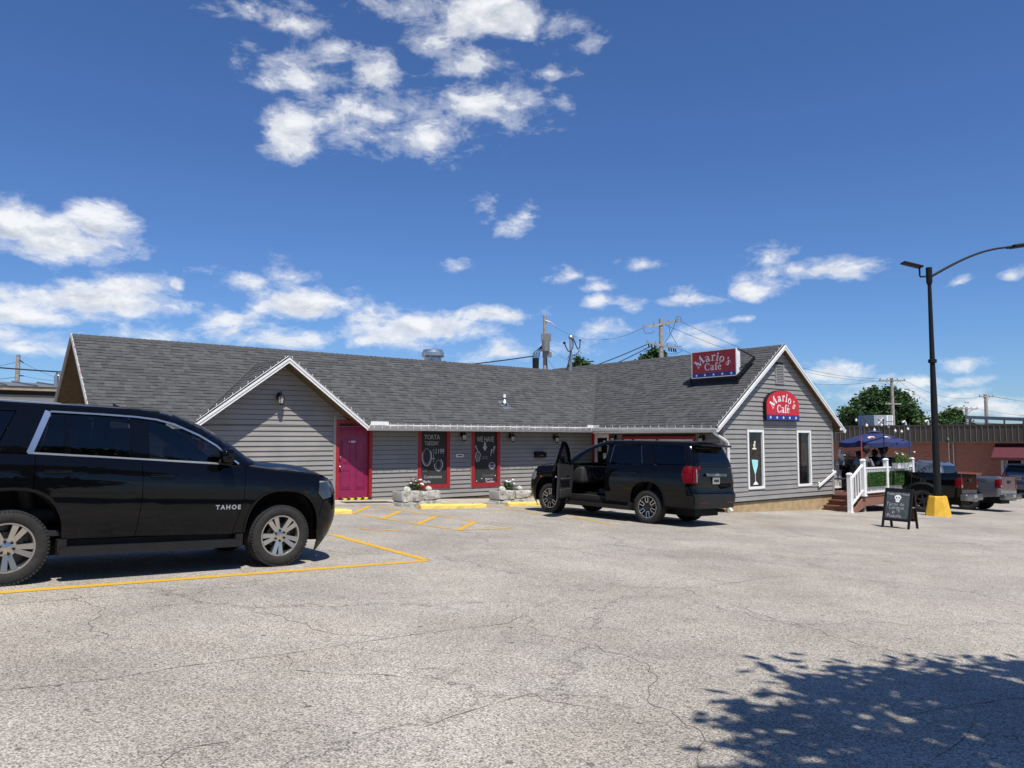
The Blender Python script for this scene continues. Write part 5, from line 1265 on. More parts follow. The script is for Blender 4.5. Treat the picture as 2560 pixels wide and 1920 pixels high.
# ---------------------------------------------------------------- pickups
def pickup(label, loc, az, paint, lamp, scale, bumper, decal=None, wheel='black'):
    car = thing('pickup_truck', label, 'truck', loc, rot=tilt(az)); car.scale = (scale,) * 3
    XF = 3.6
    lo = Shell([(.25, .95), (.45, .99), (.65, 1.02), (.85, 1.02), (.97, 1.0), (1.0, .97)], [(.3, 4.40), (.6, 4.52), (1.0, 4.50), (1.3, 4.35)],
               [(.4, -1.20), (.8, -1.24), (1.42, -1.22)], (.4, .6), (.09, .10), [(-1.5, 1.43), (.9, 1.42), (1.1, 1.40), (3.0, 1.36), (3.2, 1.33), (4.2, 1.22), (4.6, 1.15)])
    up = Shell([(1.3, .955), (1.4, .94), (1.6, .88), (1.82, .81), (1.9, .76), (1.94, .68)], [(1.3, 3.35), (1.45, 3.05), (1.65, 2.72), (1.82, 2.42), (1.93, 2.1)], [(1.3, .92), (1.5, .95), (1.8, 1.06), (1.93, 1.2)], (.45, .55), (.14, .2))
    AF = sup_arch(XF, .43, .52, .58, .55); AR = sup_arch(0, .43, .52, .58, .55)
    for sg in (-1, 1):
        f = side_fn(lo, sg); iw = inw(sg); fu = side_fn(up, sg)
        panel('bed_side', [(-.52, .55), (lo.sr(.62), .62), (lo.sr(1.0), 1.0), (lo.sr(1.42), 1.425), (.90, 1.42), (.90, .52), (.52, .52)] + [p for p in reversed(AR) if p[1] > .56], f, iw, paint, car)
        panel('rear_door', [(.91, .5), (1.95, .5), (1.95, lo.zt(1.95)), (.91, lo.zt(.91))], f, iw, paint, car)
        panel('front_door', [(1.95, .5), (3.06, .5), (3.06, lo.zt(3.06)), (1.95, lo.zt(1.95))], f, iw, paint, car)
        panel('front_fender', [(3.06, .5), (3.06, lo.zt(3.06)), (3.4, lo.zt(3.4)), (3.9, lo.zt(3.9)), (lo.sf(1.15), 1.16), (lo.sf(.8), .8), (lo.sf(.5), .45), (XF + .52, .48)] + [p for p in reversed(AF) if p[1] > .56] + [(XF - .52, .5)], f, iw, paint, car)
        for cx in (0, XF):
            ar = sup_arch(cx, .43, .52, .58, .55); m = MB(); vs = []
            for a, z in ar:
                y = lo.y(a, z); vs += [(a, sg * (y + .035), z), (a + (a - cx) * .12, sg * (y + .006), z + (z - .43) * .13), (a, sg * (y - .1), z)]
            m.add(vs, [q for i in range(len(ar) - 1) for q in ((3 * i, 3 * i + 3, 3 * i + 4, 3 * i + 1), (3 * i, 3 * i + 2, 3 * i + 5, 3 * i + 3))]); m.build('fender_flare', 'car_dark_trim', car, True)
            m = MB(); pts = [(cx + .58 * cos(pi * i / 16), .42 + .63 * sin(pi * i / 16)) for i in range(17)]
            m.add([(a, sg * y, z) for a, z in pts for y in (.98, .5)], [(2 * i, 2 * i + 2, 2 * i + 3, 2 * i + 1) for i in range(16)]); m.add([(a, sg * .5, z) for a, z in pts], [tuple(range(17))]); m.build('wheel_well', 'car_liner', car)
            put_wheel(car, wheel, cx, sg, .86, .42, .28, .25)
        panel('window', [(1.15, 1.42), (1.95, 1.40), (1.95, 1.84), (1.24, 1.84)], side_fn(up, sg, -.004), iw, 'glass_tint', car, lip=0)
        panel('window', [(2.05, 1.40), (2.95, 1.38), (2.62, 1.66), (2.32, 1.83), (2.05, 1.84)], side_fn(up, sg, -.004), iw, 'glass_tint', car, lip=0)
        panel('cab_side', [(up.sr(1.36), 1.36), (1.15, 1.38), (1.15, 1.42), (1.24, 1.845), (1.94, 1.85), (1.94, 1.39), (2.06, 1.39), (2.06, 1.85), (2.33, 1.84), (2.64, 1.67), (3.0, 1.36), (up.sf(1.36), 1.37), (up.sf(1.6), 1.6), (up.sf(1.8), 1.8), (2.0, 1.935), (1.3, 1.935), (up.sr(1.85), 1.85), (up.sr(1.6), 1.6)], fu, iw, paint, car, gap=.001)
        m = MB(); round_box(m, 2.75, 2.92, min(sg * .98, sg * 1.22), max(sg * .98, sg * 1.22), 1.38, 1.58, .05); m.build('side_mirror', paint, car, True)
        z0, z1, yw = lamp
        panel('tail_light', [(lo.sr(z0), z0), (lo.sr(z1), z1), (-1.06, z1 - .03), (-1.04, z0 + .05)], side_fn(lo, sg, .01), iw, 'lens_red', car, lip=.03)
        panel('tail_light', [(sg * (lo.yr(z0) - yw), z0 + .02), (sg * lo.yr(z0), z0), (sg * lo.yr(z1), z1), (sg * (lo.yr(z1) - yw), z1)], lambda y, z: Vector((lo.rx(y, z) - .01, y, z)), lambda p: (1, 0, 0), 'lens_red', car, lip=.03)
        panel('reverse_lamp', [(sg * (lo.yr(z0) - yw + .01), z0 + .03), (sg * (lo.yr(z0) - .02), z0 + .03), (sg * (lo.yr(z0) - .02), z0 + .12), (sg * (lo.yr(z0) - yw + .01), z0 + .12)], lambda y, z: Vector((lo.rx(y, z) - .014, y, z)), lambda p: (1, 0, 0), 'lens_clear', car, lip=.02)
        if decal:
            m = MB(); vs, fs = text_mesh(decal, .20, 'CENTER', offset=.006, shear=.25); m.add([(-.55 + sg * -x * .95, sg * (lo.y(-.55, 1.2) + .006), 1.16 + y) for x, y, _ in vs], fs); m.build('decal', 'car_satin', car)
    def rp(nm, poly, mat, push=0.0, lip=.02): return panel(nm, poly, lambda y, z: Vector((lo.rx(y, z) - push, y, z)), lambda p: (1, 0, 0), mat, car, lip=lip)
    z0, z1, yw = lamp
    rp('tailgate', [(.80, .72), (.80, 1.42), (-.80, 1.42), (-.80, .72)], paint)
    for sg in (-1, 1): rp('rear_corner', [(sg * .80, .65), (sg * lo.yr(.7), .65), (sg * lo.yr(z0), z0), (sg * .80, z0)], paint); rp('rear_corner', [(sg * .80, z0), (sg * (lo.yr(z0) - yw), z0), (sg * (lo.yr(z1) - yw), z1), (sg * lo.yr(z1), z1), (sg * lo.yr(1.4), 1.42), (sg * .80, 1.42)], paint)
    m = MB(); round_box(m, -1.27, -1.22, -.16, .16, 1.15, 1.26, .02); m.build('tailgate_handle', 'car_dark_trim', car, True)
    m = MB(); round_box(m, -1.42, -1.18, -.98, .98, .50, .72, .04); round_box(m, -1.44, -1.2, -.25, .25, .46, .60, .03); m.build('rear_bumper', bumper, car, True)
    m = MB(); m.box(-1.435, -1.42, -.16, .16, .56, .70); m.build('licence_plate', 'plate', car)
    m = MB(); m.box(-1.18, .86, -.80, .80, .78, .82); m.box(-1.18, -1.14, -.80, .80, .82, 1.40); m.box(.84, .90, -.93, .93, .5, 1.42); m.box(-1.15, .86, -.93, -.80, .78, 1.418); m.box(-1.15, .86, .80, .93, .78, 1.418); m.build('bed', 'car_liner', car)
    def sym(zs_, fn): return [(fn(z), z) for z in zs_] + [(-fn(z), z) for z in reversed(zs_)]
    panel('rear_window', sym([1.46, 1.6, 1.78], lambda z: up.yr(z) - .10), lambda y, z: Vector((up.rx(y, z) - .004, y, z)), lambda p: (1, 0, 0), 'glass_tint', car, lip=0)
    panel('cab_back', sym([1.30, 1.46], lambda z: up.yr(z)), lambda y, z: Vector((up.rx(y, z), y, z)), lambda p: (1, 0, 0), paint, car)
    panel('cab_back', sym([1.78, 1.86, 1.93], lambda z: up.yr(z)), lambda y, z: Vector((up.rx(y, z), y, z)), lambda p: (1, 0, 0), paint, car)
    for sg in (-1, 1): panel('cab_back', [(sg * (up.yr(1.46) - .10), 1.46), (sg * up.yr(1.46), 1.46), (sg * up.yr(1.6), 1.6), (sg * up.yr(1.78), 1.78), (sg * (up.yr(1.78) - .10), 1.78), (sg * (up.yr(1.6) - .10), 1.6)], lambda y, z: Vector((up.rx(y, z), y, z)), lambda p: (1, 0, 0), paint, car)
    m = MB(); m.box(1.17, 1.21, -.14, .14, 1.905, 1.935); m.build('brake_lamp', 'lens_red', car)
    panel('windshield', sym([1.37, 1.5, 1.65, 1.82], lambda z: up.yf(z) - .02), lambda y, z: Vector((up.fx(y, z), y, z)), lambda p: (-1, 0, 0), 'glass_tint', car, lip=0)
    panel('roof', [(1.22, -.60), (1.3, -.68), (2.0, -.68), (2.12, -.4), (2.16, 0), (2.12, .4), (2.0, .68), (1.3, .68), (1.22, .60)], lambda x, y: Vector((x, y, 1.935 + .035 * (1 - (y / .68) ** 2))), lambda p: (0, 0, -1), paint, car, gap=0)
    hx = [3.1, 3.4, 3.9, 4.2]; hp = [(x, lo.y(x, lo.zt(x) - .001)) for x in hx]; hp = hp + [(4.38, .5), (4.45, 0), (4.38, -.5)] + [(x, -y) for x, y in reversed(hp)]
    panel('hood', hp, lambda x, y: Vector((x, y, lo.zt(x) + .07 * max(0, 1 - abs(y) ** 3))), lambda p: (0, 0, -1), paint, car)
    panel('grille', sym([.5, .8, 1.2], lambda z: lo.yf(z)), lambda y, z: Vector((lo.fx(y, z), y, z)), lambda p: (-1, 0, 0), 'car_dark_trim', car)
    m = MB(); m.box(-1.1, 4.2, -.5, .5, .32, .7); m.box(.55, 3.05, -.9, .9, .42, .6); m.build('chassis', 'car_liner', car)
    m = MB(); m.box(1.0, 3.1, -.88, .88, .6, 1.30); m.build('cabin_floor', 'interior', car)
    return car
azP = radians(-45); lP = GN.cross(Vector((sin(azP), cos(azP), 0)))
p = ghit(2308, 1281); pickup('black pickup with dark wheels backed up beside the cafe deck', p - lP * .98, azP, 'car_black', (.92, 1.30, .16), 1.0, 'car_satin')
azP = radians(-41); lP = GN.cross(Vector((sin(azP), cos(azP), 0)))
p = ghit(2460, 1272.5); pickup('dark grey pickup with door decal parked past the black pickup', p + lP * .92, azP, 'car_grey', (.95, 1.32, .18), .96, 'car_satin', 'FX4')
p = ghit(2513, 1253); pz = atY(2512, 1240, 42.0); pz.z = gz(pz.x, pz.y)
suv('parked_car', 'dark blue SUV parked under the red awning by the brick shop', pz + Vector((2.4, 1.6, 0)), radians(58), 'car_blue', 'black', scale=.92, chrome=None)

# ---------------------------------------------------------------- things on the cafe
def uvthing(name, label, cat, u, v, z, rz=RZ, group=None): return thing(name, label, cat, UV(u, v, z), rz, group)
def make_lantern(lit):
    parts = []
    m = MB(); m.prism([(.055 * cos(q * pi / 8), .085 * sin(q * pi / 8)) for q in range(16)], lambda a, b, d: (a, -d, b), .02); parts.append(('back_plate', m.mesh('back_plate', 'black_metal')))
    m = MB(); m.tube([(0, -.01, .03), (0, -.07, .09), (0, -.13, .10), (0, -.16, .06), (0, -.16, .02)], .011, 7); parts.append(('arm', m.mesh('arm', 'black_metal', True)))
    Mt = Matrix.Translation((0, -.16, 0))
    m = MB(); m.lathe([(.0, .06), (.015, .055), (.03, .03), (.085, -.015), (.09, -.025), (.0, -.02)], 6, Mt); parts.append(('hood', m.mesh('hood', 'black_metal')))
    m = MB(); m.lathe([(.07, -.02), (.05, -.17), (.0, -.17)], 6, Mt); parts.append(('lamp_glass', m.mesh('lamp_glass', 'lamp_glass')))
    m = MB(); m.lathe([(.054, -.165), (.058, -.18), (.02, -.20), (.0, -.215)], 6, Mt)
    for k in range(6): q = k * pi / 3; m.bar((.074 * cos(q), -.16 + .074 * sin(q), -.02), (.054 * cos(q), -.16 + .054 * sin(q), -.17), .009, .009)
    parts.append(('cage', m.mesh('cage', 'black_metal')))
    if lit: m = MB(); m.sphere((0, -.16, -.09), .028, 8, 6); parts.append(('lamp_bulb', m.mesh('lamp_bulb', 'lamp_lit', True)))
    return parts
LAN = {False: make_lantern(False), True: make_lantern(True)}
def lantern(label, u, v, z, rz, lit=False, sc=1.05):
    t = uvthing('wall_lantern', label, 'lamp', u, v, z, rz, 'carriage lanterns on the cafe walls'); t.scale = (sc,) * 3
    for n, me in LAN[lit]: link(me, n, t)
lantern('lit carriage lantern high on the small front gable', 8.20, VL - .02, 2.80, RZ, True, 1.2)
lantern('dark carriage lantern between the two chalkboard windows', 14.22, VL - .02, 1.80, RZ)
lantern('dark carriage lantern just past the second chalkboard window', 16.18, VL - .02, 1.76, RZ)
lantern('dark carriage lantern above the black mailbox', 18.14, VL - .02, 1.72, RZ)
lantern('dark carriage lantern beside the entry door', UW0 - .02, 19.19, 1.72, RZ - pi / 2)
lantern('dark carriage lantern between the wide red window and the downspout', UW0 - .02, 15.40, 1.70, RZ - pi / 2)
t = uvthing('mailbox', 'black wall mailbox below a lantern', 'mailbox', 17.44, VL - .02, 1.02)
m = MB(); m.prism([(-.0, 0), (-.16, 0), (-.17, .13), (-.0, .20)], lambda a, b, d: (-.21 + d, a, b), .42); m.build('box', 'black_metal', t)
m = MB(); m.prism([(-.0, .21), (-.19, .135), (-.195, .12), (-.18, .12), (-.0, .195)], lambda a, b, d: (-.22 + d, a, b), .44); m.build('lid', 'black_metal', t)
m = MB(); m.box(-.07, .07, -.175, -.168, .07, .085); m.build('label_plate', 'galvanised', t)
m = MB(); m.box(-.135, .135, -.012, 0, 0, .09); m.cur = 1; m.box(-.10, .10, -.014, -.011, .025, .065); t = m.build('wall_plaque', ['sign_white', 'black_metal'], None, loc=UV(14.15, VL - .022, 1.08), rot=(0, 0, RZ)); tag(t, 'small white plaque with a dark bar on the siding', 'plaque')

# ---- lettering with serifs
def ring(cx, cy, rx, ry, thick, thin, a0=0, a1=360, n=22):
    pts = arc(cx, cy, rx, ry, a0, a1, n); ws = [thin + (thick - thin) * abs(cos(radians(a0 + (a1 - a0) * i / n))) ** 1.4 for i in range(n + 1)]; return pts, ws
def dot(x, y, r): return [(x - r, y), (x - r * .7, y), (x, y), (x + r * .7, y), (x + r, y)], [.01, r * 1.42, r * 2, r * 1.42, .01]
GL = {
 'M': (1.0, [([(.13, .02), (.13, .66)], .055), ([(.14, .69), (.45, .04)], .15), ([(.44, .05), (.77, .66)], .05), ([(.80, .02), (.80, .68)], .15), ([(0, .02), (.27, .02)], .045), ([(.66, .02), (.97, .02)], .045), ([(.0, .67), (.2, .67)], .045), ([(.74, .67), (.97, .67)], .045)]),
 'a': (.52, [ring(.2, .14, .12, .12, .12, .04), (arc(.2, .35, .15, .11, 165, 0, 8), [.10, .08, .05, .045, .05, .07, .09, .11, .12]), ([(.35, .36), (.35, .05)], .115), ([(.34, .05), (.42, .02), (.5, .06)], [.09, .05, .03])]),
 'r': (.42, [([(.14, .02), (.14, .46)], .12), ([(0, .02), (.3, .02)], .042), ([(0, .45), (.14, .45)], .042), (arc(.29, .33, .13, .13, 170, 70, 6), [.04, .05, .06, .07, .08, .09, .1]), dot(.36, .41, .065)]),
 'i': (.30, [([(.14, .02), (.14, .46)], .12), ([(0, .02), (.29, .02)], .042), ([(0, .45), (.14, .45)], .042), dot(.13, .61, .078)]),
 'o': (.50, [ring(.24, .23, .175, .215, .125, .045)]),
 "'": (.22, [dot(.10, .62, .075), ([(.165, .62), (.16, .53), (.08, .46)], [.06, .055, .02])]),
 's': (.42, [([(.33, .36), (.30, .43), (.2, .46), (.10, .40), (.11, .31), (.21, .24), (.32, .16), (.30, .06), (.19, .01), (.09, .05), (.06, .14)], [.05, .045, .05, .08, .11, .13, .11, .08, .05, .045, .05])]),
 'C': (.70, [ring(.36, .34, .27, .31, .15, .045, 42, 318), ([(.56, .46), (.56, .66)], .05), ([(.56, .03), (.57, .2)], .03)]),
 'f': (.37, [([(.16, .02), (.16, .54)], .12), (arc(.30, .54, .14, .14, 180, 60, 7), [.11, .09, .07, .06, .06, .07, .08, .09]), dot(.35, .63, .06), ([(.02, .43), (.32, .43)], .045), ([(.02, .02), (.33, .02)], .042)]),
 'e': (.47, [ring(.23, .23, .165, .205, .125, .045, 15, 325), ([(.10, .26), (.38, .26)], .045), ([(.37, .30), (.385, .26)], .06)]),
}
GL['é'] = (.47, GL['e'][1] + [([(.18, .55), (.32, .69)], [.04, .085])])
def letter(par, ch, x, y, h, rot, yplane, mat, sxx=1.0):
    """one serif letter as its own part; x, y of its base centre, h cap height, rot in radians"""
    adv, st = GL[ch]; s = h / .70; mb = MB(); c, sn = cos(rot), sin(rot); k = 0
    for pts, w in st:
        vs, fs = stroke(pts, w); out = []
        for a, b in vs:
            a = (a - adv / 2) * s * sxx; b = b * s; out.append((x + a * c - b * sn, yplane - .0004 * k, y + a * sn + b * c))
        mb.add(out, fs); k += 1
    mb.build('letter', mat, par)
def star(mb, x, z, r, y):
    pts = [(x + (r if i % 2 == 0 else r * .40) * sin(i * pi / 5), z + (r if i % 2 == 0 else r * .40) * cos(i * pi / 5)) for i in range(10)]; mb.add([(a, y, b) for a, b in pts], [tuple(range(10))])
def cafe_text(par, yp, mat, cx, zb, Rr, h, h2, zc, span, flat=1.0):
    word = "Mario's"; adv = [GL[c][0] for c in word]; tot = sum(adv); acc = 0
    for i, c in enumerate(word):
        mid = acc + adv[i] / 2; acc += adv[i]; a = -span / 2 + span * mid / tot
        if c == "'": a += .04
        letter(par, c, cx + Rr * sin(a), zb + Rr * cos(a) * flat - Rr * flat, h * (1 if c != "'" else .9), -a * .95, yp, mat)
    word = 'Café'; adv = [GL[c][0] for c in word]; tot = sum(adv); s = h2 / .70; acc = 0
    for i, c in enumerate(word): letter(par, c, cx + (acc + adv[i] / 2 - tot / 2) * s * .92, zc, h2, 0, yp, mat, .92); acc += adv[i]
# roof sign
RS = uvthing('roof_sign', 'red and blue rectangular cafe sign box standing on the roof', 'sign', 21.35, 16.0, zr(21.35) - .02, RZ - pi / 2)
b0, b1 = 2.08 + 1.62 - (zr(21.35) - .02), 2.98 + 1.62 - (zr(21.35) - .02)
m = MB(); m.box(-.90, .90, 0, .20, b0, b1); m.build('cabinet', 'gutter_metal', RS)
m = MB(); m.box(-.875, .875, -.012, .002, b0 + .17, b1 - .025); m.build('sign_face', 'sign_red_faded', RS)
m = MB(); m.box(-.875, .875, -.012, .002, b0 + .02, b0 + .165); m.build('star_band', 'sign_blue', RS)
m = MB(); frame_boards(m, lambda a, o, z: (a, -o, z), -.90, .90, b0, b1, .022, -.01, .018); m.build('frame', 'gutter_metal', RS)
for i in range(5):
    m = MB(); star(m, -.70 + .35 * i, b0 + .09, .052, -.0135); m.build('star', 'sign_white', RS)
cafe_text(RS, -.0135, 'sign_white_faded', -.02, b1 - .35, .66, .285, .255, b0 + .235, 2.15, .62)
m = MB()
zf = lambda y: PR * y - .0
for x in (-.93, .93):
    m.bar((x, -.06, b0 - .06), (x, .95, b0 + .63), .06, .09); m.bar((x * .98, .05, b1 - .01), (x, .92, b0 + .66), .03, .03); m.bar((x, .12, b0 + .25), (x, .70, b0 + .48), .025, .025)
m.bar((-.93, .02, b0 - .045), (.93, .02, b0 - .045), .10, .07)
for x in (-.93, .93): m.bar((x, .0, b0 - .03), (x, .0, -.05), .05, .05)
m.build('support_frame', 'black_metal', RS)
# arched gable sign
AS = uvthing('arched_sign', 'bright red arched cafe sign with blue star band on the gable', 'sign', onv(1957, 1000, VG - .15)[0], VG - .02, .64 + 1.62)
def arch_poly(w, h, hs, n=24):
    return [(-w, 0), (w, 0), (w, hs)] + [(w * cos(pi * i / n), hs + (h - hs) * sin(pi * i / n)) for i in range(1, n)] + [(-w, hs)]
m = MB(); m.prism(arch_poly(.96, 1.0, .50), lambda a, b, d: (a, -.13 + d, b), .13); m.build('cabinet', 'black_metal', AS)
m = MB(); pl = [(x, max(z, .185)) for x, z in arch_poly(.945, .985, .50)]; m.prism(pl, lambda a, b, d: (a, -.142 + d, b), .014); m.build('sign_face', 'sign_red', AS)
m = MB(); m.box(-.95, .95, -.142, -.128, .01, .18); m.build('star_band', 'sign_blue', AS)
for i in range(5):
    m = MB(); star(m, -.74 + .37 * i, .095, .062, -.1435); m.build('star', 'sign_white', AS)
cafe_text(AS, -.1435, 'sign_white', 0, .635, .68, .275, .27, .255, 2.2, .74)

# ---- roof hardware
def onroofL(px, py):
    r = ray(px, py); a, b = 19.0, 23.0
    for _ in range(40):
        v = (a + b) / 2; P = r * (v / r.dot(D2)); z = P.z + ZC
        if z > zl(v): a = v
        else: b = v
    # above plane -> farther up
    return P.dot(D1), v, zl(v)
u, v, z = onroofL(1261, 1012)
t = uvthing('vent_pipe', 'short white plumbing vent with metal flashing on the long roof slope', 'vent', u, v, z)
m = MB(); m.tube([(0, 0, -.05), (0, 0, .36)], .05, 12, False); m.tube([(0, 0, .36), (0, 0, .05)], .04, 12, False); m.build('pipe', 'pvc_white', t, True)
m = MB(); m.lathe([(.12, .06), (.07, .14), (.052, .20)], 14); m.add([(-.18, -.24, -.165), (.18, -.24, -.165), (.18, .14, .128), (-.18, .14, .128)], [(0, 1, 2, 3)]); m.build('flashing', 'galvanised', t, True)
m = MB(); m.lathe([(.05, .20), (.064, .205), (.064, .235), (.05, .24)], 12); m.build('collar', 'rubber_mat', t)
uu, _ = onv(1084, 905, 23.2)
t = uvthing('exhaust_fan', 'round galvanised kitchen exhaust fan on the ridge', 'fan', uu, 23.25, zl(23.25) - .05)
m = MB(); m.box(-.42, .42, -.42, .42, -.2, .30); m.build('curb', 'galvanised', t)
m = MB(); m.lathe([(.30, .28), (.30, .56), (.37, .58), (.40, .62), (.40, .74), (.36, .78), (.35, .84), (.30, .86), (0, .86)], 32); m.build('fan_housing', 'galvanised', t, True)
m = MB(); m.tube([(.3, -.2, .45), (.48, -.25, .42), (.55, -.25, .15), (.5, -.25, .0)], .018, 6); m.build('cable', 'wire_black', t, True)
uu, _ = onv(1305, 925, 23.8)
t = uvthing('roof_ventilator', 'tilted white sheet-metal cap just showing over the ridge', 'vent', uu, 23.9, zl(23.9) - .1)
M = Matrix.Translation((0, 0, .75)) @ Matrix.Rotation(radians(70), 4, 'Y')
m = MB(); m.lathe([(.25, -.3), (.25, .28), (.23, .28), (.23, -.28)], 20, M); m.build('cap', 'galvanised', t, True)
m = MB(); m.tube([(0, 0, -.2), (0, 0, .8)], .15, 14); m.build('stem', 'galvanised', t, True)
uu, zz = onv(1427, 932, 23.0)
t = uvthing('service_mast', 'grey conduit service mast with weatherhead and black cable ends on the roof', 'mast', uu, 23.0, zl(23.0) - .1)
_, ztop = onv(1427, 846, 23.0); ht = ztop - (zl(23.0) - .1)
m = MB(); m.tube([(0, 0, 0), (0, 0, ht)], .055, 12); m.build('conduit', 'galvanised', t, True)
m = MB(); m.sphere((.04, 0, ht + .04), .13, 12, 8, (1.1, .8, .9)); m.build('weatherhead', 'galvanised', t, True)
m = MB(); h = ht
m.tube([(.10, 0, h), (.14, 0, h - .25), (.10, 0, h - .42), (.02, -.06, h - .45)], .02, 6); m.tube([(.14, 0, h), (.32, 0, h - .30), (.42, 0, h - .42), (.50, 0, h - .36), (.53, 0, h - .05)], .022, 6); m.sphere((.53, 0, h - .03), .045, 8, 6)
m.tube([(.5, 0, h - .45), (.3, 0, h - .65), (.05, -.05, h - .68)], .02, 6); m.tube([(-.02, -.06, h - .5), (-.18, -.06, h - .55), (-.30, -.06, h - .40), (-.38, -.06, h - .25)], .022, 6); m.sphere((-.40, -.06, h - .22), .06, 8, 6)
m.tube([(-.02, -.06, h - .5), (-.16, -.06, h - .95), (-.28, -.06, h - 1.3), (-.4, -.06, h - 1.75)], .024, 6); m.build('cable_loops', 'wire_black', t, True)

# ---- strings of party lights along the eaves
def light_string(label, pts, nb, up=.05, every_red=0):
    pts = [Vector(p) for p in pts]; o = pts[0]; t = uvthing('light_string', label, 'string lights', *o)
    m = MB(); m.tube([p - o for p in pts], .006, 5); m.build('wire', 'gutter_metal', t)
    m = MB(); seg = [(pts[i + 1] - pts[i]).length for i in range(len(pts) - 1)]; L = sum(seg)
    for k in range(nb):
        s = L * (k + .5) / nb; i = 0
        while s > seg[i]: s -= seg[i]; i += 1
        p = pts[i] + (pts[i + 1] - pts[i]) * s / seg[i] - o; h = up * R.uniform(.8, 1.3)
        m.cur = 1 if every_red and k % every_red == 2 else 0
        m.tube([p, p + Vector((R.uniform(-.01, .01), R.uniform(-.01, .01), h))], .007, 5); m.sphere(p + Vector((0, 0, h + .02)), .012, 6, 5, (1, 1, 1.4))
    q = m.build('bulbs', ['bulb', 'bulb_red'], t); q['kind'] = 'stuff'
light_string('string of clear bulbs along the right wing gutter', [(UE0 - .10, VRK, ZER - .04), (UE0 - .10, VE - .2, ZER + .02)], 15, .04)
light_string('string of clear bulbs up the near edge of the right wing gable', [(UE0, VRK + .03, ZER + .03), (UR, VRK + .03, ZRR + .03)], 19, .04)
light_string('string of clear bulbs down the far edge of the right wing gable', [(UR, VRK + .03, ZRR + .03), (UE1, VRK + .03, ZER + .03)], 18, .035)
light_string('string of clear bulbs up the SUV side of the small front gable', [(UG - GH, VE + .02, ZE + .03), (UG, VE + .02, ZG + .03)], 12, .035)
light_string('string of clear bulbs down the door side of the small front gable', [(UG, VE + .02, ZG + .03), (UG + GH, VE + .02, ZE + .03)], 12, .035)
light_string('string of bulbs with some red along the brown end of the roof', [(UL - .03, VE, ZE + .02), (UL - .03, VR_, ZRL + .02)], 13, .04, 4)
t = uvthing('light_string', 'string of hanging clips along the long gutter', 'string lights', UG + GH, VE - .125, ZE - .02)
m = MB(); L = UE0 - UG - GH - .1; m.tube([(0.1 + i * .3, 0, -.005 + .012 * sin(i * 2.1)) for i in range(int(L / .3))], .006, 5)
for i in range(34): x = .15 + i * L / 34; m.box(x - .007, x + .007, -.012, 0, -.09, .06)
q = m.build('wire', 'gutter_metal', t)
# ---------------------------------------------------------------- lot furniture
def wheel_stop(label, u0, u1, v, zoff=0.0):
    t = uvthing('wheel_stop', label, 'wheel stop', (u0 + u1) / 2, v, guv((u0 + u1) / 2, v)); t.rotation_euler = tilt(A1); t['group'] = 'yellow wheel stops'
    L = (u1 - u0) / 2; m = MB(); n = 14; vs = []
    for i in range(n + 1):
        x = -L + 2 * L * i / n; k = 1 if 0 < i < n else .86
        for y, z in ((-.09, .0), (-.085, .075), (-.05, .125 * k), (.05, .125 * k), (.085, .075), (.09, .0)): vs.append((x + (0 if 0 < i < n else (-.0)), y + R.uniform(-.006, .006), z + R.uniform(-.006, .006)))
    m.add(vs, [(6 * i + j, 6 * i + 6 + j, 6 * i + 7 + j, 6 * i + 1 + j) for i in range(n) for j in range(5)] + [tuple(range(6)), tuple(range(6 * n, 6 * n + 6))[::-1]]); m.build('block', 'stop_yellow', t)
    m = MB()
    for x in (-L * .6, L * .6): m.tube([(x, 0, .1), (x, 0, .135)], .018, 8)
    m.build('anchor_pins', 'lug_dark', t)
def uat(px, v): return onv(px, 1270, v)[0]
wheel_stop('full yellow wheel stop in front of the first stone planter', uat(1048, 17.95), uat(1212, 17.95), 17.95)
wheel_stop('yellow wheel stop ending under the open-door SUV', uat(1266, 18.3), uat(1266, 18.3) + 2.15, 18.3)
wheel_stop('yellow wheel stop running under the nose of the near SUV', uat(876, 17.0) - 2.15, uat(876, 17.0), 17.0)
P = ghit(2530, 1251); wheel_stop('distant yellow wheel stop beside the dark blue SUV', P.dot(D1) - .5, P.dot(D1) + 1.3, P.dot(D2))
# door mat
m = MB(); vs = []
for u, v in ((9.75, 19.35), (11.25, 19.35), (11.25, 20.25), (9.75, 20.25)): vs.append((u, v, walkz(u, v) + .012))
m.add(vs + [(a, b, c - .02) for a, b, c in vs], [(0, 1, 2, 3), (0, 4, 5, 1), (1, 5, 6, 2), (2, 6, 7, 3), (3, 7, 4, 0)])
o = m.build('door_mat', 'rubber_mat', None, off=(10.5, 19.8, -.17), loc=UV(10.5, 19.8, -.17), rot=(0, 0, RZ)); tag(o, 'dark rubber mat before the magenta door', 'mat')

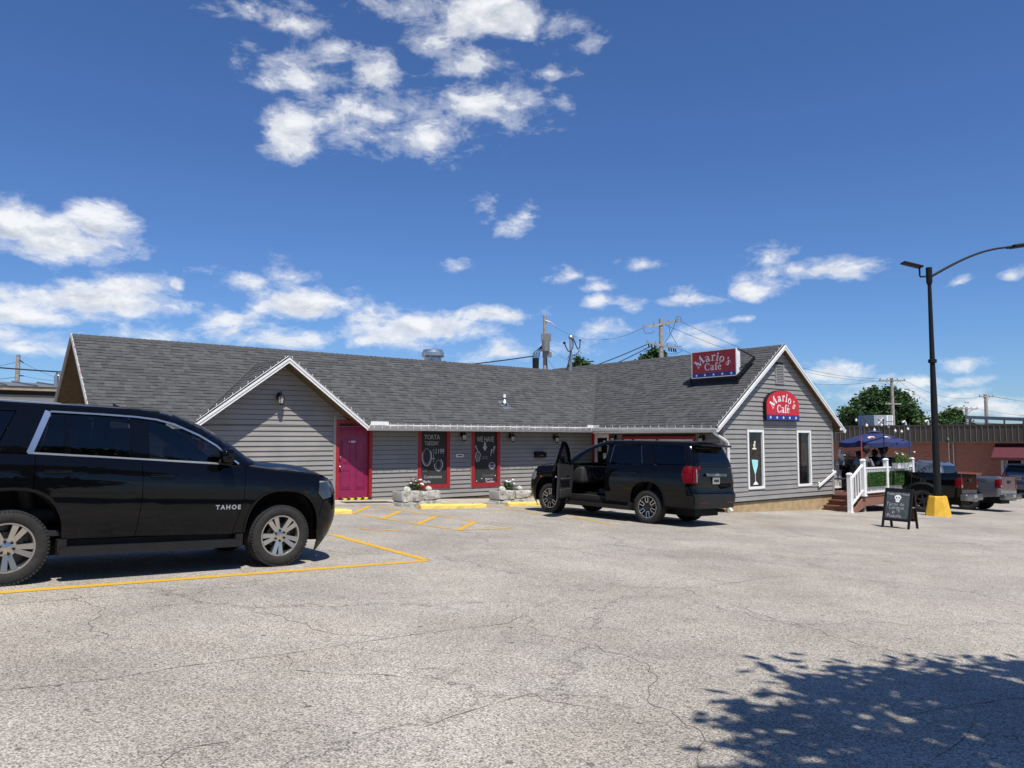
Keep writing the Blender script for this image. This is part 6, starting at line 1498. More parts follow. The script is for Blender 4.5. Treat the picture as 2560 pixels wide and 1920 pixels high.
# stone planters
def rough_block(x0, x1, y0, y1, z0, z1, rough, seed, flat_left=False):
    rr = random.Random(seed); bm = bmesh.new(); bmesh.ops.create_cube(bm, size=1); bmesh.ops.subdivide_edges(bm, edges=bm.edges[:], cuts=7, use_grid_fill=True)
    from mathutils import noise as nz
    for v in bm.verts:
        p = Vector((x0 + (v.co.x + .5) * (x1 - x0), y0 + (v.co.y + .5) * (y1 - y0), z0 + (v.co.z + .5) * (z1 - z0)))
        edge = 1.0 - .10 * sum(abs(c) > .49 for c in v.co)
        d = Vector((0, 0, 0))
        if not (flat_left and p.x < x0 + .05): d = nz.noise_vector(p * 5 + Vector((seed, 0, 0))) * rough + nz.noise_vector(p * 13 + Vector((0, seed, 0))) * rough * .5
        c = Vector(((x0 + x1) / 2, (y0 + y1) / 2, (z0 + z1) / 2))
        if sum(abs(c_) > .49 for c_ in v.co) >= 2: p = c + (p - c) * .965
        v.co = p + d
    m = MB(); bm.verts.index_update(); m.add([v.co.copy() for v in bm.verts], [tuple(v.index for v in f.verts) for f in bm.faces]); bm.free(); return m
def planter(label, u, v, seed):
    t = uvthing('stone_planter', label, 'planter', u, v, walkz(u, v - .3) - .03); t['group'] = 'stone planters by the wall'
    rr = random.Random(seed); s1 = .62 + rr.uniform(-.08, .08); s2 = .50 + rr.uniform(-.06, .06)
    for a, b, z0, z1, sd in ((-.62, -.62 + s2, 0, .16, 1), (-.615 + s2, .62, 0, .19, 2), (-.62, -.62 + s1, .185, .46, 3), (-.61 + s1, .60, .21, .45, 4)):
        rough_block(a, b, -.42, -.20, z0, z1, .028, seed + sd).build('stone', 'planter_stone', t, True, sharp=50)
    for z0, z1 in ((0, .16), (.20, .455)): m = MB(); round_box(m, -.66, -.58, -.40, .12, z0, z1, .012); m.build('end_slab', 'concrete_smooth', t, True)
    m = MB(); m.box(-.60, .60, -.24, .15, 0, .42); m.build('box', 'concrete_smooth', t)
    m = MB(); m.box(-.50, .50, -.20, .12, .42, .435); m.build('soil', 'mulch', t)
    for x, y, r in ((-.38, -.18, .12), (.40, -.08, .10)):
        m = rough_block(x - r, x + r, y - r, y + r, .40, .40 + r * 1.55, .02, seed + 9 + int(r * 100))
        m.v = [tuple(Vector((x, y, .45)) + (Vector(p) - Vector((x, y, .45))) * (.15 / max(.15, (Vector(p) - Vector((x, y, .45))).length) if False else 1)) for p in m.v]
        ms = MB(); ms.sphere((x, y, .47), r, 14, 10); ms.build('boulder', 'planter_stone', t, True)
    return t
def leaf(m, p, d, L, w, droop=.2, n=3):
    p = Vector(p); d = Vector(d).normalized(); s = d.cross(Vector((0, 0, 1)));
    if s.length < .05: s = Vector((1, 0, 0))
    s.normalize(); vs = []
    for i in range(n + 1):
        t_ = i / n; q = p + d * L * t_ - Vector((0, 0, droop * L * t_ * t_)); ww = w * (1 - t_) ** .6 * (.6 + t_ if t_ < .4 else 1)
        vs += [q - s * ww / 2, q + s * ww / 2]
    m.add(vs, [(2 * i, 2 * i + 1, 2 * i + 3, 2 * i + 2) for i in range(n)])
def bouquet(label, u, v, z, sx, sy, h, nl, spikes, flowers, seed, leafmat='leaf_bright', rz=RZ):
    rr = random.Random(seed); t = uvthing('flowering_plant', label, 'plant', u, v, z, rz)
    m = MB()
    for _ in range(nl):
        a = rr.uniform(0, 2 * pi); q = sqrt(rr.random()); e = rr.uniform(.1, 1)
        leaf(m, (sx * q * cos(a), sy * q * sin(a), h * e * (1 - q * q * .6)), (cos(a) * .8, sin(a) * .8, rr.uniform(-.2, 1)), rr.uniform(.06, .12), .04, .4, 2)
    m.build('foliage', leafmat, t)
    if spikes:
        m = MB()
        for _ in range(spikes):
            a = rr.uniform(0, 2 * pi); leaf(m, (rr.uniform(-.08, .08), rr.uniform(-.06, .06), h * .4), (cos(a) * .7, sin(a) * .5, rr.uniform(.7, 1.4)), rr.uniform(.32, .48), .022, .12, 3)
        m.build('spiky_leaves', 'leaf_red', t)
    for mat, n in flowers:
        for _ in range(n):
            x, y = rr.uniform(-.1, sx * .95) if spikes else rr.uniform(-sx, sx), rr.uniform(-sy, sy * .3); zz = h * rr.uniform(.6, 1.15)
            mm = MB(); mm.sphere((x, y, zz), rr.uniform(.030, .048), 7, 5, (1, 1, .7)); mm.build('flower', mat, t, True)
    return t
for i, (pa, pb, lab, lab2) in enumerate(((992, 1108, 'rough stone planter between the magenta door and the first chalkboard window', 'spiky red-leaved plant with white flowers in the planter nearer the magenta door'), (1233, 1335, 'rough stone planter beside the nose of the open-door SUV', 'spiky red-leaved plant with white flowers in the planter by the open-door SUV'))):
    vv = 19.05 if i == 0 else 19.3; ua, ub = uat(pa + 12, vv - .4), uat(pb - 2, vv - .4); uc = (ua + ub) / 2
    planter(lab, uc, vv, 20 + i * 40)
    bouquet(lab2, uc - .02, vv + .02, walkz(uc, vv - .3) + .38, .30, .16, .30, 620, 30, [('flower_white', 9)], 5 + i, 'leaf_mid')

# lamp post
LP = ghit(2346, 1290); LP.z = gz(LP.x, LP.y)
t = thing('lamp_post', 'tall black parking-lot lamp post on a yellow concrete base', 'lamp post', LP, 0)
m = MB(); m.lathe([(0, -.15), (.43, -.15), (.42, 0), (.29, .64), (.27, .67), (.0, .67)], 8); m.build('concrete_base', 'base_yellow', t)
m = MB(); m.lathe([(.0, .66), (.17, .66), (.17, .69), (.125, .70), (.118, .75), (.105, 3.9), (.080, 5.2)], 20); m.lathe([(.082, 5.2), (.06, 7.9)], 16); m.build('pole', 'black_metal', t, True)
for k in range(4):
    a = pi / 4 + k * pi / 2; mm = MB(); mm.tube([(.145 * cos(a), .145 * sin(a), .66), (.145 * cos(a), .145 * sin(a), .77)], .018, 8); mm.build('anchor_bolt', 'lug_dark', t)
m = MB(); m.lathe([(.10, 5.15), (.135, 5.17), (.135, 5.27), (.09, 5.29)], 18); m.build('collar', 'black_metal', t, True)
m = MB(); m.lathe([(.0, 8.45), (.10, 8.44), (.10, 7.95), (.075, 7.85)], 18); m.build('pole_cap', 'black_metal', t, True)
m = MB(); pts = []
for i in range(15):
    s = i / 14; pts.append((.05 + 2.72 * s, -.03 * s, 8.12 + 1.02 * sin(s * pi / 2 * .96)))
m.tube(pts, [.045 - .012 * i / 14 for i in range(15)], 10); m.build('curved_arm', 'black_metal', t, True)
m = MB(); M = Matrix.Translation((2.78, -.03, 9.14)) @ Matrix.Rotation(radians(-8), 4, 'Y'); m.tube([M @ Vector((-.1, 0, 0)), M @ Vector((.12, 0, 0))], .05, 10); round_box(m, .08, .75, -.17, .17, -.05, .06, .03, M=M); m.build('luminaire', 'black_metal', t, True)
m = MB(); m.tube([(-.05, 0, 8.14), (-.30, 0, 8.12), (-.32, 0, 8.16), (-.32, 0, 8.42)], .03, 8); M = Matrix.Translation((-.30, 0, 8.45)) @ Matrix.Rotation(radians(14), 4, 'Y'); round_box(m, -.62, .05, -.16, .16, -.02, .05, .02, M=M); m.build('flood_lamp', 'black_metal', t, True)

# sandwich board
SB = ghit(2249, 1319.5); SB.z = gz(SB.x, SB.y)
t = thing('sandwich_board', 'black framed chalk sandwich board with a skull drawing on the lot', 'sign', SB, rot=tilt(A1 + pi / 2 - radians(4)))
# local: +x to the reader's right along the front, -y towards the reader (set up below)
def board_frame(sg):
    return Matrix.Translation((0, sg * .25, 0)) @ Matrix.Rotation(sg * radians(13.5), 4, 'X')
Mf, Mb = board_frame(-1), board_frame(1)
Mf = Matrix.Translation((0, -.30, 0)) @ Matrix.Rotation(radians(-15), 4, 'X'); Mb = Matrix.Translation((0, .30, 0)) @ Matrix.Rotation(radians(15), 4, 'X')
for M, sd, fr in ((Mf, -1, True), (Mb, 1, False)):
    m = MB()
    for x in (-.345, .305): m.box(x, x + .055, -.02, .02, 0, 1.06, M)
    m.box(-.29, .305, -.02, .02, .985, 1.06, M); m.box(-.29, .305, -.02, .02, .19, .255, M); m.build('frame', 'black_metal', t)
    m = MB(); m.box(-.292, .307, -.008, .008, .25, .99, M); B_ = m.build('board', 'slate' if fr else 'brown_wood', t)
    if fr:
        c = Each('chalk_lettering', 'chalk', B_); dm = Each('faint_lettering', 'chalk', B_); FB = lambda a, o, z: M @ Vector((a, -.0085 - o, z))
        put_text(dm, FB, 'Today', .085, -.19, .885, .001, spacing=.95); put_text(dm, FB, 'Now', .085, .20, .885, .001)
        put_text(c, FB, 'Tacos de', .125, -.05, .60, .001, offset=-.0012); put_text(c, FB, 'Lengua', .135, -.01, .505, .001, offset=-.0012); put_text(c, FB, 'y', .10, .06, .445, .001); put_text(c, FB, 'El', .095, -.08, .385, .001); put_text(c, FB, 'Pozole', .135, -.06, .285, .001, offset=-.0012)
        k = MB(); k.prism([(.0 + .085 * cos(q * pi / 10), .82 + .072 * sin(q * pi / 10)) for q in range(20)], lambda a, b, d: FB(a, .001 + d, b), .002); k.prism([(-.055, .78), (.055, .78), (.045, .70), (.0, .69), (-.045, .70)], lambda a, b, d: FB(a, .0005 + d, b), .002); k.build('skull_drawing', 'sign_white', B_)
        k = MB()
        for ex in (-.034, .034): k.prism([(ex + .020 * cos(q * pi / 6), .81 + .020 * sin(q * pi / 6)) for q in range(12)], lambda a, b, d: FB(a, .0035 + d, b), .001)
        k.prism([(-.01, .765), (.01, .765), (0, .785)], lambda a, b, d: FB(a, .0035 + d, b), .001); k.prism([(-.03, .735), (.03, .735), (.03, .739), (-.03, .739)], lambda a, b, d: FB(a, .0035 + d, b), .001); k.build('skull_eyes', 'chalkboard', B_)
        put_stroke(dm, FB, arc(0, 0, .1, .05, 20, 160, 8), .01, 0, .88, .002)
m = MB(); m.bar((-.35, -.10, .55), (-.35, .10, .55), .01, .02); m.bar((.35, -.10, .55), (.35, .10, .55), .01, .02); m.build('hinge_stay', 'galvanised', t)

# ---------------------------------------------------------------- deck and patio
ZD = -.30
DK = uvthing('patio_deck', 'raised brown deck with steps and white railings at the cafe corner', 'deck', 27.5, 15.5, guv(27.5, 15.5))
DO = (27.5, 15.5, guv(27.5, 15.5))
def dk(mb, name, mat, par=None, smooth=False): return mb.build(name, mat, par or DK, smooth, off=DO)
v = 13.56; k = 0
while v < 15.75:
    m = MB(); m.box(26.42, 30.05, v, v + .136, ZD - .035, ZD); dk(m, 'deck_board', 'deck_brown'); v += .142
m = MB(); m.box(26.30, 30.06, 13.515, 13.555, ZD - .34, ZD - .02); dk(m, 'fascia', 'deck_fascia')
m = MB(); m.box(26.30, 30.08, 13.49, 13.56, ZD - .018, ZD + .012); dk(m, 'rim_board', 'deck_brown')
m = MB(); m.box(30.06, 30.10, 13.52, 15.85, ZD - .34, ZD - .02); dk(m, 'fascia', 'deck_fascia')
m = MB(); m.prism([(25.38, guv(25.4, 13.5)), (25.75, guv(25.7, 13.5)), (26.32, ZD - .34), (26.32, ZD - .02), (26.2, ZD - .02)], lambda a, b, d: (a, 13.515 + d, b), .04); dk(m, 'stringer', 'deck_fascia')
for u, z in ((25.60, ZD - .34), (25.93, ZD - .17), (26.25, ZD)):
    m = MB(); m.box(u - .03, u + .34, 13.56, 14.66, z - .04, z); S_ = dk(m, 'step', 'deck_brown'); m = MB(); m.box(u, u + .03, 13.57, 14.65, z - .19, z - .041); dk(m, 'riser', 'deck_brown', S_)
for u in (26.4, 28.2, 30.0):
    m = MB(); m.box(u, u + .09, 13.6, 13.69, guv(u, 13.6) - .05, ZD - .03); dk(m, 'deck_leg', 'concrete_smooth')
def post(u, v, z0, z1, w=.065):
    m = MB(); m.box(u - w, u + w, v - w, v + w, z0, z1); o = dk(m, 'railing_post', 'white_vinyl')
    m = MB(); m.add([(u - w - .02, v - w - .02, z1), (u + w + .02, v - w - .02, z1), (u + w + .02, v + w + .02, z1), (u - w - .02, v + w + .02, z1), (u - w * .6, v - w * .6, z1 + .055), (u + w * .6, v - w * .6, z1 + .055), (u + w * .6, v + w * .6, z1 + .055), (u - w * .6, v + w * .6, z1 + .055)], [(0, 3, 2, 1), (4, 5, 6, 7), (0, 1, 5, 4), (1, 2, 6, 5), (2, 3, 7, 6), (3, 0, 4, 7)]); dk(m, 'post_cap', 'white_vinyl', o)
    m = MB(); m.box(u - w - .02, u + w + .02, v - w - .02, v + w + .02, z0, z0 + .05); dk(m, 'post_skirt', 'white_vinyl', o)
ZT1 = 1.62 - .70
post(25.25, 13.5, guv(25.25, 13.5) - .02, 1.62 - 1.15); post(26.18, 13.5, ZD, ZT1); post(27.80, 13.5, ZD, ZT1); post(29.80, 13.5, ZD, ZT1); post(29.98, 15.7, ZD, ZT1)
def rail_run(a, b, za, zb, h0, h1, step, pointed=False):
    a = Vector(a); b = Vector(b); L = (b - a).length; d = (b - a).normalized()
    for hh, w, t_ in ((h1, .075, .05), (h0, .05, .06)):
        m = MB(); m.bar((a.x, a.y, za + hh), (b.x, b.y, zb + hh), w, t_); dk(m, 'rail', 'white_vinyl')
    n = int(L / step)
    for i in range(1, n):
        s = i / n; p = a + (b - a) * s; z = za + (zb - za) * s; m = MB(); w = .019
        m.box(p.x - w, p.x + w, p.y - w, p.y + w, z + h0 + .02, z + h1 - .02); dk(m, 'baluster', 'white_vinyl')
rail_run((25.31, 13.5), (26.12, 13.5), guv(25.3, 13.5) + .12, ZD + .08, .12, .98, .14)
rail_run((26.24, 13.5), (27.74, 13.5), ZD, ZD, .12, .95, .115); rail_run((27.86, 13.5), (29.74, 13.5), ZD, ZD, .12, .95, .115)
rail_run((29.98, 13.56), (29.98, 15.6), ZD, ZD, .12, .95, .13); rail_run((26.5, 15.7), (29.92, 15.7), ZD, ZD, .12, .95, .115)
def turf(label, u0, u1):
    t = uvthing('turf_mat', label, 'privacy mat', (u0 + u1) / 2, 13.44, ZD + .31); W2_ = (u1 - u0) / 2; t['group'] = 'green leaf mats on the railing'
    m = MB(); m.box(-W2_, W2_, -.005, .012, 0, .50); m.build('backing', 'hedge_dark', t)
    rr = random.Random(int(u0 * 10)); m = MB()
    for _ in range(1500):
        x, z = rr.uniform(-W2_, W2_), rr.uniform(0, .50); leaf(m, (x, -.006, z), (rr.uniform(-1, 1), -rr.uniform(.4, 1), rr.uniform(-.8, .9)), rr.uniform(.035, .06), .03, .2, 2)
    o = m.build('leaves', 'turf_mat', t); o['kind'] = 'stuff'
turf('green artificial leaf mat on the railing by the steps', 26.38, 27.66); turf('green artificial leaf mat under the white flower box', 27.94, 29.66)
# flower boxes
t = uvthing('flower_box', 'white flower box hung on the front railing', 'flower box', 28.75, 13.42, ZD + .90); m = MB(); m.prism([(-.10, 0), (.10, 0), (.12, .2), (-.12, .2)], lambda a, b, d: (-.42 + d, a, b), .84); m.build('box', 'white_vinyl', t); m = MB(); m.box(-.40, .40, -.1, .1, .195, .205); m.build('soil', 'mulch', t)
bouquet('leafy yellow-green plant overflowing the front flower box', 28.85, 13.42, ZD + 1.08, .62, .2, .42, 700, 0, [('flower_white', 5)], 77)
UF = onv(2108, 1140, 15.62)[0]
t = uvthing('flower_box', 'grey flower box on the back railing beside the cafe wall', 'flower box', UF, 15.62, ZD + .96); m = MB(); m.prism([(-.10, 0), (.10, 0), (.12, .2), (-.12, .2)], lambda a, b, d: (-.62 + d, a, b), 1.24); m.build('box', 'trim_grey', t); m = MB(); m.box(-.6, .6, -.1, .1, .195, .205); m.build('soil', 'mulch', t)
bouquet('green plant with pink and white roses in the grey flower box', UF + .2, 15.58, ZD + 1.14, .5, .16, .30, 420, 0, [('flower_white', 9), ('flower_pink', 6)], 78, 'leaf_mid')
t = uvthing('swan_ornament', 'white curved-neck bird ornament among the pink and white roses', 'ornament', UF - .45, 15.5, ZD + 1.14); m = MB(); m.tube([(.30, 0, .10), (.12, 0, .08), (.0, 0, .16), (-.06, 0, .30), (-.03, 0, .40), (.03, 0, .39)], [.03, .10, .075, .04, .04, .02], 10); m.build('body', 'ceramic_white', t, True)
# bistro poles and lights
def deck_pole(label, u, v, z0, ztop, mat, zmid=None, mat2=None):
    t = uvthing('light_pole', label, 'pole', u, v, z0); m = MB(); a = (zmid or z0) - z0; m.tube([(0, 0, a), (0, 0, ztop - z0)], .019, 8); m.build('pole_upper', mat, t)
    if zmid: m = MB(); m.tube([(0, 0, 0), (0, 0, a)], .0195, 8); m.build('pole_lower', mat2, t)
    m = MB(); m.sphere((0, 0, ztop - z0), .028, 8, 6); m.tube([(0, 0, ztop - z0), (.05, 0, ztop - z0 - .02)], .006, 5); m.build('hook', mat, t)
T1 = [(26.25, 13.55, 2.52), (27.86, 13.55, 2.36), (29.84, 13.55, 2.17), (28.0, 15.78, 2.22)]
deck_pole('blue pole with a red lower half at the head of the deck steps', 26.25, 13.57, ZD, T1[0][2], 'pole_blue', 1.76, 'pole_red')
deck_pole('thin black pole rising from the middle railing post', 27.86, 13.57, ZD, T1[1][2], 'black_metal')
deck_pole('plain blue pole by the flower box end of the deck', 29.84, 13.57, ZD, T1[2][2], 'pole_blue')
deck_pole('thin dark pole at the back railing near the cafe wall', 28.0, 15.78, ZD, T1[3][2], 'black_metal')
def sag_string(label, a, b, n, sag):
    a, b = Vector(a), Vector(b); t = uvthing('light_string', label, 'string lights', *a); pts = [a + (b - a) * i / 12 - Vector((0, 0, 4 * sag * (i / 12) * (1 - i / 12))) - a for i in range(13)]
    m = MB(); m.tube(pts, .006, 5); m.build('wire', 'wire_black', t)
    for i in range(n):
        s = (i + .7) / n; p = (b - a) * s - Vector((0, 0, 4 * sag * s * (1 - s))); mm = MB(); mm.tube([p, p - Vector((0, 0, .05))], .012, 6); mm.sphere(p - Vector((0, 0, .09)), .045, 8, 6, (1, 1, 1.15)); mm.build('bulb', 'bulb', t, True)
sag_string('party bulbs between the red-footed pole and the thin black pole', T1[0], T1[1], 3, .38); sag_string('party bulbs between the thin black pole and the plain blue pole', T1[1], T1[2], 4, .25); sag_string('party bulbs from the cafe eave to the red-footed pole', (26.85, 15.6, 1.95), T1[0], 3, .2)
# table, umbrella, chairs, people
UC, VC = 29.85, 14.9
t = uvthing('patio_table', 'round dark patio table under the blue umbrella', 'table', UC, VC, ZD); m = MB(); m.lathe([(0, .72), (.55, .72), (.56, .74), (.55, .76), (.0, .76)], 28); m.build('table_top', 'chair_dark', t, True); m = MB(); m.tube([(0, 0, 0), (0, 0, .72)], .04, 10); m.lathe([(.3, 0), (.3, .03), (.04, .08)], 20); m.build('pedestal', 'black_metal', t, True)
UT = 1.62 + .36
t = uvthing('patio_umbrella', 'navy blue market umbrella with white and red badges over the deck', 'umbrella', UC, VC, ZD)
m = MB(); m.tube([(0, 0, .03), (0, 0, UT - ZD)], .022, 8); m.build('pole', 'black_metal', t)
RU = 1.32; hz = UT - ZD; m = MB(); n = 48; vs = [(0, 0, hz)]
for j, s in enumerate((.12, .3, .5, .7, .88, 1.0, 1.005, 1.01)):
    for k in range(n):
        a = 2 * pi * k / n; fold = abs(sin(a * 4)) ** .7       # seam ribs at a*4 = 0
        z = hz - .06 - .42 * s ** 1.25 + (.06 - .06 * fold) * s - (0 if j < 6 else (.10 if j == 6 else .17) * (1 + .12 * sin(a * 24)))
        rr_ = RU * s * (1 - .03 * fold * s); vs.append((rr_ * cos(a), rr_ * sin(a), z))
fs = [(0, 1 + k, 1 + (k + 1) % n) for k in range(n)] + [(1 + j * n + k, 1 + j * n + (k + 1) % n, 1 + (j + 1) * n + (k + 1) % n, 1 + (j + 1) * n + k) for j in range(7) for k in range(n)]
m.add(vs, fs); m.build('canopy', 'blue_canvas', t, True)
m = MB(); m.lathe([(0, hz + .02), (.2, hz - .02), (.26, hz - .06)], 20); m.build('vent_cap', 'blue_canvas', t, True)
for k in range(8):
    a = 2 * pi * k / 8; m = MB(); m.bar((.03 * cos(a), .03 * sin(a), hz - .08), (RU * .98 * cos(a), RU * .98 * sin(a), hz - .44), .012, .012); m.build('rib', 'black_metal', t)
for k, a in enumerate((radians(-162), radians(-117), radians(-72), radians(-27))):
    for mat, rr0, sh in (('sign_white', .17, 0), ('sign_red', .10, .04)):
        m = MB(); pts = []
        for q in range(14):
            aa = a + rr0 * .75 * cos(q * pi / 7) / .8 + sh; s = .58 + rr0 * .5 * sin(q * pi / 7) + sh * .8; fold = abs(sin(aa * 4)) ** .7
            z = hz - .06 - .42 * s ** 1.25 + (.06 - .06 * fold) * s + (.012 if not sh else .018); pts.append((RU * s * cos(aa), RU * s * sin(aa), z))
        m.add(pts, [tuple(range(14))]); m.build('badge', mat, t)
def chair(label, u, v, rz, mat='chair_dark'):
    t = uvthing('patio_chair', label, 'chair', u, v, ZD, rz); t['group'] = 'dark patio chairs'
    m = MB(); round_box(m, -.23, .23, -.22, .22, .47, .52, .02); m.build('seat', mat, t, True)
    m = MB(); round_box(m, -.23, .23, .20, .25, .56, 1.02, .02); m.build('backrest', mat, t, True)
    for x in (-.2, .2):
        for y in (-.19, .21): mm = MB(); mm.tube([(x, y, 0), (x, y, .48 if y < 0 else .9)], .014, 6); mm.build('leg', 'black_metal', t)
def person(label, u, v, rz, shirt, trousers, z0, hs, hairr, lean=0.0):
    """seated figure facing local -y; hips at the origin height"""
    t = uvthing('person', label, 'person', u, v, z0, rz); t.scale = (hs,) * 3
    def skin(name, mat, nodes, edges, root=0, parent=t):
        me = bpy.data.meshes.new(name); me.from_pydata([n_[0] for n_ in nodes], edges, []); me.materials.append(MATS[mat])
        o = link(me, name, parent); md = o.modifiers.new('skin', 'SKIN'); md.use_smooth_shade = True
        if not me.skin_vertices: me.skin_vertices.new() if hasattr(me.skin_vertices, 'new') else None
        bm = bmesh.new(); bm.from_mesh(me); ly = bm.verts.layers.skin.verify(); bm.verts.ensure_lookup_table()
        for i, n_ in enumerate(nodes): bm.verts[i][ly].radius = n_[1]; bm.verts[i][ly].use_root = (i == root)
        bm.to_mesh(me); bm.free(); sb = o.modifiers.new('sub', 'SUBSURF'); sb.levels = 1; sb.render_levels = 2; return o
    y = -lean
    N = [((0, 0, .12), (.15, .11)), ((0, y * .3, .34), (.14, .10)), ((0, y * .8, .54), (.16, .11)), ((0, y, .66), (.07, .07)), ((0, y - .02, .74), (.055, .055)), ((0, y - .05, .84), (.082, .095)), ((0, y - .05, .95), (.085, .10)), ((0, y - .04, 1.01), (.05, .06)),
         ((.18, y, .60), (.065, .065)), ((.25, y - .08, .36), (.048, .048)), ((.16, y - .32, .30), (.036, .036)), ((.12, y - .40, .31), (.035, .022)), ((-.18, y, .60), (.065, .065)), ((-.25, y - .08, .36), (.048, .048)), ((-.16, y - .32, .30), (.036, .036)), ((-.12, y - .40, .31), (.035, .022)),
         ((.11, -.06, .10), (.10, .10)), ((.13, -.45, .10), (.07, .07)), ((.13, -.46, -.32), (.045, .045)), ((.13, -.58, -.36), (.04, .03)), ((-.11, -.06, .10), (.10, .10)), ((-.13, -.45, .10), (.07, .07)), ((-.13, -.46, -.32), (.045, .045)), ((-.13, -.58, -.36), (.04, .03))]
    E = [(0, 1), (1, 2), (2, 3), (3, 4), (4, 5), (5, 6), (6, 7), (2, 8), (8, 9), (9, 10), (10, 11), (2, 12), (12, 13), (13, 14), (14, 15), (0, 16), (16, 17), (17, 18), (18, 19), (0, 20), (20, 21), (21, 22), (22, 23)]
    skin('body', 'skin', N, E)
    pick = [0, 1, 2, 3, 8, 9, 12, 13]; idx = {a: i for i, a in enumerate(pick)}
    skin('shirt', shirt, [((N[a][0]), tuple(r + .022 for r in N[a][1])) for a in pick], [(idx[a], idx[b]) for a, b in E if a in idx and b in idx])
    pick = [0, 16, 17, 18, 20, 21, 22]; idx2 = {a: i for i, a in enumerate(pick)}
    skin('trousers', trousers, [((N[a][0]), tuple(r + .015 for r in N[a][1])) for a in pick], [(idx2[a], idx2[b]) for a, b in E if a in idx2 and b in idx2])
    rr = random.Random(int(u * 100)); m = MB(); c = Vector((0, y - .025, .955))
    for _ in range(70):
        d = Vector((rr.gauss(0, 1), rr.gauss(.35, 1), rr.gauss(.35, .9))).normalized()
        if d.y < -.5 and d.z < .35: continue
        m.sphere(c + Vector((d.x * .085, d.y * .10, d.z * .10)) * hairr, .04 * hairr, 6, 5)
    m.build('hair', 'hair', t, True)
    m = MB()
    for x in (-.033, .033): m.sphere((x, y - .137, .925), .013, 6, 5)
    m.sphere((0, y - .155, .895), .018, 6, 5, (.8, 1, 1.3)); m.sphere((0, y - .135, .85), .028, 6, 5, (1, .3, .35)); m.build('face', 'skin', t, True)
chair('dark patio chair behind the person in the grey shirt', 28.12, 14.45, RZ + radians(-70)); person('person in a grey shirt seated with back to the lot', 28.12, 14.45, RZ + radians(120) - pi / 2 + radians(30), 'shirt_grey', 'shirt_dark', ZD + .50, 1.12, 1.0, .08)
chair('dark patio chair behind the person in the dark top', 29.2, 14.22, RZ + pi); person('person in a dark top with full curly hair at the table', 29.2, 14.22, RZ + pi - radians(15), 'shirt_dark', 'shirt_dark', ZD + .52, 1.12, 1.38, .05)
chair('dark patio chair behind the smaller person', 28.75, 15.0, RZ + radians(60)); person('smaller person in a pale top by the steps end of the table', 28.75, 15.0, RZ + radians(90), 'shirt_pale', 'shirt_dark', ZD + .50, .93, 1.1, .05)
chair('dark patio chair behind the person near the flower box', 29.85, 14.75, RZ + radians(-140)); person('person in a light grey top leaning in beside the flower box', 29.85, 14.75, RZ + radians(-120), 'shirt_pale', 'shirt_dark', ZD + .50, .98, 1.0, .15)
chair('empty dark patio chair near the cafe wall', 27.5, 15.1, RZ + radians(20))
# ---------------------------------------------------------------- brick shop on the right
BP = atY(2500, 1100, 47.0); BG_ = gz(BP.x, BP.y)
BR = thing('brick_shop', 'low red brick shop with brown ribbed metal fascia and red awning', 'building', (BP.x, BP.y, BG_), radians(-42))
hb = 1.62 - .10 - BG_                       # brick height up to the fascia
X0, X1 = -34, 16
m = MB()
DX0, DX1 = .0, 1.35
m.box(X0, DX0, 0, .3, -1, hb); m.box(DX1, X1, 0, .3, -1, hb); m.box(DX0, DX1, 0, .3, 2.35, hb); m.box(X0, X0 + .3, .3, 14, -1, hb); m.build('wall', 'brick', BR)
m = MB(); m.box(X0 - .3, X1, -.42, .0, hb - .02, hb + .96); m.box(X0 - .3, X1, .0, 14, hb + .8, hb + .9); m.build('fascia_panel', 'fascia_brown', BR)
m = MB(); m.box(X0 - .34, X1, -.46, .1, hb + .96, hb + 1.06); m.build('parapet_cap', 'fascia_brown', BR)
m = MB(); m.box(X0 - .32, X1, -.44, -.35, hb - .05, hb - .02); m.build('drip_edge', 'fascia_rib', BR)
rib = MB().box(-.022, .022, -.455, -.42, hb - .02, hb + .96).mesh('rib', 'fascia_rib')
for i in range(int((X1 - X0) / .31)): link(rib, 'rib', BR, (X0 + i * .31, 0, 0))
m = MB(); m.add([(-.25, -.0, hb - .12), (9, -.0, hb - .12), (9, -1.35, hb - .92), (-.25, -1.35, hb - .92)], [(0, 1, 2, 3)]); m.add([(-.25, 0, hb - .12), (-.25, -1.35, hb - .92), (-.25, 0, hb - .92)], [(0, 1, 2)]); m.add([(-.25, -1.35, hb - .92), (9, -1.35, hb - .92), (9, -1.35, hb - 1.08), (-.25, -1.35, hb - 1.08)], [(0, 1, 2, 3)]); m.build('awning', 'awning', BR)
m = MB()
for x in (-.23, 3.0, 8.9): m.bar((x, -.02, hb - .93), (x, -1.33, hb - .93), .03, .03)
m.build('awning_frame', 'black_metal', BR)
m = MB(); fb = lambda a, o, z: (a, -o, z); frame_boards(m, fb, DX0, DX1, 0, 2.35, .14, -.2, .05); D_ = m.build('door', 'door_white', BR); m = MB(); frame_boards(m, fb, DX0 + .14, DX1 - .14, .0, 2.21, .20, -.15, -.05); m.build('door_leaf', 'door_white', D_); m = MB(); fbox(m, fb, DX0 + .33, DX1 - .33, .2, 2.02, -.14, -.12); m.build('pane', 'glass_tint', D_)
m = MB(); fbox(m, fb, DX0, DX1, 0, 2.35, -1.0, -.9); m.build('dark_room_panel', 'wall_dark', D_)  # dark sheet for the unlit shop interior behind the door
for px in (-2.75,):
    m = MB(); m.tube([(px, -.06, -.2), (px, -.06, hb + .12), (px + .05, -.5, hb + .22), (px + .1, -.5, hb + .1)], .04, 8); m.tube([(px + .25, -.06, -.2), (px + .25, -.06, hb - .1), (px + .12, -.3, hb + .15)], .035, 8); m.build('conduit', 'galvanised', BR, True)
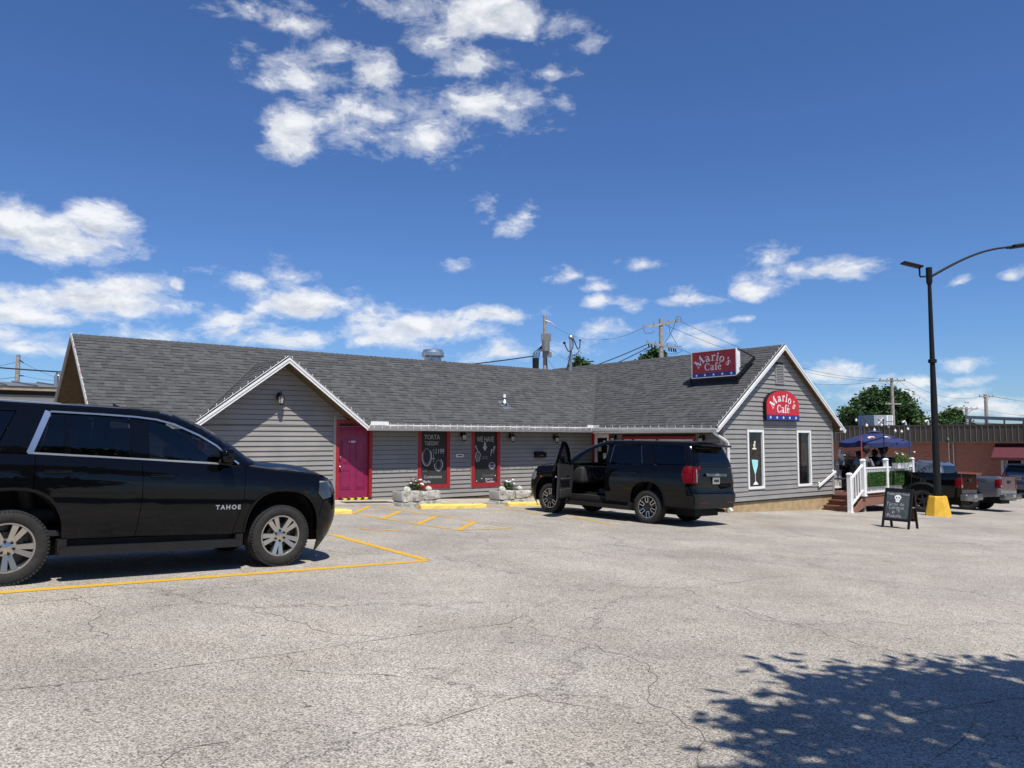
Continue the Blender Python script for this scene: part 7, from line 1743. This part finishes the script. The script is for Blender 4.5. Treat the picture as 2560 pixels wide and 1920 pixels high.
for px in (-20.5,):
    m = MB(); m.tube([(px, -.08, -.2), (px, -.08, hb - .6)], .05, 8); m.build('conduit', 'galvanised', BR, True)
q = atY(2189, 1064, 60.0); t = thing('rooftop_unit', 'grey rooftop air handler with a crossed panel behind the fascia', 'air conditioner', (q.x, q.y, q.z - .05), radians(20)); s = 60 / 1950.
m = MB(); m.box(-30 * s, 10 * s, -.8, .8, 0, 27 * s); m.build('cabinet', 'hvac', t); m = MB(); m.box(10 * s, 30 * s, -.8, .8, 0, 27 * s); m.build('filter_box', 'white_vinyl', t)
m = MB(); m.bar((-18 * s, -.82, 6 * s), (-2 * s, -.82, 20 * s), .03, .06, (0, 1, 0)); m.bar((-18 * s, -.825, 20 * s), (-2 * s, -.825, 6 * s), .03, .06, (0, 1, 0)); m.build('cross_brace', 'white_vinyl', t)
m = MB()
for x in (16, 20, 24): m.box(x * s - .02, x * s + .02, -.83, -.80, .05, 26 * s)
m.box(10 * s, 30 * s, -.83, -.80, 12 * s, 13 * s); m.build('grille', 'hvac', t)
for i, (px, py, lab) in enumerate(((2320, 1058, 'white curved roof vent on the shop near the lamp post'), (2264, 1066, 'white curved roof vent on the shop above the umbrella'))):
    q = atY(px, py, 56); t = thing('roof_vent', lab, 'vent', (q.x, q.y, BG_ + hb + .95)); h = q.z - BG_ - hb - .95
    m = MB(); m.tube([(0, 0, 0), (0, 0, max(.3, h)), (-.08, -.05, max(.3, h) + .18), (-.3, -.1, max(.3, h) + .12)], .085, 10); m.build('pipe', 'pvc_white', t, True)
a = atY(2418, 1043, 58); b = atY(2600, 1050, 49); t = thing('pipe_rack', 'long grey pipe on short stands along the shop roof', 'pipe', (a.x, a.y, BG_ + hb + 1.0)); o = Vector((a.x, a.y, BG_ + hb + 1.0))
m = MB(); m.bar(a - o, b - o, .25, .22); m.build('beam', 'roof_metal', t); m = MB()
for s_ in (.05, .3, .55, .8, .98): p = a + (b - a) * s_ - o; m.bar(p, (p.x, p.y, 0), .08, .08)
m.bar(a - o - Vector((1.2, 0, .35)), b - o - Vector((0, 0, .35)), .05, .05); m.build('stand', 'roof_metal', t)

# ---------------------------------------------------------------- pale warehouse on the left
VW = 40.0; uR = onv(170, 1000, VW)[0]
_, ze = onv(60, 968, VW); _, zrf = onv(60, 951, VW + 3)
WH = uvthing('warehouse', 'cream walled warehouse with grey standing-seam roof behind the cafe', 'building', uR - 10, VW, guv(uR, VW))
z0 = guv(uR, VW)
m = MB(); m.box(-20, 14, 0, 16, -1, ze - z0 - .36); m.build('wall', 'cream_wall', WH)
m = MB(); m.box(-20, 14, .05, 16, ze - z0 - .36, ze - z0 - .15); m.build('eave_band', 'wall_dark', WH)
m = MB(); m.box(-20.2, 14.2, -.35, .1, ze - z0 - .15, ze - z0); m.build('eave_trim', 'tan_trim', WH)
m = MB(); m.box(-20.1, 14.1, -.06, .06, ze - z0 - .44, ze - z0 - .34); m.build('wall_trim', 'roof_metal', WH)
sl = .08
m = MB(); m.add([(-20.2, -.4, ze - z0 + .02), (14.2, -.4, ze - z0 + .02), (14.2, 9, ze - z0 + .02 + 9.4 * sl), (-20.2, 9, ze - z0 + .02 + 9.4 * sl)], [(0, 1, 2, 3)]); m.add([(-20.2, 9, ze - z0 + .02 + 9.4 * sl), (14.2, 9, ze - z0 + .02 + 9.4 * sl), (14.2, 16.3, ze - z0), (-20.2, 16.3, ze - z0)], [(0, 1, 2, 3)]); m.build('roof', 'roof_metal', WH)
for i in range(30): m = MB(); m.bar((-20 + i * 1.15, -.38, ze - z0 + .06), (-20 + i * 1.15, 9, ze - z0 + .06 + 9.4 * sl), .05, .07); m.build('roof_seam', 'roof_metal', WH)
q = atY(140, 975, 36.); t = thing('flue_pipe', 'bent metal flue with cable bundle above the warehouse roof', 'pipe', (q.x, q.y, ze + .1))
h = atY(140, 935, 36.).z - ze - .1; m = MB(); m.tube([(0, 0, 0), (0, 0, h - .12), (.06, 0, h), (.2, 0, h)], .10, 10); m.build('pipe', 'galvanised', t, True)
m = MB()
for k in range(7): m.tube([(.2, 0, h - .02), (.35 + .04 * k, .0, h - .1), (.42 + .03 * k, 0, h - .35 - .04 * k), (.3, 0, .1)], .02, 5)
m.build('cables', 'wire_black', t, True)

# ---------------------------------------------------------------- utility poles and lines
def upole(label, px, ptop, Y, r=.14):
    q = atY(px, ptop, Y); g = gz(q.x, q.y); t = thing('utility_pole', label, 'utility pole', (q.x, q.y, g)); m = MB(); m.tube([(0, 0, -.3), (0, 0, (q.z - g) * .5), (0, 0, q.z - g)], [r * 1.25, r * 1.1, r * .85], 12); m.build('pole', 'pole_wood', t, True); return t, q, q.z - g
def crossarm(t, z, L, az, name='crossarm', tiltz=0.0, brace=True, ins=True, w=.10):
    dx, dy = sin(az), cos(az); a = Vector((-dx * L / 2, -dy * L / 2 - .12, z - tiltz)); b = Vector((dx * L / 2, dy * L / 2 - .12, z + tiltz)); m = MB(); m.bar(a, b, w, .12); o = m.build(name, 'pole_wood', t)
    if brace:
        for s_ in (-.28, .28): mm = MB(); p = a + (b - a) * (.5 + s_); mm.bar(p, (0, -.1, z - .65), .03, .05); mm.build('brace', 'pole_wood', t)
    if ins:
        for s_ in (.03, .3, .7, .97): mm = MB(); p = a + (b - a) * s_; mm.lathe([(.03, 0), (.07, .06), (.04, .12), (.06, .16), (.0, .2)], 8, Matrix.Translation(p + Vector((0, 0, .05)))); mm.build('insulator', 'insulator', t)
    return t.location + a, t.location + b
t1, q1, h1 = upole('grey utility pole with transformer cans behind the long roof', 1362, 788, 60, .15)
m = MB(); m.lathe([(0, .9), (.3, .88), (.3, .05), (.26, 0), (0, 0)], 14, Matrix.Translation((.05, -.42, h1 - 2.9))); m.build('transformer', 'transformer', t1, True); m = MB(); m.box(-.3, .45, -.5, -.1, h1 - 2.05, h1 - 1.5); m.box(-.2, .5, -.45, -.1, h1 - 3.3, h1 - 2.9); m.build('equipment_box', 'transformer', t1)
m = MB(); m.lathe([(0, .95), (.26, .93), (.24, .05), (0, 0)], 12, Matrix.Translation((-.72, -.1, h1 - 4.3))); m.build('transformer', 'black_metal', t1, True); m = MB(); m.bar((-.9, -.1, h1 - 4.4), (.0, -.1, h1 - 4.4), .06, .08)
for k in range(6): m.tube([(-.95 + .09 * k, -.1, h1 - 3.5), (-.9 + .1 * k, -.12, h1 - 3.0 + .1 * (k % 2)), (-.45 + .08 * k, -.15, h1 - 2.6), (-.05, -.15, h1 - 2.2)], .03, 5)
m.tube([(.12, -.15, h1 - 3.3), (.2, -.15, h1 - 4.5), (.35, -.15, h1 - 6)], .03, 5); m.build('cables', 'wire_black', t1, True)
m = MB(); m.tube([(.05, -.1, h1 - .45), (.4, -.15, h1 - .55), (.75, -.2, h1 - .85)], .05, 6); m.build('dead_end_insulator', 'insulator', t1)
t2, q2, h2 = upole('leaning-arm utility pole with wire clusters behind the right roof', 1652, 797, 50, .15)
A2, B2 = crossarm(t2, h2 - .38, 2.5, radians(78), tiltz=.27, brace=False)
A3, B3 = crossarm(t2, h2 - 1.75, 1.9, radians(95), tiltz=-.17, brace=False, w=.08)
for s_ in (-.85, -.65, -.45, .45, .6, .75, .88): m = MB(); m.tube([(s_, -.15, h2 - 1.8 - s_ * .18), (s_ + .04, -.15, h2 - 2.05 - s_ * .18)], .045, 6); m.build('cutout', 'black_metal', t2)
m = MB(); m.tube([(.95, -.1, h2 - .05), (.8, -.1, h2 - .6), (.35, -.1, h2 - 1.4), (.2, -.1, h2 - 1.55)], .015, 5); m.tube([(.5, -.1, h2 - .4), (.55, -.1, h2 - .9), (.95, -.1, h2 - 1.6), (.9, -.1, h2 - 1.9)], .015, 5); m.tube([(.9, -.1, h2 - 1.85), (1.25, -.1, h2 - 1.8), (1.3, -.1, h2 - 2.1), (.95, -.1, h2 - 2.3), (.5, -.1, h2 - 2.3)], .015, 5); m.tube([(-1.15, -.1, h2 - .65), (-1.05, -.1, h2 - .95), (-.6, -.1, h2 - .95), (-.45, -.1, h2 - .8)], .015, 5); m.tube([(.95, -.1, h2 - .05), (1.05, -.1, h2 + .15), (1.25, -.1, h2 + .1), (1.3, -.1, h2 - .15)], .015, 5); m.build('jumper_wires', 'wire_black', t2, True)
t3, q3, h3 = upole('utility pole with braced arm in front of the big tree', 2229, 945, 75, .16)
A4, B4 = crossarm(t3, h3 - .25, 2.6, radians(85)); A5, B5 = crossarm(t3, h3 - 2.5, 1.7, radians(80), brace=False, ins=False, w=.08); A4b, B4b = crossarm(t3, h3 - .1, 1.0, radians(20), brace=False, ins=False, w=.07)
t4, q4, h4 = upole('utility pole with short arm above the grey pickup', 2464, 986, 88, .20)
A6, B6 = crossarm(t4, h4 - .25, 1.6, radians(88))
t5, q5, h5 = upole('utility pole with wide arm right of the lamp post', 2416, 1018, 92, .17)
A7, B7 = crossarm(t5, h5 - .2, 2.7, radians(85)); A8, B8 = crossarm(t5, h5 + .55, .8, radians(60), brace=False, ins=False)
t6, q6, h6 = upole('bare-topped utility pole above the warehouse roof', 46, 887, 52, .145)
m = MB(); m.bar((.1, 0, h6 - .35), (.42, -.1, h6 - .55), .05, .06); m.bar((.1, 0, h6 - 1.4), (.45, -.1, h6 - 1.42), .06, .07); m.build('bracket', 'wire_black', t6)
t7, q7, h7 = upole('plain utility pole standing past the warehouse', -520, 850, 45, .15)
def line(label, a, b, sag, r=.012, n=20):
    a, b = Vector(a), Vector(b); t = thing('power_line', label, 'wire', a); m = MB(); m.tube([(b - a) * i / n - Vector((0, 0, 4 * sag * (i / n) * (1 - i / n))) for i in range(n + 1)], r, 5); m.build('cable', 'wire_black', t)
line('upper power line from the leaning-arm pole to the braced-arm pole', B2, A4 + Vector((.2, 0, .2)), 1.0); line('middle power line from the leaning-arm pole to the braced-arm pole', A2.lerp(B2, .55), B4, 1.2); line('lower power line from the leaning-arm pole to the braced-arm pole', B3, A4, 1.2)
line('thin line between the transformer pole and the leaning-arm pole', q1 + Vector((.75, 0, -.9)), A2, .9, .010); line('thin low line between the transformer pole and the leaning-arm pole', q1 + Vector((.3, 0, -2.6)), A3 + Vector((0, 0, -2.5)), .6, .009)
line('upper wire past the lamp post to the short-arm pole', B4, A6, .8); line('middle wire past the lamp post to the wide-arm pole', B4 + Vector((-.6, 0, 0)), A7, .7); line('lower wire past the lamp post to the wide-arm pole', B5, B7, .6)
line('wire running off to the right from the short-arm pole', B6, atY(2700, 1006, 80), .3); line('faint wire from the wide-arm pole to the right', B7, atY(2700, 1045, 80), .3); line('wire from the far arm to the right edge', B6 + Vector((0, .3, .1)), atY(2700, 1010, 85), .3)
line('thick black service cable sagging behind the roof to the left', q1 + Vector((-.85, -.1, -3.2)), q7 + Vector((.1, -.1, -.3)), 1.75, .045, 30)
line('first twisted cable dropping from the leaning-arm pole behind the roof', A3 + Vector((0, 0, -.1)), atY(1330, 965, 44), .15, .030); line('second twisted cable dropping from the leaning-arm pole behind the roof', A3 + Vector((.3, 0, -.2)), atY(1370, 975, 43), .15, .030)
line('guy wire slanting from the transformer pole', q1 + Vector((.15, 0, -3.4)), atY(1450, 1000, 58), 0, .012); line('upper wire left of the warehouse pole', q6 + Vector((-.1, 0, -.5)), q7 + Vector((0, 0, -1.2)), .8, .012); line('lower wire left of the warehouse pole', q6 + Vector((-.1, 0, -1.5)), q7 + Vector((0, 0, -2.0)), .5, .016)
line('upper wire right of the warehouse pole', q6 + Vector((.4, 0, -.55)), atY(240, 950, 62), .5, .010); line('lower wire right of the warehouse pole', q6 + Vector((.4, 0, -1.42)), atY(240, 945, 60), .3, .010)

# ---------------------------------------------------------------- trees
def tree(label, base, lobes, nleaf, lsize, mat, seed, trunk_r=.2, group='trees around the lot', clump=.5, limbs=10, per=26):
    rr = random.Random(seed); bz = gz(base[0], base[1]); t = thing('tree', label, 'tree', (base[0], base[1], bz), 0, group)
    top = max(c[2] + r[2] for c, r in lobes); lowest = min(c[2] - r[2] for c, r in lobes)
    m = MB(); th = lowest + (top - lowest) * .5; m.tube([(0, 0, -.2), (rr.uniform(-.1, .1), rr.uniform(-.1, .1), th * .5), (0, 0, th), (0, 0, th + (top - th) * .5)], [trunk_r * 1.3, trunk_r, trunk_r * .7, trunk_r * .25], 9)
    for k in range(limbs):
        c, r = lobes[k % len(lobes)]; s0 = Vector((0, 0, th * rr.uniform(.45, 1))); e = Vector(c) + Vector((rr.uniform(-.6, .6) * r[0], rr.uniform(-.6, .6) * r[1], rr.uniform(-.4, .5) * r[2])); mid = s0.lerp(e, .5) + Vector((0, 0, .25)); m.tube([s0, mid, e], [trunk_r * .45, trunk_r * .28, trunk_r * .08], 6)
    m.build('trunk', 'bark', t, True)
    vol = [r[0] * r[1] * r[2] for c, r in lobes]; m = MB(); V = []; Fc = []
    ncl = max(1, nleaf // per)
    for _ in range(ncl):
        c, r = rr.choices(lobes, vol)[0]
        d = Vector((rr.gauss(0, 1), rr.gauss(0, 1), rr.gauss(0, 1))).normalized() * rr.uniform(.55, 1.0) ** .6
        cc = Vector((c[0] + d.x * r[0], c[1] + d.y * r[1], c[2] + d.z * r[2])); cs = clump * rr.uniform(.5, 1.3)
        for _ in range(per):
            p = cc + Vector((rr.gauss(0, cs * .5), rr.gauss(0, cs * .5), rr.gauss(0, cs * .36)))
            a = Vector((rr.uniform(-1, 1), rr.uniform(-1, 1), rr.uniform(-.6, .6))).normalized(); b = a.cross(Vector((rr.uniform(-1, 1), rr.uniform(-1, 1), rr.uniform(-.2, 1)))).normalized(); s_ = lsize * rr.uniform(.6, 1.3); i = len(V)
            V += [p - a * s_, p + b * s_ * .55, p + a * s_, p - b * s_ * .55]; Fc.append((i, i + 1, i + 2, i + 3))
    m.v = [tuple(p) for p in V]; m.f = Fc; m.mi = [0] * len(Fc); me = bpy.data.meshes.new('crown'); me.from_pydata(m.v, [], m.f); me.materials.append(MATS[mat]); me.materials.append(MATS['leaf_mid']); me.polygons.foreach_set('material_index', [1 if (i // per) % 3 == 0 else 0 for i in range(len(Fc))]); link(me, 'crown', t)
    return t
def tree_px(label, px0, px1, ptop, Y, nleaf, lsize, mat, seed, lob=7, clump=.6, squash=.75):
    a = atY(px0, ptop, Y); b = atY(px1, ptop, Y); W_ = b.x - a.x; cx = (a.x + b.x) / 2; g = gz(cx, Y); H = a.z - g; rr = random.Random(seed); lobes = []
    lobes.append(((0, 0, H * .68), (W_ * .36, W_ * .34, H * .30)))
    for k in range(lob):
        q_ = 2 * pi * k / lob + rr.uniform(-.3, .3); rad = W_ * rr.uniform(.09, .21); lobes.append(((cos(q_) * (W_ / 2 - rad), sin(q_) * (W_ / 2 - rad), H * rr.uniform(.42, .74)), (rad, rad, rad * squash)))
    lobes.append(((rr.uniform(-.1, .1) * W_, 0, H * .86), (W_ * .2, W_ * .2, H * .13)))
    return tree(label, (cx, Y), lobes, nleaf, lsize, mat, seed, .3, clump=clump)
tree_px('big dark leafy tree behind the brick shop', 2098, 2312, 966, 86, 21000, .19, 'leaf_deep', 3, 15, .62)
tree_px('smaller green tree behind the lamp post', 2322, 2428, 1022, 96, 7000, .19, 'leaf_mid', 4, 8, .6)
tree_px('dark pine whose top shows beside the service mast', 1392, 1512, 886, 62, 9000, .15, 'leaf_pine', 5, 6, .42)
tree_px('pine whose top shows behind the leaning-arm pole', 1566, 1700, 870, 66, 10000, .15, 'leaf_pine', 6, 6, .42)
tree_px('olive bush of a tree seen under the gable eave', 2090, 2130, 1050, 92, 2500, .17, 'leaf_mid', 8, 5, .45)
# the lot tree that shades the near corner, and unseen trees and shop added behind the camera to darken reflections
tree('leafy parking lot tree shading the near corner of the asphalt', (6.42, -.42), [((-2.2, 1.9, 6.0), (1.7, 1.8, 1.0)), ((-.6, 2.3, 6.3), (2.0, 1.7, 1.3)), ((-2.6, .3, 6.6), (1.6, 1.5, 1.1)), ((.3, .5, 7.4), (2.4, 2.4, 1.6)), ((1.8, 1.8, 6.3), (1.8, 1.6, 1.2)), ((-.8, -1.5, 6.8), (2, 1.6, 1.3))], 30000, .105, 'leaf_mid', 9, .17, clump=.40, per=40)
for i, (x, y, w, h) in enumerate(((-22, -24, 9, 9), (-11, -27, 8, 8), (0, -25, 9, 9.5), (11, -28, 10, 9), (22, -24, 9, 8.5), (-32, -18, 9, 9), (32, -20, 9, 9), (-38, -6, 9, 8))):
    rr = random.Random(50 + i); lobes = [((0, 0, h * .6), (w * .42, w * .42, h * .36))] + [((cos(k * 1.05) * w * .34, sin(k * 1.05) * w * .34, h * rr.uniform(.4, .75)), (w * .2, w * .2, w * .17)) for k in range(6)]
    tree(['broad unseen tree added behind the camera to darken reflections'][0], (x, y), lobes, 5000, .32, 'leaf_deep', 60 + i, .28, 'unseen trees added behind the camera', .9)  # added out of view so the cars mirror less bright sky
SH = thing('added_shop', 'plain brown single-storey shop row added unseen behind the camera to darken reflections', 'building', (0, -36, gz(0, -36)))  # unseen shop row, added to give the car paint something dark to reflect
m = MB(); m.box(-45, 45, -8, 0, -1, 4.2); m.build('wall', 'shop_wall', SH); m = MB(); m.box(-45.5, 45.5, -8.5, .8, 4.2, 4.9); m.build('roof', 'fascia_brown', SH)
for i in range(12): m = MB(); m.box(-40 + i * 7, -36 + i * 7, .0, .06, .3, 2.8); m.build('window', 'glass_tint', SH)
